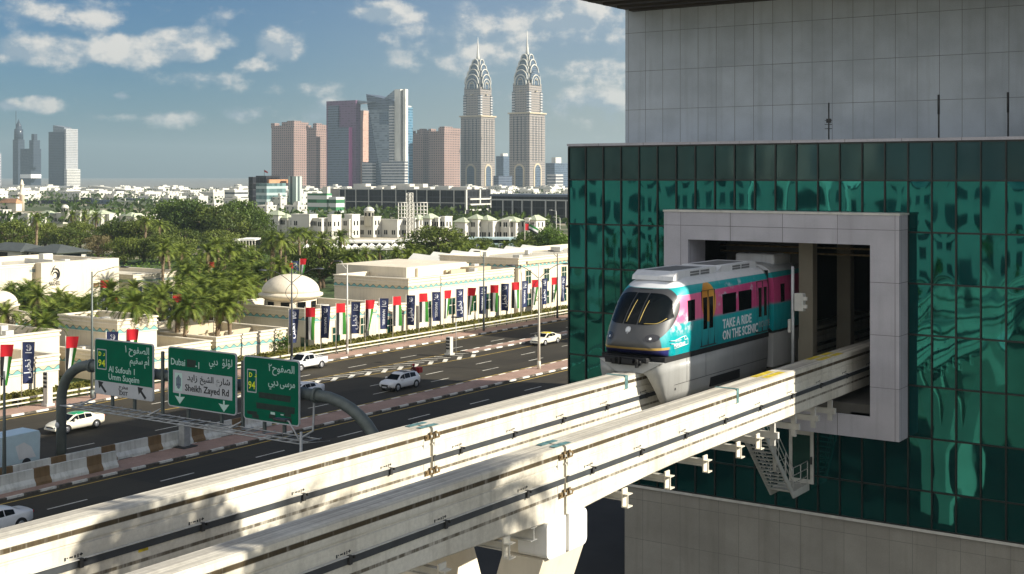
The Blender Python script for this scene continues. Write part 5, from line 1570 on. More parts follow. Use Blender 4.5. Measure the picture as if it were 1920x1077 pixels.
V = [(-.25, 0, .92), (-.2, 0, 1.15), (-.08, 0, 1.42), (0, 0, 1.52), (.04, 0, 1.68), (.05, 0, 1.78), (-.02, .2, 1.42), (.12, .30, 1.2), (.36, .32, 1.06), (-.02, -.2, 1.42), (.12, -.30, 1.2), (.36, -.32, 1.06),
     (-.18, .1, .9), (.22, .2, .84), (.12, .2, .45), (.22, .2, .38), (-.18, -.1, .9), (.22, -.2, .84), (.12, -.2, .45), (.22, -.2, .38)]
Ed = [(0, 1), (1, 2), (2, 3), (3, 4), (4, 5), (2, 6), (6, 7), (7, 8), (2, 9), (9, 10), (10, 11), (0, 12), (12, 13), (13, 14), (14, 15), (0, 16), (16, 17), (17, 18), (18, 19)]
skinned('clothed_body', V, Ed, [.16, .15, .17, .07, .1, .08, .09, .06, .05, .09, .06, .05, .1, .085, .06, .05, .1, .085, .06, .05], pm('dark_red_jacket', (.10, .012, .016), .85, .2, 4), r, L)
link('helmet', MB().lathe([(0, .16), (.10, .13), (.14, .05), (.14, -.04), (.11, -.1)], (.04, 0, 1.72), 16).mesh('helmet', M['red_box']), r, L)
link('visor', MB().lathe([(.10, .06), (.145, .0), (.12, -.06)], (.045, 0, 1.71), 16).mesh('visor', M['black_gloss']), r, L)

# ------------------------------------------------------------------ the cream compound across the road
def frieze_mat():
    m, nt, b = nodes('painted_wave_frieze'); g = G(nt)
    v = g.obj(); p = g.xyz(v)
    nrm = g.xyz(g.N.new('ShaderNodeNewGeometry').outputs['Normal'])
    isx = g.m('GREATER_THAN', g.m('ABSOLUTE', nrm[0]), 0.5)
    h = g.m('ADD', g.m('MULTIPLY', p[1], isx), g.m('MULTIPLY', p[0], g.m('SUBTRACT', 1.0, isx)))
    w = g.m('MULTIPLY', g.m('SINE', g.m('MULTIPLY', h, 5.6)), .15)
    z = p[2]
    up = g.m('GREATER_THAN', g.m('SUBTRACT', z, .24), w)
    c = g.mix(up, (0.16, 0.36, 0.34), (0.55, 0.47, 0.30))
    c = g.mix(g.m('LESS_THAN', g.m('ABSOLUTE', g.m('SUBTRACT', g.m('SUBTRACT', z, .24), w)), .035), c, (0.06, 0.07, 0.10))
    g.put(b.inputs['Base Color'], c); b.inputs['Roughness'].default_value = .8
    return m
M['frieze'] = frieze_mat()
M['stripe'] = pm('blue_grey_stripe', (0.20, 0.235, 0.24), .8, .2, .4)

def ring(mb, x0, x1, y0, y1, z0, z1, t):
    """four walls standing on a rectangle, t thick, inside x0..x1."""
    mb.box(x0, x1, y0, y0 + t, z0, z1).box(x0, x1, y1 - t, y1, z0, z1).box(x0, x0 + t, y0 + t, y1 - t, z0, z1).box(x1 - t, x1, y0 + t, y1 - t, z0, z1)
def block(label, x0, x1, y0, y1, h, parapet=.9, band='frieze', wins=(), name='office_block', extra=None):
    t = thing(name, label, 'building', ((x0 + x1) / 2, (y0 + y1) / 2, 0))
    mb = MB(); ring(mb, x0, x1, y0, y1, 0, h, .28)
    mb.build('wall', M['cream'], t, (x0, y0, 0))
    MB().box(x0 + .28, x1 - .28, y0 + .28, y1 - .28, h - parapet - .2, h - parapet).build('roof', M['roofdeck'], t)
    mb = MB(); ring(mb, x0 - .14, x1 + .14, y0 - .14, y1 + .14, h + .002, h + .16, .5)
    ring(mb, x0 - .10, x1 + .10, y0 - .10, y1 + .10, h - .42, h - .30, .095)
    mb.build('cornice', M['cornice'], t)
    if band:
        mb = MB(); ring(mb, x0 - .05, x1 + .05, y0 - .05, y1 + .05, h - 1.28, h - .80, .045)
        mb.build('frieze', M['frieze' if band == 'frieze' else 'stripe'], t, (x0, y0, h - 1.28))
        mb = MB(); ring(mb, x0 - .08, x1 + .08, y0 - .08, y1 + .08, h - 1.40, h - 1.30, .075)
        mb.build('moulding', M['cornice'], t)
    rq = random.Random(int(x0 * 7 + y0 * 13))
    for q in range(max(2, int((y1 - y0) / 4))):
        ux, uy = rq.uniform(x0 + 1.2, x1 - 2.4), rq.uniform(y0 + 1.2, y1 - 2.4)
        sx, sy, sz = rq.uniform(.7, 1.5), rq.uniform(.7, 1.3), rq.uniform(.5, 1.0)
        u = MB().rbox(ux, ux + sx, uy, uy + sy, h - parapet + .12, h - parapet + .12 + sz, .04).box(ux - .1, ux + sx + .1, uy + .1, uy + .2, h - parapet + .001, h - parapet + .119).build('roof_unit', M['steel_light'], t)
        MB().tube([(ux + sx, uy + sy / 2, h - parapet + .3), (ux + sx + .5, uy + sy / 2, h - parapet + .3), (ux + sx + .5, uy + sy / 2, h - parapet + .02)], .05, 5).build('pipe', M['steel'], u)
    for wn in wins:
        ax, c, z, ww, wh = wn
        if ax == 'x':
            f = MB().box(x1 + .002, x1 + .05, c - ww / 2 - .12, c + ww / 2 + .12, z - .1, z + wh + .1).build('window_frame', M['cream_dark'], t)
            MB().box(x1 + .052, x1 + .06, c - ww / 2, c + ww / 2, z, z + wh).build('pane', M['glass_green'], f)
            MB().box(x1 + .061, x1 + .075, c - .03, c + .03, z, z + wh).box(x1 + .061, x1 + .074, c - ww / 2, c + ww / 2, z + wh * .55, z + wh * .6).build('glazing_bar', M['pole_cream'], f)
        else:
            f = MB().box(c - ww / 2 - .12, c + ww / 2 + .12, y0 - .05, y0 - .002, z - .1, z + wh + .1).build('window_frame', M['cream_dark'], t)
            MB().box(c - ww / 2, c + ww / 2, y0 - .06, y0 - .052, z, z + wh).build('pane', M['glass_green'], f)
    return t
XF = -106.0
bt = block('largest cream block behind the flag row, with flat roof and striped end wall', -119, XF, 131, 155.6, 7.35, .45, 'frieze', [('x', y, 2.0, 1.5, 2.2) for y in (135.2, 140.4, 145.4, 149.2, 153)])
rk = MB()
for i in range(7): rk.box(-116 + i * .9, -115.7 + i * .9, 146, 149.5, 6.95, 7.5)
rk.box(-117.5, -110.5, 146.5, 146.9, 6.95, 7.35).box(-112, -109, 150, 154, 6.95, 7.7).box(-108.6, -106.6, 143, 155, 6.95, 7.25)
rk.build('roof_slat', M['cream_dark'], bt)
MB().box(-125, -112, 138, 152, 0, 8.3).box(-112, -111.6, 140, 152, 6.9, 8.1).build('rear_volume', M['cream'], bt, (-125, 138, 0))
bt = block('tall cream block ending the flag row, cut by the green glass corner', -120, XF + .6, 155.9, 196, 8.75, .5, 'frieze', [('x', y, z, 1.3, 1.9) for y in (158.5, 163.5, 168.5, 173.5) for z in (1.6, 5.0)])
MB().box(XF + .6, XF + .85, 158, 175, 7.9, 8.3).build('wall_ledge', M['cream_dark'], bt)
# pleated white canopies behind it
cn = thing('pleated_canopy', 'row of pleated white canopies on poles behind the tall cream block', 'canopy', (-128, 185, 0))
mb = MB()
for k in range(7):
    y0 = 163 + k * 5.4
    mb.add([(-133, y0, 6.5), (-133, y0 + 2.7, 8.2), (-133, y0 + 5.4, 6.5), (-124, y0, 6.3), (-124, y0 + 2.7, 7.6), (-124, y0 + 5.4, 6.3)], [(0, 1, 4, 3), (1, 2, 5, 4)])
mb.build('canvas', M['canvas'], cn)
mb = MB()
for k in range(8):
    mb.tube([(-124, 163 + k * 5.4, 0), (-124, 163 + k * 5.4, 7.4)], .08, 6)
mb.build('canopy_pole', M['pole_cream'], cn)
bt = block('low cream block carrying a domed drum, dark shaded end wall facing the lawn bush', -121.5, XF, 113.2, 124.6, 4.85, 1.0, 'frieze', [('x', 117.0, .6, 1.3, 1.9), ('x', 122.0, 1.2, 1.0, 2.0), ('y', -107.6, .3, 1.2, 1.2)])
DX, DY = -114.2, 117.6
dm = thing('domed_pavilion', 'cream dome on a round drum with dark windows rising from the low block', 'dome', (DX, DY, 3.9))
MB().lathe([(3.25, 3.86), (3.25, 5.7)], (DX, DY, 0), 40).build('drum', M['cream'], dm)
MB().lathe([(3.3, 5.55), (3.75, 5.75), (4.05, 5.95), (4.05, 6.2), (3.75, 6.28), (3.6, 6.45)], (DX, DY, 0), 48).build('dome_rim', M['cream'], dm)
prof = [(3.62 * math.cos(R(90 * k / 12)), 6.42 + 2.2 * math.sin(R(90 * k / 12))) for k in range(13)]
prof[-1] = (.001, 8.62)
MB().lathe(prof, (DX, DY, 0), 48).build('dome_shell', M['cream'], dm)
for k in range(10):
    a = 2 * PI * k / 10 + .25
    c_, s_ = math.cos(a), math.sin(a)
    q = Vector((DX + c_ * 3.27, DY + s_ * 3.27, 0)); tvec = Vector((-s_, c_, 0)) * .55
    w = MB().add([q - tvec + Vector((0, 0, 4.55)), q + tvec + Vector((0, 0, 4.55)), q + tvec + Vector((0, 0, 5.35)), q - tvec + Vector((0, 0, 5.35)), q * 1 - tvec + Vector((c_ * .05, s_ * .05, 4.55)), q + tvec + Vector((c_ * .05, s_ * .05, 4.55)), q + tvec + Vector((c_ * .05, s_ * .05, 5.35)), q - tvec + Vector((c_ * .05, s_ * .05, 5.35))],
             [(4, 5, 6, 7), (0, 4, 7, 3), (1, 2, 6, 5), (3, 7, 6, 2), (0, 1, 5, 4)]).build('window', M['glass_dark'], dm)
block('narrow cream link wall joining the dome block to the largest cream block', -113, XF - .3, 124.8, 130.8, 4.2, .8, 'frieze', [('x', 127.6, .6, 1.2, 1.9)])
bt = block('low cream courtyard block behind the middle road sign, open roofed with a ladder frame', -123, XF, 97.6, 108.4, 3.15, 1.1, 'frieze')
MB().box(-117, -116.6, 98, 108, 1.9, 3.3).build('courtyard_wall', M['cream_dark'], bt); MB().box(-111.5, -111.2, 100, 108.1, 1.9, 3.0).build('courtyard_wall', M['cream_dark'], bt)
ld = MB()
for x in (-112.3, -111.4): ld.tube([(x, 103, 2), (x, 103, 5.2), (x, 103.5, 5.3)], .05, 5)
ld.tube([(-112.3, 103.5, 5.3), (-111.4, 103.5, 5.3)], .05, 5)
for k in range(8): ld.tube([(-112.3, 103, 2.3 + k * .35), (-111.4, 103, 2.3 + k * .35)], .03, 4)
ld.tube([(-108.5, 112.9, 2.9), (-109.3, 113.0, 5.0)], .05, 5).tube([(-109.0, 112.9, 2.9), (-109.8, 113.0, 5.0)], .05, 5)
ld.build('ladder_frame', M['pole_cream'], bt)
block('square sand coloured block with a wave painted frieze above the exit sign', -119.6, -109.8, 87.4, 92.6, 5.75, 1.2, 'frieze')
block('low cream block by the road between the exit sign and the middle sign', -121, XF, 84.2, 96.8, 2.9, 1.0, 'frieze')
block('low cream block with a wave frieze at the photo edge behind the navy banner', -119, XF, 58, 77.4, 3.65, 1.1, 'frieze')
block('plain white box building behind the navy banner at the photo edge', -124, -113.5, 74.2, 83, 4.9, .6, None)
block('small garden house under the small dome at the photo edge', -134.5, -129, 85, 91, 5.1, .6, 'frieze', name='garden_house')
sd = thing('small_dome', 'small pale dome peeping out beside the palms at the photo edge', 'dome', (-131, 90, 5))
p = at(12, 577, 5.6)
sd.location = (-131.5, 88.2, 5.2); WL[sd] = Vector((-131.5, 88.2, 5.2))
MB().lathe([(2.0, 5.2), (2.0, 6.0), (2.15, 6.05), (2.15, 6.2)] + [(1.95 * math.cos(R(90 * k / 8)), 6.2 + 1.6 * math.sin(R(90 * k / 8))) for k in range(8)] + [(.001, 7.8)], (-131.5, 88.2, 0), 32).build('dome_shell', M['cream'], sd)
bt = block('long cream headquarters with black lettering and flame emblem above the palm grove', -205, -185, 122, 146.2, 6.35, .7, 'stripe')
MB().box(-185, -183.6, 118, 128.5, 0, 6.0).build('front_bay', M['cream'], bt)
MB().box(-185, -183.4, 130.6, 146.3, 0, 6.6).build('front_bay', M['cream'], bt, (-185, 130.6, 0))
MB().box(-183.39, -183.2, 141, 145.6, 1.9, 2.6).build('timber_awning', M['brown'], bt)
text('NAKHEEL', 1.0, (-183.37, yx(92, -183.37), 2.72), FACE_E, M['sign_black'], bt, bold=.02, width=yx(113, -183.37) - yx(92, -183.37))
fm = MB()
yc = yx(103.5, -183.37)
for q, (r, s) in enumerate(((.95, 1.0), (.55, .8))):
    pts = []
    for k in range(22):
        a = R(-35 + 310 * k / 21); pts.append((-183.35, yc + r * math.sin(a) * .85, 4.55 - r * math.cos(a) + (.45 if q == 0 else -.1) * (1 - math.cos(a)) * .5 * 0 - .15 * q))
    fm.tube(pts, [.03 + .11 * math.sin(PI * k / 21) for k in range(22)], 5)
fm.tube([(-183.35, yc + .12, 6.1), (-183.35, yc - .42, 5.55), (-183.35, yc - .5, 5.0)], [.02, .1, .06], 5)
fm.build('flame_emblem', M['sign_black'], bt)
MB().rbox(-196, -194.6, 139, 141, 5.6, 7.3, .1).box(-198, -190, 137.6, 137.9, 5.6, 6.5).build('roof_plant', M['steel_light'], bt)
bt = block('flat cream annexe among the palms beside the headquarters', -205, -185, 150.7, 163, 3.15, .6, 'stripe')
def hip(mb, x0, x1, y0, y1, z, h, over=.6):
    x0 -= over; x1 += over; y0 -= over; y1 += over
    w, d = x1 - x0, y1 - y0
    if w > d: a, b = (x0 + d / 2, (y0 + y1) / 2), (x1 - d / 2, (y0 + y1) / 2)
    else: a, b = ((x0 + x1) / 2, y0 + w / 2), ((x0 + x1) / 2, y1 - w / 2)
    A, B = (*a, z + h), (*b, z + h)
    P = [(x0, y0, z), (x1, y0, z), (x1, y1, z), (x0, y1, z)]
    Q = [(x0, y0, z - .15), (x1, y0, z - .15), (x1, y1, z - .15), (x0, y1, z - .15)]
    vs = P + [A, B] + Q
    if w > d: fs = [(0, 1, 5, 4), (1, 2, 5), (2, 3, 4, 5), (3, 0, 4)]
    else: fs = [(0, 1, 4), (1, 2, 5, 4), (2, 3, 5), (3, 0, 4, 5)]
    fs += [(6, 7, 1, 0), (7, 8, 2, 1), (8, 9, 3, 2), (9, 6, 0, 3), (9, 8, 7, 6)]
    mb.add(vs, fs); return mb
for (pxl, py, w, d, lab) in ((30, 492, 17, 9, 'dark hip roofed pavilion with white posts at the photo edge'), (108, 496, 12, 9, 'dark hip roofed pavilion half hidden by trees behind the headquarters')):
    p = at(pxl, py, 0); t = thing('roofed_pavilion', lab, 'building', p)
    hip(MB(), p.x - w / 2, p.x + w / 2, p.y - d / 2, p.y + d / 2, 3.2, 1.6).build('roof', M['slate_roof'], t)
    MB().box(p.x - w / 2 + .5, p.x + w / 2 - .5, p.y - d / 2 + .5, p.y + d / 2 - .5, 0, 3.1).build('wall', M['white_city'], t)
    mb = MB()
    for k in range(5): mb.box(p.x - w / 2 + 1.5 + k * 5.5, p.x - w / 2 + 5.5 + k * 5.5, p.y - d / 2 + .44, p.y - d / 2 + .49, 1.2, 2.7) if k * 5.5 + 6 < w else None
    mb.box(p.x + w / 2 - .49, p.x + w / 2 - .44, p.y - d / 2 + 2, p.y + d / 2 - 2, 1.2, 2.7)
    mb.build('window_band', M['glass_dark'], t)

# ------------------------------------------------------------------ palms, trees, bushes
def palm_mesh(seed, tall, nf=42, L=3.6):
    rg = random.Random(seed); dead = rg.choice((.80, .88, .94))
    tk = MB()
    lean = Vector((rg.uniform(-.5, .5), rg.uniform(-.5, .5), 0))
    P = [lean * (k / 6) ** 2 + Vector((0, 0, tall * k / 6)) for k in range(7)]
    tk.tube(P, [.34, .26, .24, .24, .24, .26, .36], 9)
    for k in range(int(tall * 3)):          # stubs of cut fronds
        z = .4 + k * .33
        if z > tall - .2: break
        a = k * 2.4
        c = lean * (z / tall) ** 2 + Vector((math.cos(a) * .25, math.sin(a) * .25, z))
        tk.tube([c, c + Vector((math.cos(a) * .16, math.sin(a) * .16, .22))], [.07, .02], 4)
    fr = MB(); top = P[-1]
    for k in range(nf):
        az = k * 2.39996 + rg.uniform(-.2, .2)
        f = k / nf
        e0 = R(82 - 112 * f + rg.uniform(-8, 8))          # upright at the heart, drooping outside
        ln = L * (0.72 + .38 * math.sin(PI * min(1, f * 1.15))) * rg.uniform(.88, 1.1)
        pos = top.copy(); el = e0; n = 9; prev = None
        mi = 1 if f > dead else 0
        spine = []
        for s in range(n + 1):
            d = Vector((math.cos(az) * math.cos(el), math.sin(az) * math.cos(el), math.sin(el)))
            spine.append((pos.copy(), d)); pos = pos + d * ln / n; el -= R(6.5 + 3.5 * s / n * (1 + f)) 
        side = Vector((-math.sin(az), math.cos(az), 0))
        for s in range(1, n + 1):
            p, d = spine[s]; up = side.cross(d) * -1
            if up.z < 0: up = -up
            for q in (0, .5):
                pp = p + d * (ln / n) * (q - .5)
                w = (.62 * math.sin(PI * min(.97, (s + q) / (n + 1.4))) ** .6 + .10) * ln / 3.6
                for sg in (-1, 1):
                    tip = pp + side * sg * w * .82 + d * w * .75 + up * w * .22 + Vector((0, 0, -.10 * w))
                    b = len(fr.v); hw = .065
                    fr.v += [tuple(pp - d * hw), tuple(pp + d * hw), tuple(tip)]
                    fr.f.append([b, b + 1, b + 2]); fr.m.append(mi); fr.sm.append(False)
        for s in range(n):
            a, b_ = spine[s][0], spine[s + 1][0]; hw = .05 * (1 - s / n) + .012
            b = len(fr.v); fr.v += [tuple(a - side * hw), tuple(a + side * hw), tuple(b_ + side * hw * .8), tuple(b_ - side * hw * .8)]
            fr.f.append([b, b + 1, b + 2, b + 3]); fr.m.append(mi); fr.sm.append(False)
    return tk.mesh('palm_trunk', M['palm_bark']), fr.mesh('palm_crown', [M['frond'], M['frond_dry']])
PALMS = [palm_mesh(40 + i, h, (44, 36, 50, 30, 40)[i % 5], L) for i, (h, L) in enumerate(((4.2, 2.7), (5.2, 2.8), (6.2, 2.7), (3.2, 2.6), (7.6, 2.8)))]
def palm(x, y, v, s, rz, label, group):
    t = thing('date_palm', label, 'palm tree', (x, y, 0), rz, group)
    t.scale = (s, s, s)
    for nm, me in zip(('trunk', 'crown'), PALMS[v]):
        o = bpy.data.objects.new(nm, me); COL.objects.link(o); o.parent = t
    return t
rp = random.Random(21)
def palms(pixels, z, label, group, vs=(0, 1, 2), smin=.9, smax=1.15):
    for px, py in pixels:
        v = rp.choice(vs); s = rp.uniform(smin, smax)
        h = (4.2, 5.2, 6.2, 3.2, 7.6)[v] * s
        p = at(px, py, h)          # the pixel is where the fronds spring from
        palm(p.x, p.y, v, s, rp.uniform(0, 6.28), label, group)
palms([(22, 548), (48, 552), (78, 556), (100, 568), (62, 575), (92, 590), (128, 572), (118, 592), (70, 600), (148, 578), (38, 566), (12, 556), (135, 600), (160, 590), (30, 560), (55, 545), (88, 575), (112, 562), (142, 588), (168, 572), (175, 600), (20, 590), (80, 612), (120, 612), (150, 606)], 0, 'date palm in the thicket below the lettered headquarters wall', 'palms below the headquarters', (0, 1, 3))
palms([(216, 548), (252, 545), (283, 548), (322, 548), (262, 575), (300, 580), (235, 580), (345, 575), (280, 566), (205, 570), (330, 590), (225, 600), (310, 560), (270, 600), (245, 560)], 0, 'date palm in the row in front of the flat cream annexe', 'palms before the annexe', (0, 1, 2))
palms([(355, 520), (385, 512), (362, 548), (395, 545), (418, 530), (372, 570), (440, 548), (410, 565), (455, 525), (430, 505), (400, 490), (350, 492), (335, 505), (470, 545), (460, 560), (372, 495), (420, 545), (395, 525), (340, 535), (366, 530), (410, 518), (440, 530), (465, 525), (480, 540), (385, 560), (432, 575), (348, 560), (405, 580), (378, 540), (450, 510), (425, 490), (345, 515), (360, 508), (375, 480), (410, 478), (440, 485)], 0, 'date palm in the dense grove left of the dome', 'palms left of the dome', (0, 1, 2))
palms([(445, 500), (470, 490), (485, 512), (500, 505), (522, 500), (545, 512), (468, 475), (490, 478)], 0, 'date palm in the grove behind the dome', 'palms behind the dome', (1, 2))
palms([(508, 448), (525, 452), (548, 438), (562, 440), (585, 445), (602, 450), (575, 437), (640, 446), (515, 460), (600, 462), (535, 463)], 0, 'tall palm in the avenue in front of the white villas', 'palms along the villas', (2, 4), 1.0, 1.2)
palms([(665, 480), (688, 477), (715, 475), (745, 474), (772, 470), (760, 482), (652, 486), (735, 482)], 0, 'date palm behind the roof of the largest cream block', 'palms behind the largest block', (1, 2), .9, 1.1)
palms([(862, 462), (885, 470), (905, 466), (930, 470), (950, 465), (968, 468), (985, 463), (915, 474), (880, 462)], 0, 'date palm in the strip before the grey flyover wall', 'palms before the flyover', (1, 2), .9, 1.1)
palms([(68, 413), (135, 405), (160, 404), (272, 417), (300, 424), (180, 408)], 0, 'tall palm standing over the round trees in front of far white villas', 'palms above the round trees', (4,), 1.1, 1.3)
palms([(318, 462), (345, 474), (390, 474), (430, 472), (305, 474), (410, 462), (448, 470)], 0, 'date palm at the foot of the tall dark trees', 'palms below the dark trees', (2, 4), 1.0, 1.2)

def tree_mesh(seed, w, h, trunk_h, mat, n=2600, ls=.62, lobes=16, flat=1.0):
    rg = random.Random(seed)
    tk = MB()
    tk.tube([(0, 0, 0), (.1, .05, trunk_h * .6), (0, 0, trunk_h), (.2, 0, h * .72)], [w * .055, w * .042, w * .036, .06], 8)
    cr = MB(); L = []
    for i in range(lobes):
        a = i * 2.39996; f = (i + .5) / lobes
        zz = trunk_h * .75 + (h - trunk_h * .75) * (f ** .8) * .86 + rg.uniform(-.4, .4)
        prof = math.sin(PI * min(.98, .16 + .78 * f)) ** .6
        rr = w / 2 * prof * rg.uniform(.45, .95)
        c = Vector((math.cos(a) * rr, math.sin(a) * rr, zz)); r = w * rg.uniform(.14, .24)
        c.z = min(c.z, h - r * .7)
        L.append((c, r)); tk.tube([(0, 0, trunk_h * rg.uniform(.6, 1.0)), c * .6 + Vector((0, 0, zz * .35)), c], [w * .02, w * .014, .03], 5)
    tot = sum(r * r for c, r in L)
    for c, r in L:
        for _ in range(int(n * r * r / tot)):
            d = Vector((rg.gauss(0, 1), rg.gauss(0, 1), rg.gauss(0, 1) * .9 + .15)).normalized()
            p = c + Vector((d.x * r, d.y * r, d.z * r * .72 * flat)) * (rg.random() ** .35) * rg.uniform(.85, 1.16)
            leaf(cr, p, ls * rg.uniform(.6, 1.3), rg, d * .9)
    return tk.mesh('tree_trunk', M['bark']), cr.mesh('tree_crown', M[mat])
TREES = {'a': tree_mesh(1, 15, 13.5, 4, 'leaf_dark', 4200, .75, 24), 'b': tree_mesh(2, 13, 11, 3, 'leaf_olive', 3600, .62, 20, .85), 'c': tree_mesh(3, 14, 14.5, 4, 'leaf_dark', 4200, .75, 26),
         'd': tree_mesh(4, 11, 8, 2.2, 'leaf_olive', 3400, .5, 18, .8), 'e': tree_mesh(5, 8, 6, 1.2, 'leaf_bright', 3000, .42, 14), 'f': tree_mesh(6, 9, 7, 2, 'leaf_brown', 2400, .45, 14)}
def tree(px, py, v, s, label, group=None, flat=1.0, name='broad_tree'):
    p = at(px, py, 0)
    t = thing(name, label, 'tree' if name != 'round_bush' else 'bush', p, rp.uniform(0, 6.28), group)
    t.scale = (s, s, s * flat)
    for nm, me in zip(('trunk', 'crown'), TREES[v]):
        o = bpy.data.objects.new(nm, me); COL.objects.link(o); o.parent = t
    return t
GT = 'trees of the park'
for i, (px, py, v, s, lab) in enumerate((
        (20, 478, 'b', .86, 'wide olive green tree cut by the photo edge'), (52, 470, 'd', .9, 'small olive tree behind the tree at the photo edge'), (-12, 468, 'd', .95, 'olive tree half out of the photo above the headquarters'),
        (125, 476, 'd', .95, 'dark shaded tree behind the headquarters roof'), (150, 470, 'b', .78, 'round olive crown below two tall palms'), (185, 486, 'f', .9, 'pale dried brown tree between green round trees'),
        (222, 480, 'b', .88, 'broad dark tree below the far white villas'), (262, 480, 'b', .92, 'broad olive tree beside the dried brown tree'), (290, 468, 'd', 1.1, 'small olive tree at the foot of the tallest dark trees'),
        (330, 462, 'a', 1.05, 'tall dark tree at the left end of the highest clump'), (362, 464, 'c', 1.0, 'tallest dark tree of the clump with a ragged top'), (398, 465, 'b', 1.15, 'lower olive tree in the middle of the tall clump'),
        (432, 466, 'd', 1.35, 'low olive tree between the two tall dark clumps'), (452, 462, 'c', .98, 'tall dark tree at the right end of the clump before the glass office'), (478, 464, 'a', .8, 'dark tree falling away towards the white villas'),
        (345, 478, 'd', .9, 'small tree below the tallest clump'), (410, 480, 'd', .9, 'small olive tree above the palm grove'), (485, 474, 'd', .8, 'small tree beside the avenue palms'),
        (235, 496, 'd', .85, 'round tree between the headquarters and the annexe'), (270, 494, 'd', .8, 'round tree behind the flat annexe'), (305, 496, 'b', .7, 'olive tree behind the right end of the annexe'), (340, 492, 'd', .8, 'small round tree at the edge of the palm grove'), (205, 470, 'b', .72, 'olive tree behind the dried brown tree'), (85, 468, 'b', .72, 'broad olive tree below the charcoal slatted blocks'),
        (605, 540, 'b', .78, 'dark green tree beside the dome and the striped end wall'), (635, 532, 'd', .9, 'dark green tree touching the striped end wall'), (590, 520, 'd', .7, 'small tree behind the dome'),
        (548, 505, 'd', .75, 'small dark tree before the white tents'), (820, 496, 'b', 1.15, 'flat spreading tree behind the roof of the largest cream block'), (785, 496, 'd', .8, 'low tree touching the flat spreading tree'), (858, 494, 'd', .8, 'low tree behind the tall cream block'),
        (1012, 478, 'e', 1.25, 'bright green tree beside the glass corner'), (1040, 480, 'e', 1.2, 'bright green bushy tree at the glass corner'), (985, 480, 'd', .7, 'small tree beside the bright green ones'), (1060, 484, 'e', 1.0, 'bright bush half behind the glass corner'),
        (905, 478, 'd', .6, 'small dark tree before the flyover bus'))):
    tree(px, py, v, s, lab, GT, .75 if (px, py) in ((820, 496), (785, 496)) else 1.0)
tree(512, 668, 'e', .56, 'lone dense round green bush above the narrow green sign', None, .95, 'round_bush')
for i, (px, py, v, s, lab) in enumerate(((300, 618, 'e', .45, 'leafy shrub behind the exit sign'), (345, 606, 'e', .5, 'leafy shrub left of the low courtyard block'), (385, 598, 'd', .4, 'thin olive shrub against the dome block end wall'), (322, 600, 'e', .42, 'leafy shrub under the annexe palms'), (360, 588, 'e', .4, 'leafy shrub under the grove palms'))):
    tree(px, py, v, s, lab, 'garden shrubs', 1.0, 'round_bush')
# low planting that nobody could count
gc = MB(); rg = random.Random(77)
for px0, px1, py0, py1, n in ((0, 480, 480, 620, 15000), (480, 640, 455, 510, 2500), (860, 1065, 470, 490, 1800), (0, 500, 440, 485, 3000)):
    for _ in range(n):
        p = at(rg.uniform(px0, px1), rg.uniform(py0, py1), 0)
        if p.x > -123 and p.y < 125: continue
        if -207 < p.x < -181 and 120 < p.y < 165: continue
        q = noise.noise(Vector((p.x * .08, p.y * .08, 0)))
        if q < -.12: continue
        p.z = rg.random() ** 1.5 * 1.7 * (q + .5)
        leaf(gc, p, rg.uniform(.35, .75), rg, Vector((0, 0, .8)))
o = gc.build('ground_cover', M['leaf_bright'], None, (0, 0, 0)); o['kind'] = 'stuff'
# parasols and little flags inside the grove
for px, py, lab in ((312, 585, 'brown thatched parasol beside a red flag in the grove'), (338, 583, 'brown thatched parasol under the grove palms')):
    p = at(px, py, 2.4); t = thing('thatched_parasol', lab, 'parasol', (p.x, p.y, 0), 0, 'thatched parasols')
    MB().lathe([(1.7, 2.0), (.9, 2.6), (.05, 3.1)], (p.x, p.y, 0), 14).build('thatch', M['thatch'], t)
    MB().tube([(p.x, p.y, 0), (p.x, p.y, 2.9)], .06, 6).build('pole', M['bark'], t)
for px, py, kd, lab in ((187, 548, 'r', 'small red flag high among the palms behind the grey lamp'), (183, 580, 'a', 'small navy banner low in the grove, left of another banner'), (192, 575, 'e', 'small navy banner low in the grove beside a red flag'), (203, 580, 'r', 'small red flag low in the grove behind the exit sign'), (222, 578, 'a', 'small navy banner alone among palms before the annexe'), (250, 562, 'a', 'small navy banner on a white pole before the annexe'),
                        (323, 578, 'r', 'small red flag between the thatched parasols'), (306, 572, 'a', 'small navy banner left of the thatched parasols'), (389, 510, 'r', 'tiny red flag high in the dense grove'),
                        (536, 512, 'r', 'small red flag left of the dome top'), (547, 508, 'a', 'small navy banner above the dome top'), (562, 503, 'r', 'small red flag right of the dome top'), (893, 472, 'a', 'white lettered navy banner before the flyover'), (936, 472, 'a', 'small navy banner before the flyover, near the big waving flag')):
    p = at(px, py, 4.2); flag(p.x, p.y, kd, rf.randrange(9), lab, R(45))
p = at(984, 432, 6.9)
t = thing('national_flag', 'waving black, white, green and red flag on a white mast before the villas', 'flag', (p.x, p.y, 0))
MB().tube([(p.x, p.y, 0), (p.x, p.y, 8.9)], .08, 6).build('mast', M['pole_cream'], t)
def wav(u, v): return (p.x + .1 + 3.3 * u * .83, p.y + 3.3 * u * .56 + .2 * math.sin(u * 7), 6.9 + 1.7 * v - 1.3 * u * u)
me = MB().grid(wav, 12, 6)
fm_, nt, b = nodes('waving_flag_cloth'); g = G(nt); uv = g.xyz(g.N.new('ShaderNodeTexCoord').outputs['UV'])
c = g.mix(g.ramp(uv[1], .33, .335), (.012, .012, .013), (.7, .7, .68)); c = g.mix(g.ramp(uv[1], .66, .665), c, (.02, .2, .03)); c = g.mix(g.ramp(uv[0], .25, .255, 1, 0), c, (.55, .01, .02))
g.put(b.inputs['Base Color'], c)
me.build('flag_cloth', fm_, t)

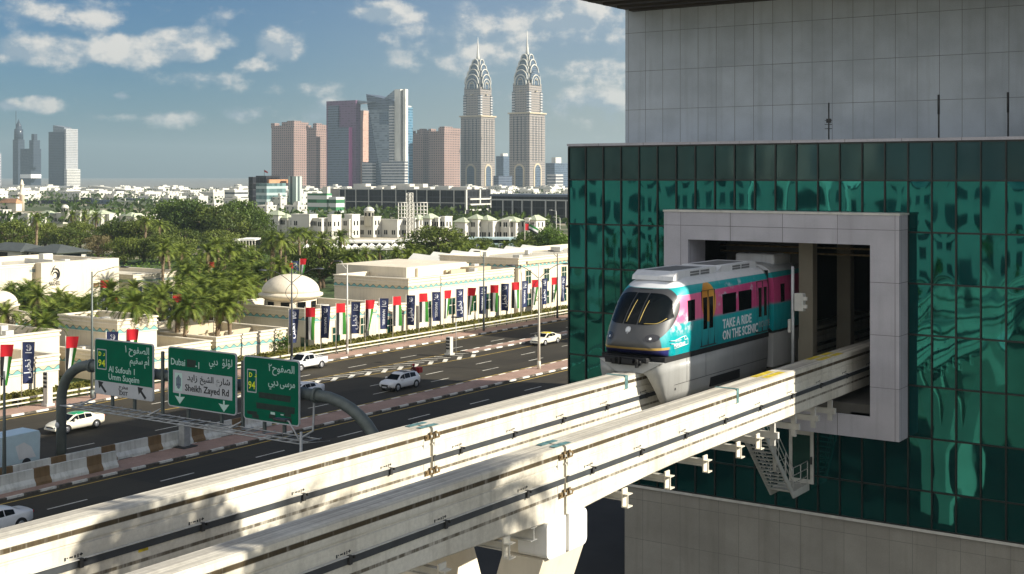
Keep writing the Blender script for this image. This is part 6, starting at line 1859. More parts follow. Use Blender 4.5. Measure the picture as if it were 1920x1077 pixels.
# ------------------------------------------------------------------ the town and the towers
def facade(name, wall, glass, fh=3.5, bw=3.0, fz=(.30, .78), fb=(.18, .82), vertical=None, rough=.7, roof=None, var=.08):
    m, nt, b = nodes(name); g = G(nt)
    v = g.obj(); p = g.xyz(v)
    nrm = g.xyz(g.N.new('ShaderNodeNewGeometry').outputs['Normal'])
    isx = g.m('GREATER_THAN', g.m('ABSOLUTE', nrm[0]), 0.5)
    h = g.m('ADD', g.m('MULTIPLY', p[1], isx), g.m('MULTIPLY', p[0], g.m('SUBTRACT', 1.0, isx)))
    fz_ = g.m('FRACT', g.m('DIVIDE', p[2], fh)); fb_ = g.m('FRACT', g.m('DIVIDE', h, bw))
    a = g.m('MULTIPLY', g.m('GREATER_THAN', fz_, fz[0]), g.m('LESS_THAN', fz_, fz[1]))
    if fb: a = g.m('MULTIPLY', a, g.m('MULTIPLY', g.m('GREATER_THAN', fb_, fb[0]), g.m('LESS_THAN', fb_, fb[1])))
    a = g.m('MULTIPLY', a, g.m('LESS_THAN', g.m('ABSOLUTE', nrm[2]), .5))
    n = g.noise(v, .02, 4); k = g.ramp(n, .3, .7, 1 - var, 1 + var)
    wn = g.N.new('ShaderNodeTexWhiteNoise'); g.L.new(g.vec(g.m('FLOOR', g.m('DIVIDE', p[2], fh)), g.m('FLOOR', g.m('DIVIDE', h, bw)), isx), wn.inputs['Vector'])
    gk = g.ramp(wn.outputs['Value'], 0, 1, .55, 1.45, False)
    gl_ = g.mix(1.0, (*glass, 1), g.vec(gk, gk, gk), 'MULTIPLY')
    wl = g.mix(1.0, (*wall, 1), g.vec(k, k, k), 'MULTIPLY')
    g.put(b.inputs['Base Color'], g.mix(a, wl, gl_))
    g.put(b.inputs['Roughness'], g.m('SUBTRACT', rough, g.m('MULTIPLY', a, rough - .2)))
    b.inputs['Specular IOR Level'].default_value = .35
    return m
def fbox(pxl, pxc, pxr, top, D):
    """Box whose near corner, left and right edges and top stand at these photograph points, D metres off."""
    xc = (pxc - CX) * D / F
    X, Y = CS * xc - SN * D, SN * xc + CS * D
    return X if pxl == pxc else Y * kx(pxl), X, Y, (X / kx(pxr) if pxr != pxc else Y + 5), H + (HY - top) * D / F
FM = {}
FM['pink'] = facade('rose_stone_tower', (0.30, 0.205, 0.175), (0.06, 0.055, 0.06), 3.6, 4.4, (.35, .8), (.2, .75))
FM['purple'] = facade('purple_tower', (0.125, 0.058, 0.115), (0.11, 0.054, 0.10), 3.6, 6, (.4, .75), (.1, .9))
FM['bluegrey'] = facade('blue_grey_curtain', (0.095, 0.115, 0.15), (0.05, 0.065, 0.095), 3.6, 2.4, (.35, .8), None, rough=.4)
FM['peach'] = facade('peach_slab', (0.50, 0.32, 0.25), (0.46, 0.29, 0.23), 4, 4, (.4, .6), None)
FM['silver'] = facade('silver_panel_tower', (0.19, 0.225, 0.255), (0.15, 0.18, 0.215), 3.4, 5, (.2, .85), None, rough=.35)
FM['balcony'] = facade('white_balcony_bands', (0.46, 0.45, 0.43), (0.09, 0.10, 0.12), 4.2, 3, (.45, .95), None)
FM['blue'] = facade('blue_glass_tower', (0.13, 0.24, 0.32), (0.06, 0.15, 0.23), 4.2, 5, (.3, .85), None, rough=.3)
FM['kazim'] = facade('sand_grid_tower', (0.28, 0.245, 0.215), (0.045, 0.05, 0.064), 3.7, 3.1, (.34, .74), (.22, .78))
FM['cityglass'] = facade('grey_glass_tower', (0.20, 0.225, 0.25), (0.06, 0.08, 0.105), 3.5, 3, (.3, .85), (.1, .9), rough=.4)
FM['cityblue'] = facade('slate_glass_tower', (0.095, 0.125, 0.165), (0.05, 0.075, 0.11), 3.5, 3.4, (.28, .85), (.08, .92), rough=.35)
FM['citywhite'] = facade('white_grid_tower', (0.42, 0.42, 0.41), (0.10, 0.12, 0.15), 3.6, 3.2, (.3, .78), (.15, .85))
FM['whitebands'] = facade('white_banded_office', (0.58, 0.57, 0.52), (0.07, 0.08, 0.09), 3.3, 3, (.45, .85), None)
FM['greenbands'] = facade('green_banded_office', (0.58, 0.60, 0.56), (0.05, 0.17, 0.08), 3.5, 6, (.35, .82), None, rough=.5)
FM['beige'] = facade('beige_dotted_house', (0.58, 0.55, 0.42), (0.06, 0.06, 0.06), 3.4, 3.2, (.4, .7), (.4, .68))
FM['house'] = facade('white_house', (0.56, 0.545, 0.48), (0.10, 0.11, 0.12), 3.4, 3.6, (.38, .72), (.36, .66), var=.14)
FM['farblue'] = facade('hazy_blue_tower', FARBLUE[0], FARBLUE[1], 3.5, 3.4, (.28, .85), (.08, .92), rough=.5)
FM['farblue2'] = facade('slate_window_strip', (0.11, 0.105, 0.11), (0.035, 0.042, 0.055), 3.7, 3.0, (.3, .85), None, rough=.4)
FM['darkoffice'] = facade('charcoal_curtain_wall', (0.020, 0.021, 0.025), (0.014, 0.015, 0.019), 3.4, 3, (.1, .9), (.04, .96), rough=.5)
FM['darkslats'] = facade('charcoal_slatted_block', (0.055, 0.055, 0.07), (0.025, 0.026, 0.035), 30, 2.2, (.02, .98), (.3, .9))
def bx(t, part, mat, x0, x1, y0, y1, z0, z1):
    return MB().box(x0, x1, y0, y1, z0, z1).build(part, mat, t, (x0, y0, z0))
def tower(label, mat, box, crown=None, cat='tower', name='tower_block', group=None):
    x0, x1, y0, y1, h = box
    t = thing(name, label, cat, ((x0 + x1) / 2, (y0 + y1) / 2, 0), 0, group)
    bx(t, 'shaft', mat, x0, x1, y0, y1, 0, h)
    if crown: crown(t, x0, x1, y0, y1, h)
    return t
def plant(t, x0, x1, y0, y1, h, mat=None, k=(.2, .55, .3, .8), dz=5):
    w, d = x1 - x0, y1 - y0
    bx(t, 'plant_room', mat or M['white_city'], x0 + w * k[0], x0 + w * k[1], y0 + d * k[2], y0 + d * k[3], h + .01, h + dz)
# rose coloured pair, left of the purple tower, and their twins to the right
def rosecrown(t, x0, x1, y0, y1, h):
    w, d = x1 - x0, y1 - y0
    mb = MB()
    MB().box(x0 - .5, x0 + w * .16, y0 - .5, y0 + d * .3, h - 4, h + 4).build('corner_turret', FM['pink'], t)
    mb.box(x1 - w * .3, x1 + .5, y0 - .5, y0 + d * .5, h - 4, h + 7).box(x1 - w * .1, x1 + .6, y0 + d * .5, y1, h - 4, h + 5)
    mb.build('corner_turret', FM['peach'] if False else FM['pink'], t)
    bx(t, 'plant_room', FM['pink'], x1 - w * .8, x1 - w * .3, y0 + d * .4, y1, h + .02, h + 6)
tower('rose stone tower leftmost of the skyline group, with turreted roof', FM['pink'], fbox(509, 551, 578, 235, 2000), rosecrown)
tower('slimmer rose stone tower touching the purple tower', FM['pink'], fbox(575, 593, 613, 240, 1960), rosecrown)
tower('rose stone tower behind its twin, just right of the blue glass tower', FM['pink'], fbox(772, 793, 807, 250, 2040), rosecrown)
tower('rose stone tower touching the first spired tower', FM['pink'], fbox(804, 833, 863, 246, 1980), rosecrown)
x0, x1, y0, y1, h = fbox(612, 667, 676, 188, 1900)
t = tower('purple tower with a stepped blue grey front', FM['purple'], (x0, x1, y0, y1, h))
w = x1 - x0
bx(t, 'curtain_wall', FM['bluegrey'], x0 + w * .20, x0 + w * .86, y0 - 6, y0 - .01, 0, H + (HY - 239) * 1900 / F)
bx(t, 'curtain_wall', FM['bluegrey'], x0 + w * .10, x0 + w * .44, y0 - 3, y0 - .02, 0, H + (HY - 197) * 1900 / F)
bx(t, 'magenta_fin', pm('magenta_panel', (.42, .09, .25), .6), x0 + w * .86, x0 + w * .885, y0 - 6.2, y0 - .01, 0, H + (HY - 239) * 1900 / F)
MB().prism([(x1 - 2, h - 6), (x1 + 32, h - 3.5), (x1 - 2, h)], 'y', y0 + 4, y0 + 12).build('roof_wing', FM['silver'], t)
tower('plain peach slab tower leaning on the purple tower', FM['peach'], (lambda b: (b[0], b[1], b[2], b[3], b[4]))(fbox(668, 673, 691, 207, 1930)))
# silver tower with the raked crown
D = 1880
x0, x1, y0, y1, h = fbox(692, 737, 742, 200, D)
t = thing('raked_tower', 'silver tower with a raked crown, square dark window and tall white fin', 'tower', ((x0 + x1) / 2, y0, 0))
w = x1 - x0
bx(t, 'shaft', FM['silver'], x0, x1, y0, y0 + 30, 0, h - 4)
mb = MB(); mb.prism([(x0 - 1, h - 4), (x1, h - 4), (x1, h + 8), (x0 - 5, h + 20)], 'y', y0 - 1, y0 + 30); mb.build('raked_crown', FM['bluegrey'], t, (x0, y0, h - 4))
bx(t, 'sky_window', FM['cityblue'], x0 + w * .44, x0 + w * .80, y0 - .6, y0 - .02, H + (HY - 233) * D / F, H + (HY - 209) * D / F)
MB().prism([(x0 - .4, 0), (x0 + w * .58, 0), (x0 + .8, h - 8), (x0 - .4, h - 8)], 'y', y0 - .8, y0 - .03).build('shaded_wedge', FM['bluegrey'], t)
hb = H + (HY - 168) * D / F
bx(t, 'fin', M['white_city'], x1 + 1, x1 + 12, y0 + 2, y0 + 10, 0, hb)
bx(t, 'fin', M['white_city'], x1 + 15, x1 + 20, y0 + 4, y0 + 10, 0, hb)
bx(t, 'fin_slot', M['dark_metal'], x1 + 12, x1 + 15, y0 + 5, y0 + 10, 0, hb - 1)
MB().prism([(x1 - 22, hb - 14), (x1 + 1, hb - 14), (x1 + 1, hb)], 'y', y0 + 3, y0 + 10).build('fin_gusset', FM['silver'], t)
bx(t, 'balcony_stack', FM['balcony'], x1 - 6, x1 + .9, y0 - 2, y0 + 3, 0, hb - 22)
bx(t, 'balcony_stack', FM['balcony'], x1 - 14, x1 + 30, y0 - 10, y0 - 2.1, 0, H + (HY - 303) * D / F)
bx(t, 'balcony_stack', FM['balcony'], x0 - 6, x0 + 14, y0 - 9, y0 - .9, 0, H + (HY - 304) * D / F)
tower('blue glass tower with a pale roof edge behind the white fin', FM['blue'], fbox(748, 764, 774, 201, 1990), lambda t, a, b, c, d, h: plant(t, a, b, c, d, h, None, (.1, .9, .1, .9), 2.2))

# twin towers with stacked arches and spires
def spired(label, pxl, pxc, pxr, D, ys):
    """ys: photograph levels of spire tip, crown tip, shoulder arch, ledge."""
    x0, x1, y0, y1, h = fbox(pxl, pxc, pxr, ys[3], D)
    zt, zc, zs = [H + (HY - y) * D / F for y in ys[:3]]
    t = thing('spired_tower', label, 'tower', ((x0 + x1) / 2, (y0 + y1) / 2, 0), 0, 'twin spired towers')
    cx_, cy_ = (x0 + x1) / 2, (y0 + y1) / 2
    w, d = (x1 - x0) / 2, (y1 - y0) / 2
    bx(t, 'lower_shaft', FM['kazim'], x0, x1, y0, y1, 0, h)
    for q in (-.56, -.19, .19, .56):
        MB().box(cx_ + w * (q - .045), cx_ + w * (q + .045), y0 - .35, y0 - .02, 44, h - 4).build('window_strip', FM['farblue2'], t)
        MB().box(x1 + .02, x1 + .35, cy_ + d * (q - .03), cy_ + d * (q + .03), 44, h - 4).build('window_strip', FM['farblue2'], t)
    MB().box(x0 - 2, x1 + 2, y0 - 2, y1 + 2, h, h + 2.2).build('ledge', FM['peach'] if False else M['cream_dark'], t)
    k = .80; zu = zs - 9
    bx(t, 'upper_shaft', FM['kazim'], cx_ - w * k, cx_ + w * k, cy_ - d * k, cy_ + d * k, h + 2.2, zu)
    cr = MB()
    for sx in (-1, 1):
        for sy in (-1, 1): cr.box(cx_ + sx * w * .60, cx_ + sx * w * .86, cy_ + sy * d * .60, cy_ + sy * d * .86, h + 2.2, zs - 22)
    cr.build('corner_pier', FM['balcony'], t)
    for z in (zs - 22, zs - 4):
        MB().box(cx_ - w * k - 3.2, cx_ + w * k + 3.2, cy_ - 2, cy_ + 2, z, z + 1.2).box(cx_ - 2, cx_ + 2, cy_ - d * k - 3.2, cy_ + d * k + 3.2, z + .02, z + 1.22).build('gargoyle', M['cream_dark'], t)
    # ground arch
    for ax in ('y', 'x'):
        n = 12; r = (w if ax == 'y' else d) * .36; zb, zh = 4, 30
        P = [(-r, zb), (r, zb)] + [(r * math.cos(PI * q / n), zh + r * math.sin(PI * q / n)) for q in range(n + 1)]
        Po = [(-r - 3, zb), (r + 3, zb)] + [((r + 3) * math.cos(PI * q / n), zh + (r + 3) * math.sin(PI * q / n)) for q in range(n + 1)]
        if ax == 'y':
            MB().prism([(cx_ + a, b) for a, b in Po], 'y', y0 - .8, y0 - .02).build('arch_surround', M['cream_dark'], t)
            MB().prism([(cx_ + a, b) for a, b in P], 'y', y0 - 1.0, y0 - .82).build('arch_glass', FM['cityblue'], t)
        else:
            MB().prism([(cy_ + a, b) for a, b in Po], 'x', x1 + .02, x1 + .8).build('arch_surround', M['cream_dark'], t)
            MB().prism([(cy_ + a, b) for a, b in P], 'x', x1 + .82, x1 + 1.0).build('arch_glass', FM['cityblue'], t)
    # crown: four stacked cross vaults, each with white rims
    TH = zc - zs
    LV = [(.86, zs - 12, zs + 4), (.84, zs - 4, zs + TH * .30), (.70, zs + TH * .18, zs + TH * .52), (.55, zs + TH * .44, zs + TH * .74), (.38, zs + TH * .66, zs + TH * .95)]
    va, ri = MB(), MB()
    for i, (f, z0, z1) in enumerate(LV):
        ew, ed = w * f, d * f
        kk = .74
        if i == 0: kk = .62
        for ax in ('x', 'y'):
            r = (ed if ax == 'x' else ew) * kk; n = 12
            zsg = max(z0, z1 - r * 1.15)
            P = [(-r, z0), (r, z0)] + [(r * math.cos(PI * q / n), zsg + (z1 - zsg) * math.sin(PI * q / n)) for q in range(n + 1)]
            e = ew if ax == 'x' else ed
            if ax == 'x': va.prism([(cy_ + a, b) for a, b in P], 'x', cx_ - e, cx_ + e)
            else: va.prism([(cx_ + a, b) for a, b in P], 'y', cy_ - e, cy_ + e)
            for s in (-1, 1):
                pts = []
                for q in [(r, z0)] + [(r * math.cos(PI * q / n), zsg + (z1 - zsg) * math.sin(PI * q / n)) for q in range(n + 1)] + [(-r, z0)]:
                    pts.append((cx_ + s * (e + .3), cy_ + q[0], q[1]) if ax == 'x' else (cx_ + q[0], cy_ + s * (e + .3), q[1]))
                ri.tube(pts, .95, 5)
                if i == 0:
                    pts = [(cx_ + s * (e + .4), cy_ + (p[1] - cy_) * .5, z0 + (p[2] - z0) * .72) if ax == 'x' else (cx_ + (p[0] - cx_) * .5, cy_ + s * (e + .4), z0 + (p[2] - z0) * .72) for p in pts]
                    ri.tube(pts, .55, 5)
    for sx in (-1, 1):
        for sy in (-1, 1):
            ri.tube([(cx_ + sx * w * .64, cy_ + sy * d * .64, zs - 20), (cx_ + sx * w * .62, cy_ + sy * d * .62, zs + 2), (cx_ + sx * w * .46, cy_ + sy * d * .46, zs + TH * .42), (cx_ + sx * w * .3, cy_ + sy * d * .3, zs + TH * .7), (cx_, cy_, zc)], [1.1, 1.1, 1.0, .9, .8], 5)
    va.build('crown_vault', FM['cityblue'], t); ri.build('crown_rib', M['white_city'], t)
    MB().lathe([(3.6, zc - 4), (2.4, zc + 4), (1.2, zc + (zt - zc) * .45), (.25, zt)], (cx_, cy_, 0), 8).build('spire', M['white_city'], t)
spired('sand coloured spired tower with stacked arches, the one nearer the rose towers', 864, 902, 928, 2065, (66, 107, 152, 219))
spired('sand coloured spired tower with stacked arches, the taller one nearer the glass facade', 955, 993, 1022, 1990, (54, 97, 144, 213))
tower('dark glass block glimpsed between the two spired towers', FM['cityblue'], fbox(930, 944, 962, 293, 2300), lambda *a: plant(*a))
t = tower('sloping pale roofed hall between the two spired towers', FM['bluegrey'], fbox(925, 935, 960, 330, 1800))
tower('grey tower right of the spired pair with a white plant room', FM['cityblue'], fbox(1023, 1040, 1066, 306, 2250), lambda t, a, b, c, d, h: plant(t, a, b, c, d, h, None, (.5, .95, .1, .5), 10))
tower('white balconied block right of the spired pair', FM['balcony'], fbox(1026, 1042, 1056, 327, 1700))
# hazy towers far to the left
b_ = fbox(24, 34, 46, 262, 3000)
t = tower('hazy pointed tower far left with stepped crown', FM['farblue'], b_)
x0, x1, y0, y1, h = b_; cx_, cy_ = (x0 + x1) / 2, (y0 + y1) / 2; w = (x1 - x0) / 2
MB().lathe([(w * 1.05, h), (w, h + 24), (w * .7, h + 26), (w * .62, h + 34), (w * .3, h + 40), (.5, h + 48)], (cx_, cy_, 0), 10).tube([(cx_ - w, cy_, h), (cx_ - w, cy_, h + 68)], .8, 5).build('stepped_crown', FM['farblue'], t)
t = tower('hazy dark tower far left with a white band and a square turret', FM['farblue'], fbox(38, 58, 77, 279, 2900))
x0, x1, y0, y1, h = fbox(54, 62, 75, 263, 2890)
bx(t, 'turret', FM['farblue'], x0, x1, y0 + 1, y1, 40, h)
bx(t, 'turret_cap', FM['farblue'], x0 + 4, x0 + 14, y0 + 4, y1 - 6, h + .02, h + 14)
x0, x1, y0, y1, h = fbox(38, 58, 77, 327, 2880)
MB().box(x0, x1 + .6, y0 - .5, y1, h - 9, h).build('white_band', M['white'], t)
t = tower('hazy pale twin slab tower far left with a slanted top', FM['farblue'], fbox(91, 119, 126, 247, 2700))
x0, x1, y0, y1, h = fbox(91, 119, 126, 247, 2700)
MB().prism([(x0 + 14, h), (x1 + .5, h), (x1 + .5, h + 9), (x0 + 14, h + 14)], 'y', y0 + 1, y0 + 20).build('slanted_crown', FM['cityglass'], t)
x0, x1, y0, y1, h = fbox(121, 123.5, 145, 242, 2700)
bx(t, 'pale_slab', FM['citywhite'], x0, x1 + 2, y0 - 1, y1, 0, h)
x0, x1, y0, y1, h = fbox(122, 125, 149, 318, 2690)
bx(t, 'pale_annexe', FM['whitebands'], x0, x1 + 3, y0 - 2, y1, 0, h)
tower('sliver of a hazy pale tower at the photo edge', FM['citywhite'], fbox(-20, -8, 2, 288, 2800))

# long charcoal office blocks
D = 640
x0, x1, y0, y1, h = fbox(637, 873, 919, 356, D)
t = tower('long charcoal office block with pale frame grid and cluttered roof', FM['darkoffice'], (x0, x1, y0, y1, h), None, 'office block', 'office_block')
fr_ = MB()
for px in (637, 648, 668, 692, 717, 743, 762, 782, 801, 826, 852, 873):
    X = y0 * kx(px)
    fr_.box(X - .2, X + .2, y0 - .5, y0 - .02, 0, h)
for py, wd in ((356, .35), (381, .22), (403, .2)):
    z = H + (HY - py) * D / F; fr_.box(x0, x1, y0 - .46, y0 - .03, z - wd, z + wd * .4)
for py in (373, 383, 393):
    z = H + (HY - py) * (D + 10) / F; fr_.box(x1 + .02, x1 + .8, y0 + 3, y1 + .5, z - .5, z + .3)
for q in (0, .55, 1): fr_.box(x1 + .02, x1 + .7, y0 + (y1 - y0) * q - .5, y0 + (y1 - y0) * q + .5, 4, h)
fr_.build('frame_grid', M['steel_light'], t)
bx(t, 'concrete_end', M['wall_grey'], x0 - 9, x0 - .02, y0 + 1, y0 + 30, 0, h)
rr = random.Random(4)
for k in range(34):
    X = rr.uniform(x0 + 8, x1 - 3); Yq = rr.uniform(y0 + 4, y1 - 4)
    MB().box(X - rr.uniform(1, 5), X + rr.uniform(1, 5), Yq - 2, Yq + 2, h + .01 + k * .003, h + rr.choice((.8, 1.2, 1.6, 2.6)) + k * .004).build('roof_unit', M['white_city'], t)
D = 560
x0, x1, y0, y1, h = fbox(921, 1075, 1090, 370, D)
t = tower('charcoal glass block with pale columns beside the facade corner', FM['darkoffice'], (x0, x1, y0, y1, h), None, 'office block', 'office_block')
mb = MB()
for px in (944, 962, 980, 998, 1024, 1043, 1062):
    X = y0 * kx(px); mb.box(X - .3, X + .3, y0 - .6, y0 - .02, 0, h - 1.8)
mb.box(x0, x1, y0 - .7, y0 - .03, h - 1.8, h - 1.2)
mb.build('column_row', M['steel'], t)
bx(t, 'roof_edge', FM['bluegrey'], x0 - .5, x1, y0 - 1, y0 + 20, h + .01, h + 1)
# small buildings, from far to near
city = [ # pxl, pxc, pxr, top, D, material, label
    (1, 14, 22, 377, 900, 'whitebands', 'white banded office at the photo edge below the hazy towers'), (20, 33, 53, 366, 1000, 'whitebands', 'white banded round shouldered office behind the minaret'),
    (50, 74, 76, 377, 950, 'darkslats', 'charcoal slatted block, left of three, behind the cupola'), (77, 110, 112, 376, 950, 'darkslats', 'charcoal slatted block, middle of three, behind the cupola'), (113, 148, 151, 376, 950, 'darkslats', 'charcoal slatted block, right of three, behind the cupola'),
    (152, 172, 176, 371, 960, 'darkslats', 'taller charcoal slatted block beside the glass fronted one'), (172, 207, 212, 375, 930, 'cityblue', 'dark glass fronted low block beside the beige house'), (211, 255, 260, 379, 850, 'beige', 'beige house with rows of small dotted windows'),
    (211, 262, 268, 372, 1000, 'cityglass', 'long grey roofed hall behind the beige house'), (258, 281, 290, 370, 1000, 'whitebands', 'white block with a row of dark top windows'), (288, 310, 324, 367, 1100, 'house', 'white house behind the tall dark trees, one of the farthest'),
    (300, 318, 330, 373, 900, 'citywhite', 'pale block with a dark slot beside the white houses'), (326, 336, 349, 370, 850, 'house', 'white cube house just above the tall dark trees'), (346, 362, 378, 378, 800, 'house', 'low white house touching the tree tops'),
    (360, 372, 390, 370, 780, 'house', 'white house with a slit window above the gap in the trees'), (374, 400, 421, 362, 950, 'house', 'long white house behind the gap in the trees'), (388, 402, 418, 384, 700, 'house', 'low white house in the gap between the tree clumps'),
    (421, 440, 465, 358, 900, 'whitebands', 'white office with dark bands behind the right tree clump'), (420, 445, 473, 374, 760, 'house', 'white pitched house above the right tree clump'), (452, 466, 470, 366, 1000, 'cityglass', 'grey block beside the dark slab of the glass office'),
    (480, 500, 518, 388, 640, 'house', 'white arcaded house beside the right tree clump'), (497, 509, 517, 377, 720, 'cityblue', 'grey roofed house behind the arcaded house'), (509, 526, 538, 372, 700, 'house', 'white house below the brown roof terrace'),
    (536, 552, 562, 372, 760, 'cityglass', 'grey house with two dark windows below the glass office'), (556, 562, 577, 366, 720, 'house', 'white house touching the green banded office'), (534, 558, 576, 388, 620, 'house', 'white house with arched windows below the green banded office'),
    (255, 268, 280, 362, 1600, 'pink', 'hazy brown block far behind the long grey roofed hall'), (268, 282, 292, 358, 1900, 'peach', 'hazy pale cluster on the far horizon'), (345, 358, 372, 357, 1800, 'citywhite', 'hazy pale block on the horizon above the white houses'), (148, 158, 166, 362, 1700, 'citywhite', 'hazy pale block beside the pale twin slab tower'),
    (300, 310, 318, 364, 1700, 'cityglass', 'hazy grey block on the horizon left of the tree tops'), (395, 408, 416, 352, 2300, 'cityglass', 'faint hazy block on the horizon left of the dark slab')]
for i, (a, b, c, top, D, mt, lab) in enumerate(city):
    t = tower(lab, FM[mt], fbox(a, b, c, top, D), None, 'building', 'town_building')
    x0, x1, y0, y1, h = fbox(a, b, c, top, D)
    rr = random.Random(i); w, d = x1 - x0, y1 - y0
    if mt in ('house', 'whitebands', 'citywhite', 'beige') and w > 2 and d > 2:
        mb = MB(); ring(mb, x0 - .15, x1 + .15, y0 - .15, y1 + .15, h + .01, h + .7, .4)
        for q in range(3):
            u, v = rr.uniform(.1, .7), rr.uniform(.1, .7)
            mb.box(x0 + w * u, x0 + w * (u + .22), y0 + d * v, y0 + d * (v + .2), h + .02, h + rr.uniform(1.2, 2.8))
        mb.build('roof_parapet', M['white_city'], t)
t = tower('low dark curved roofed building with white stripes right of the hazy twin slab', FM['darkoffice'], fbox(166, 236, 247, 357, 1300), None, 'building', 'town_building')
x0, x1, y0, y1, h = fbox(166, 236, 247, 357, 1300)
MB().prism([(x0, h), (x1 * 1, h), (x1, h + .6), (x0 + 20, h + 3.5), (x0 + 6, h + 4.2), (x0, h + 1)], 'y', y0 - 1, y1).box(x0 + 2, x1 + .4, y0 - .9, y0 - .02, h - 5, h - 3.6).build('curved_roof', M['white_city'], t)
# glass office with the roof terrace
t = thing('glass_office', 'pale green glass office with a dark slab and a brown roof terrace', 'office block', at(520, 402, 0))
x0, x1, y0, y1, h = fbox(466, 474, 480, 332, 680); bx(t, 'dark_slab', FM['darkoffice'], x0, x1, y0, y1, 0, h)
x0, x1, y0, y1, h = fbox(476, 500, 536, 344, 700); bx(t, 'glass_body', facade('pale_green_glass', (.36, .44, .43), (.10, .17, .17), 3.6, 2, (.25, .85), None, rough=.3), x0, x1, y0, y1, 0, h)
x0, x1, y0, y1, h2 = fbox(482, 505, 540, 330, 712); bx(t, 'roof_terrace', M['terracotta'], x0, x1, y0, y1, h, h2 - 2); bx(t, 'dark_attic', FM['darkoffice'], x0, x0 + (x1 - x0) * .85, y0 - 1, y1 - 5, h, h2)
x0, x1, y0, y1, h3 = fbox(541, 555, 566, 331, 715); bx(t, 'stair_core', facade('pale_green_core', (.40, .47, .42), (.08, .10, .10), 60, 4.2, (.05, .8), (.3, .7)), x0, x1, y0, y1, 0, h3)
q = Vector((x0 - 10, y0, h2)); MB().tube([(q.x - 9, q.y, h2 - 1), (q.x - 9, q.y, h2 + 3.5)], .12, 5).build('flag_mast', M['dark_metal'], t); MB().add([(q.x - 9, q.y, h2 + 3.4), (q.x - 7, q.y + .6, h2 + 2.4), (q.x - 6.6, q.y + .6, h2 + 1.4), (q.x - 9, q.y, h2 + 2.2)], [(0, 1, 2, 3)]).build('roof_flag', M['red_box'], t)
# green banded office
t = tower('white office with bright green window bands and a roof box', FM['greenbands'], fbox(576, 613, 622, 363, 600), lambda t, a, b, c, d, h: plant(t, a, b, c, d, h, None, (.75, 1.0, .1, .7), 3.2), 'office block', 'office_block')
x0, x1, y0, y1, h = fbox(613, 630, 646, 366, 596)
bx(t, 'banded_wing', FM['greenbands'], x0 + 1, x1, y0, y1, 0, h - 1)
# minaret and cupolas
p = at(41, 396, 0)
t = thing('minaret', 'cream minaret with a small gallery below the hazy towers', 'minaret', p)
MB().lathe([(1.5, 0), (1.4, 9), (2.1, 9.6), (2.1, 10.3), (1.2, 10.6), (1.1, 15.5), (1.5, 15.9), (.9, 16.2), (.8, 17.5), (.05, 19)], (p.x, p.y, 0), 14).build('shaft', M['cornice'], t)
MB().box(p.x - 14, p.x + 3, p.y - 6, p.y - 2, 0, 5).build('prayer_hall', M['cream'], t)
hip(MB(), p.x - 14, p.x + 3, p.y - 6, p.y - 2, 5, 2.5).build('hall_roof', M['terracotta'], t)

# white villas
wmesh = {}
def villa(label, boxes, D, roof='hip'):
    """boxes: (pxl, pxc, pxr, top, hip?) with the base on the ground."""
    b0 = fbox(*boxes[0][:4], D)
    t = thing('white_villa', label, 'villa', ((b0[0] + b0[1]) / 2, (b0[2] + b0[3]) / 2, 0), 0, 'white villas in the row')
    for j, (a, b, c, top, hp) in enumerate(boxes):
        x0, x1, y0, y1, h = fbox(a, b, c, top, D + j * .35)
        y1 = max(y1, y0 + 4)
        y1 = min(y1, y0 + 16)
        if hp: h -= 1.3
        bx(t, 'wall', M['white_city'], x0, x1, y0, y1, 0, h)
        if hp: hip(MB(), x0, x1, y0, y1, h + .16, 1.5, .55).build('roof', M['villa_roof'], t)
        else:
            mb = MB(); ring(mb, x0 - .12, x1 + .12, y0 - .12, y1 + .12, h + .01, h + .35, .4); mb.build('roof_parapet', M['white_city'], t)
        n = max(1, int((x1 - x0) / 3.0))
        for fl_ in range(2):
            z = .9 + fl_ * 3.3
            if z + 1.6 > h: continue
            for k in range(n):
                xx = x0 + (x1 - x0) * (k + .5) / n
                if (k * 7 + fl_ + j) % 5 == 4: continue
                for q in (-.42, .42):
                    if 'w' not in wmesh: wmesh['w'] = MB().box(-.28, .28, -.05, 0, 0, 1.5).mesh('window', M['glass_dark']); wmesh['e'] = MB().box(0, .05, -.3, .3, 0, 1.5).mesh('window', M['glass_dark'])
                    link('window', wmesh['w'], t, (xx + q, y0 - .005, z))
            for k in range(2): link('window', wmesh['e'], t, (x1 + .005, y0 + (y1 - y0) * (.3 + .4 * k), z))
    return t
villa('green hip roofed white villa starting the villa row against the dark trees', [(496, 538, 547, 403, 1), (500, 522, 526, 397, 1)], 440)
villa('long shaded white villa wall with paired windows behind the tallest avenue palms', [(541, 598, 603, 411, 0), (546, 580, 590, 404, 0)], 430)
villa('white villa whose sunlit gable wall stands in front of the green banded office', [(596, 603, 622, 412, 0), (614, 622, 640, 405, 0)], 425)
villa('pale green shaded villa between the sunlit gable wall and the cupola villa', [(624, 655, 663, 413, 0), (646, 660, 668, 404, 0)], 432)
vt = villa('long white villa carrying a round cupola tower', [(660, 745, 753, 414, 0), (672, 700, 708, 408, 0)], 436)
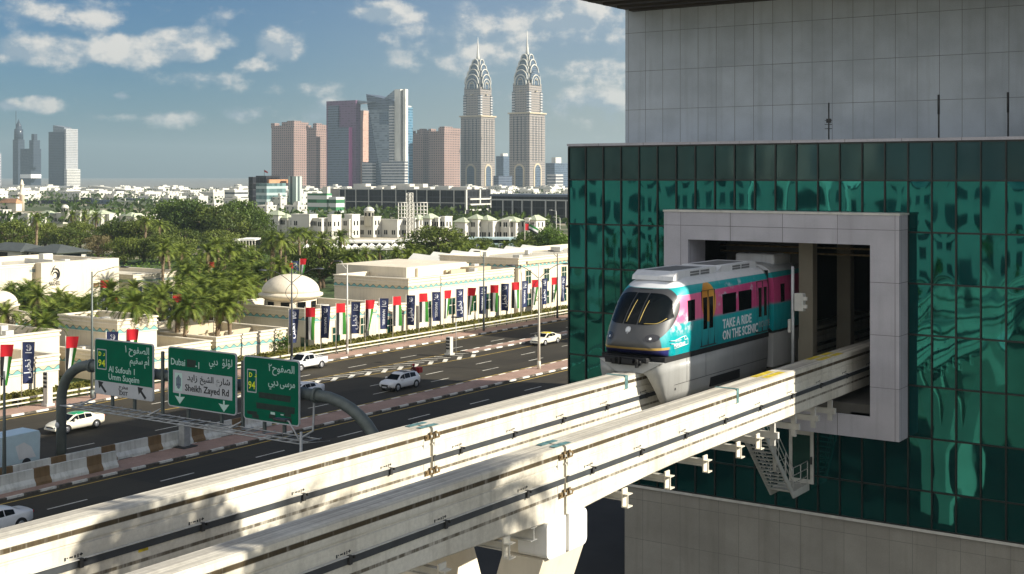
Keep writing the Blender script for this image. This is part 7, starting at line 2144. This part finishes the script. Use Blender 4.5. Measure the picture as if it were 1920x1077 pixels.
def cupola(t, px, top, base, D, r):
    xc = (px - CX) * D / F; X, Y = CS * xc - SN * D, SN * xc + CS * D
    zt, zb = H + (HY - top) * D / F, H + (HY - base) * D / F
    MB().lathe([(r, zb - 3), (r, zt - r * .95), (r * 1.12, zt - r * .9), (r * 1.12, zt - r * .75)] + [(r * math.cos(R(90 * k / 6)), zt - r * .75 + r * .75 * math.sin(R(90 * k / 6))) for k in range(6)] + [(.01, zt)], (X, Y, 0), 16).build('cupola', M['white_city'], t)
    for k in range(8):
        a = 2 * PI * k / 8; c_, s_ = math.cos(a), math.sin(a)
        mb = MB(); q = Vector((X + c_ * (r + .02), Y + s_ * (r + .02), 0)); tv = Vector((-s_, c_, 0)) * r * .2
        mb.add([q - tv + Vector((0, 0, zb + .3)), q + tv + Vector((0, 0, zb + .3)), q + tv + Vector((0, 0, zt - r * 1.2)), q - tv + Vector((0, 0, zt - r * 1.2))], [(0, 1, 2, 3)])
        mb.build('cupola_window', M['glass_dark'], t)
cupola(vt, 692, 388, 407, 438, 1.7)
villa('white villa half hidden by the lattice mast', [(752, 778, 790, 411, 0), (772, 785, 795, 405, 1)], 436)
villa('white villa with a raised hip roofed turret right of the lattice mast', [(793, 806, 822, 403, 1), (815, 822, 833, 410, 0), (826, 834, 848, 408, 0)], 425)
villa('white villa with a square hip roofed bay in the middle of the villa row', [(852, 872, 876, 410, 1), (874, 924, 936, 417, 0), (878, 896, 904, 404, 1), (900, 915, 928, 406, 1)], 420)
villa('white villa with a sunlit right wall behind the waving flag', [(932, 967, 985, 409, 1), (940, 955, 965, 414, 0)], 420)
villa('tall white villa with a hip roof closing the villa row beside the charcoal glass block', [(990, 1005, 1022, 406, 1), (984, 992, 1000, 411, 0)], 420)
vt = villa('far white villa with a round cupola behind the round trees', [(100, 118, 130, 401, 0), (73, 92, 108, 397, 1), (126, 150, 165, 398, 0)], 560)
cupola(vt, 122, 384, 399, 560, 1.5)
villa('far white villa with three green hip roofs right of the cupola villa', [(174, 190, 212, 396, 1), (186, 190, 202, 402, 0), (200, 205, 226, 403, 0), (160, 168, 176, 397, 1)], 520)
villa('far white villa with a deep shaded gable left of the tall dark trees', [(249, 252, 268, 402, 1), (226, 246, 262, 400, 1), (262, 266, 300, 405, 0)], 520)
villa('far white villa partly hidden at the photo edge below the minaret', [(-12, 6, 20, 395, 0), (10, 14, 30, 402, 0)], 560)
villa('far shaded villa with dark pool netting between the minaret and the tall palms', [(30, 52, 58, 402, 0), (52, 72, 80, 404, 0)], 540)

# flyover wall, tents, buses and mast
def wallseg(mb, p, q, h0, h1, th=.5):
    d = (q - p).normalized(); n = Vector((-d.y, d.x, 0)) * th / 2
    vs = [p + n, p - n, q - n, q + n]; vs = [tuple(v) for v in vs] + [(*(v.xy), h0 if i < 2 else h1) for i, v in enumerate(vs)]
    mb.add(vs, [(3, 2, 1, 0), (4, 5, 6, 7), (0, 1, 5, 4), (1, 2, 6, 5), (2, 3, 7, 6), (3, 0, 4, 7)])
t = thing('flyover_parapet', 'long grey concrete flyover wall running behind the small palms', 'wall', at(900, 462, 0))
mb = MB(); A, B, C_ = at(640, 464, 0), at(860, 464, 0), at(1080, 466, 0)
wallseg(mb, A, B, 1.0, 2.5); wallseg(mb, B, C_, 2.5, 3.2)
mb.build('parapet', M['wall_grey'], t)
structure(MB().add([at(640, 459, 0) + Vector((0, 0, .6)), at(860, 460, 0) + Vector((0, 0, 1.2)), at(1080, 461, 0) + Vector((0, 0, 1.6)), at(1080, 452, 0) + Vector((0, 0, 1.6)), at(860, 452, 0) + Vector((0, 0, 1.2)), at(640, 452, 0) + Vector((0, 0, .6))], [(0, 1, 4, 5), (1, 2, 3, 4)]), 'flyover_road', M['cornice'])
def marquee(px0, px1, py, h, d, label, peaks=0):
    p, q = at(px0, py, 0), at(px1, py, 0)
    L_ = (q - p).length; ang = math.atan2(q.y - p.y, q.x - p.x)
    t = thing('white_marquee', label, 'marquee', p, ang, 'white marquees before the villas')
    L0 = Vector(p)
    mb = MB()
    if peaks:
        for k in range(peaks):
            a, b = L_ * k / peaks, L_ * (k + 1) / peaks; m = (a + b) / 2
            mb.add([(a, 0, h), (b, 0, h), (b, d, h), (a, d, h), (m, d / 2, h + 1.1), (a, 0, h - .5), (b, 0, h - .5)], [(0, 1, 4), (1, 2, 4), (2, 3, 4), (3, 0, 4), (5, 6, 1, 0)])
    else: mb.box(0, L_, 0, d, h, h + .45)
    link('canvas', mb.mesh('canvas', M['canvas']), t, L0)
    mb = MB()
    for k in range(6): link('post', MB().tube([(L_ * k / 5, .1, 0), (L_ * k / 5, .1, h)], .1, 5).mesh('post', M['pole_cream']), t, L0)
    link('back_wall', MB().box(0.2, L_ - .2, d - .3, d, 0, h - .02).mesh('back_wall', M['white_city'] if peaks else M['dark_metal']), t, L0)
marquee(565, 668, 486, 2.6, 7, 'scalloped white marquee behind the dome', 8)
marquee(625, 735, 474, 2.6, 9, 'flat white carport roof with a dark open side', 0)
marquee(672, 760, 486, 2.8, 6, 'scalloped white marquee above the largest cream block', 6)
marquee(740, 835, 468, 2.2, 8, 'flat pale roof before the lattice mast', 0)
marquee(420, 446, 478, 3.6, 6, 'small flat roofed kiosk between the grove and the avenue palms', 0)
marquee(450, 478, 482, 4.2, 8, 'white gatehouse with a flat roof beside the avenue palms', 0)
for px, py, lab in ((918, 466, 'long pale coach parked before the flyover wall'), (996, 466, 'pale coach beside the bright green tree')):
    p = at(px, py, 0); t = thing('parked_coach', lab, 'coach', p, R(32), 'coaches parked before the flyover')
    link('body', MB().rbox(-6, 6, -1.25, 1.25, .4, 3.3, .15).mesh('body', M['van_blue']), t, p)
    link('window_band', MB().box(-5.6, 5.8, -1.262, 1.262, 1.6, 2.6).mesh('window_band', M['glass_dark']), t, p)
    for wx in (-3.8, 3.9): link('wheel', MB().lathe([(0, -1.28), (.5, -1.28), (.5, 1.28), (0, 1.28)], (wx, 0, .5), 14, axis='y').mesh('wheel', M['black']), t, p)
p = at(768, 455, 0)
t = thing('lattice_mast', 'white square lattice mast standing before the charcoal office block', 'mast', p)
mb = MB(); hh, s = 15.6, .72
for sx in (-1, 1):
    for sy in (-1, 1): mb.box(p.x + sx * s - .09, p.x + sx * s + .09, p.y + sy * s - .09, p.y + sy * s + .09, 0, hh)
for k in range(12):
    z0, z1 = hh * k / 12, hh * (k + 1) / 12
    for sy in (-1, 1):
        mb.tube([(p.x - s, p.y + sy * s, z0), (p.x + s, p.y + sy * s, z1)], .08, 4).tube([(p.x - s, p.y + sy * s, z1), (p.x + s, p.y + sy * s, z1)], .06, 4)
        mb.tube([(p.x + sy * s, p.y - s, z1), (p.x + sy * s, p.y + s, z0)], .08, 4).tube([(p.x + sy * s, p.y - s, z1), (p.x + sy * s, p.y + s, z1)], .06, 4)
mb.build('lattice', M['truss'], t)
for px0, px1, lab in ((747, 764, 'white scaffold grid left of the lattice mast'), (776, 801, 'white scaffold grid right of the lattice mast')):
    D = 470; a = Vector((0, 0, 0))
    def PT(px):
        xc = (px - CX) * D / F; return Vector((CS * xc - SN * D, SN * xc + CS * D, 0))
    a, b = PT(px0), PT(px1); n = int(round((px1 - px0) / 6))
    t = thing('scaffold_grid', lab, 'scaffold', a, 0, 'scaffold grids')
    mb = MB()
    for k in range(n + 1):
        q = a.lerp(b, k / n); mb.box(q.x - .12, q.x + .12, q.y - .12, q.y + .12, 0, 11.2)
    for k in range(6):
        z = 4.4 + k * 1.35; mb.tube([(a.x, a.y, z), (b.x, b.y, z)], .16, 4)
    mb.build('scaffold_tube', M['truss'], t)
for px, top, lab in ((1043, 396, 'thin street lamp before the charcoal glass block'), (1050, 409, 'curved arm street lamp at the glass corner'), (838, 430, 'thin lamp post on the flyover before the middle villas'), (802, 425, 'thin lamp post on the flyover before the turret villa'), (956, 428, 'thin lamp post on the flyover before the flag villa'), (1011, 424, 'thin lamp post before the last villa')):
    p = at(px, 462, 0); h = H + (HY - top) * dist(p.x, p.y) / F
    t = thing('street_lamp', lab, 'street lamp', p, 0, 'lamps on the flyover')
    MB().tube([(p.x, p.y, 0), (p.x, p.y, h), (p.x - 1.2, p.y - .8, h + .25)], [.13, .08, .06], 6).build('pole', M['steel_light'], t)
    MB().rbox(p.x - 1.9, p.x - 1.0, p.y - 1.1, p.y - .6, h + .2, h + .35, .04).build('lamp_head', M['steel_light'], t)
# rows of small houses that read as one mass far away
rr = random.Random(99); mb = MB()
for _ in range(260):
    px = rr.uniform(-60, 1080); py = 330 + F * H / rr.uniform(1050, 1700)
    p = at(px, py, 0); w, d, h = rr.uniform(8, 22), rr.uniform(8, 22), rr.uniform(4, 8)
    mb.box(p.x - w, p.x, p.y, p.y + d, 0, h)
    if rr.random() < .6: mb.box(p.x - w * .7, p.x - w * .3, p.y + d * .3, p.y + d * .7, h, h + rr.uniform(1, 2.5))
o = mb.build('distant_houses', FM['house'], None, (0, 0, 0)); o['kind'] = 'stuff'
mb = MB(); rg = random.Random(31)
for _ in range(4200):
    p = at(rg.uniform(-60, 1080), 330 + F * H / rg.uniform(460, 1700), 0)
    q = noise.noise(Vector((p.x * .012, p.y * .012, 4)))
    if q < 0: continue
    for k in range(6): leaf(mb, p + Vector((rg.gauss(0, 1.6), rg.gauss(0, 1.6), rg.uniform(1, 6))), 2.6, rg)
o = mb.build('distant_foliage', M['leaf_dark'], None, (0, 0, 0)); o['kind'] = 'stuff'

# ------------------------------------------------------------------ behind the viewer: what the mirror glass shows, and unseen trees added to shade the beams
FM['hotel'] = facade('cream_hotel', (0.74, 0.72, 0.66), (0.10, 0.13, 0.15), 6.5, 11.0, (.22, .72), (.25, .8))
hz = tower('cream hotel block with balconies seen only in the mirror glass', FM['hotel'], (-150, -92, -150, -112, 46), None, 'hotel', 'hotel_block')
bx(hz, 'lower_wing', FM['hotel'], -91.9, -48, -142, -118, 0, 22)
tower('white apartment tower mirrored in the glass facade', FM['balcony'], (-205, -165, -170, -140, 70), None, 'apartment tower', 'apartment_tower')
tower('pale apartment block mirrored low in the glass facade', FM['citywhite'], (-40, 8, -150, -125, 30), None, 'apartment block', 'apartment_block')
for i, (x, y) in enumerate(((-120, -78), (-104, -84), (-88, -76), (-74, -88), (-60, -70), (-46, -82), (-133, -66), (-96, -58), (-70, -52), (-52, -48), (-30, -60), (-20, -80))):
    palm(x, y, (2, 4)[i % 2], 1.15, i, 'date palm in the forecourt behind the viewer, mirrored in the glass', 'palms behind the viewer')
structure(MB().box(-150, 30, -62, -44, -.2, .018), 'forecourt_road', M['asphalt'])
structure(MB().box(-150, 30, -100, -92, -.2, .018), 'forecourt_path', M['station_paving'])
structure(MB().box(-160, 40, -110, 5, -.2, .012), 'plaza_paving', pm('sandy_plaza_paving', (.42, .36, .25), .9, .3, .06))
tall = palm_mesh(90, 21.0, 80, 3.3)
shade = tree_mesh(91, 8.6, 26.8, 21.0, 'leaf_olive', 22000, .42, 34)  # dense crown shaped to cast soft shade from out of view
t = thing('shade_tree', 'unseen very tall slender olive tree added to throw soft shade on the beams', 'tree', (-.2, 30.8, 0))
for nm, me in zip(('trunk', 'crown'), shade):
    o = bpy.data.objects.new(nm, me); COL.objects.link(o); o.parent = t
for i, (x, y, s) in enumerate(((-.4, 35.6, 1.1), (-.2, 26.2, 1.0))):  # unseen palms added as further shade casters for the beams
    t = thing('shade_palm', ORD[i] + ' unseen very tall palm added to shade the beams, counting from the station', 'palm tree', (x, y, 0), i * 1.3, 'unseen tall palms shading the track')
    t.scale = (s, s, s)
    for nm, me in zip(('trunk', 'crown'), tall):
        o = bpy.data.objects.new(nm, me); COL.objects.link(o); o.parent = t

# ------------------------------------------------------------------ the hazy air
hm = bpy.data.materials.new('warm_haze'); hm.use_nodes = True
nt = hm.node_tree; nt.nodes.clear()
out = nt.nodes.new('ShaderNodeOutputMaterial'); pv = nt.nodes.new('ShaderNodeVolumePrincipled')
pv.inputs['Color'].default_value = (0.55, 0.70, 0.76, 1); pv.inputs['Density'].default_value = 0.00013
pv.inputs['Anisotropy'].default_value = 0.2
nt.links.new(pv.outputs[0], out.inputs['Volume'])
hz_ = MB().box(-9200, 9200, -9200, 9200, -1.3, 300).build('haze', hm, None, (0, 0, 0)); hz_['kind'] = 'stuff'
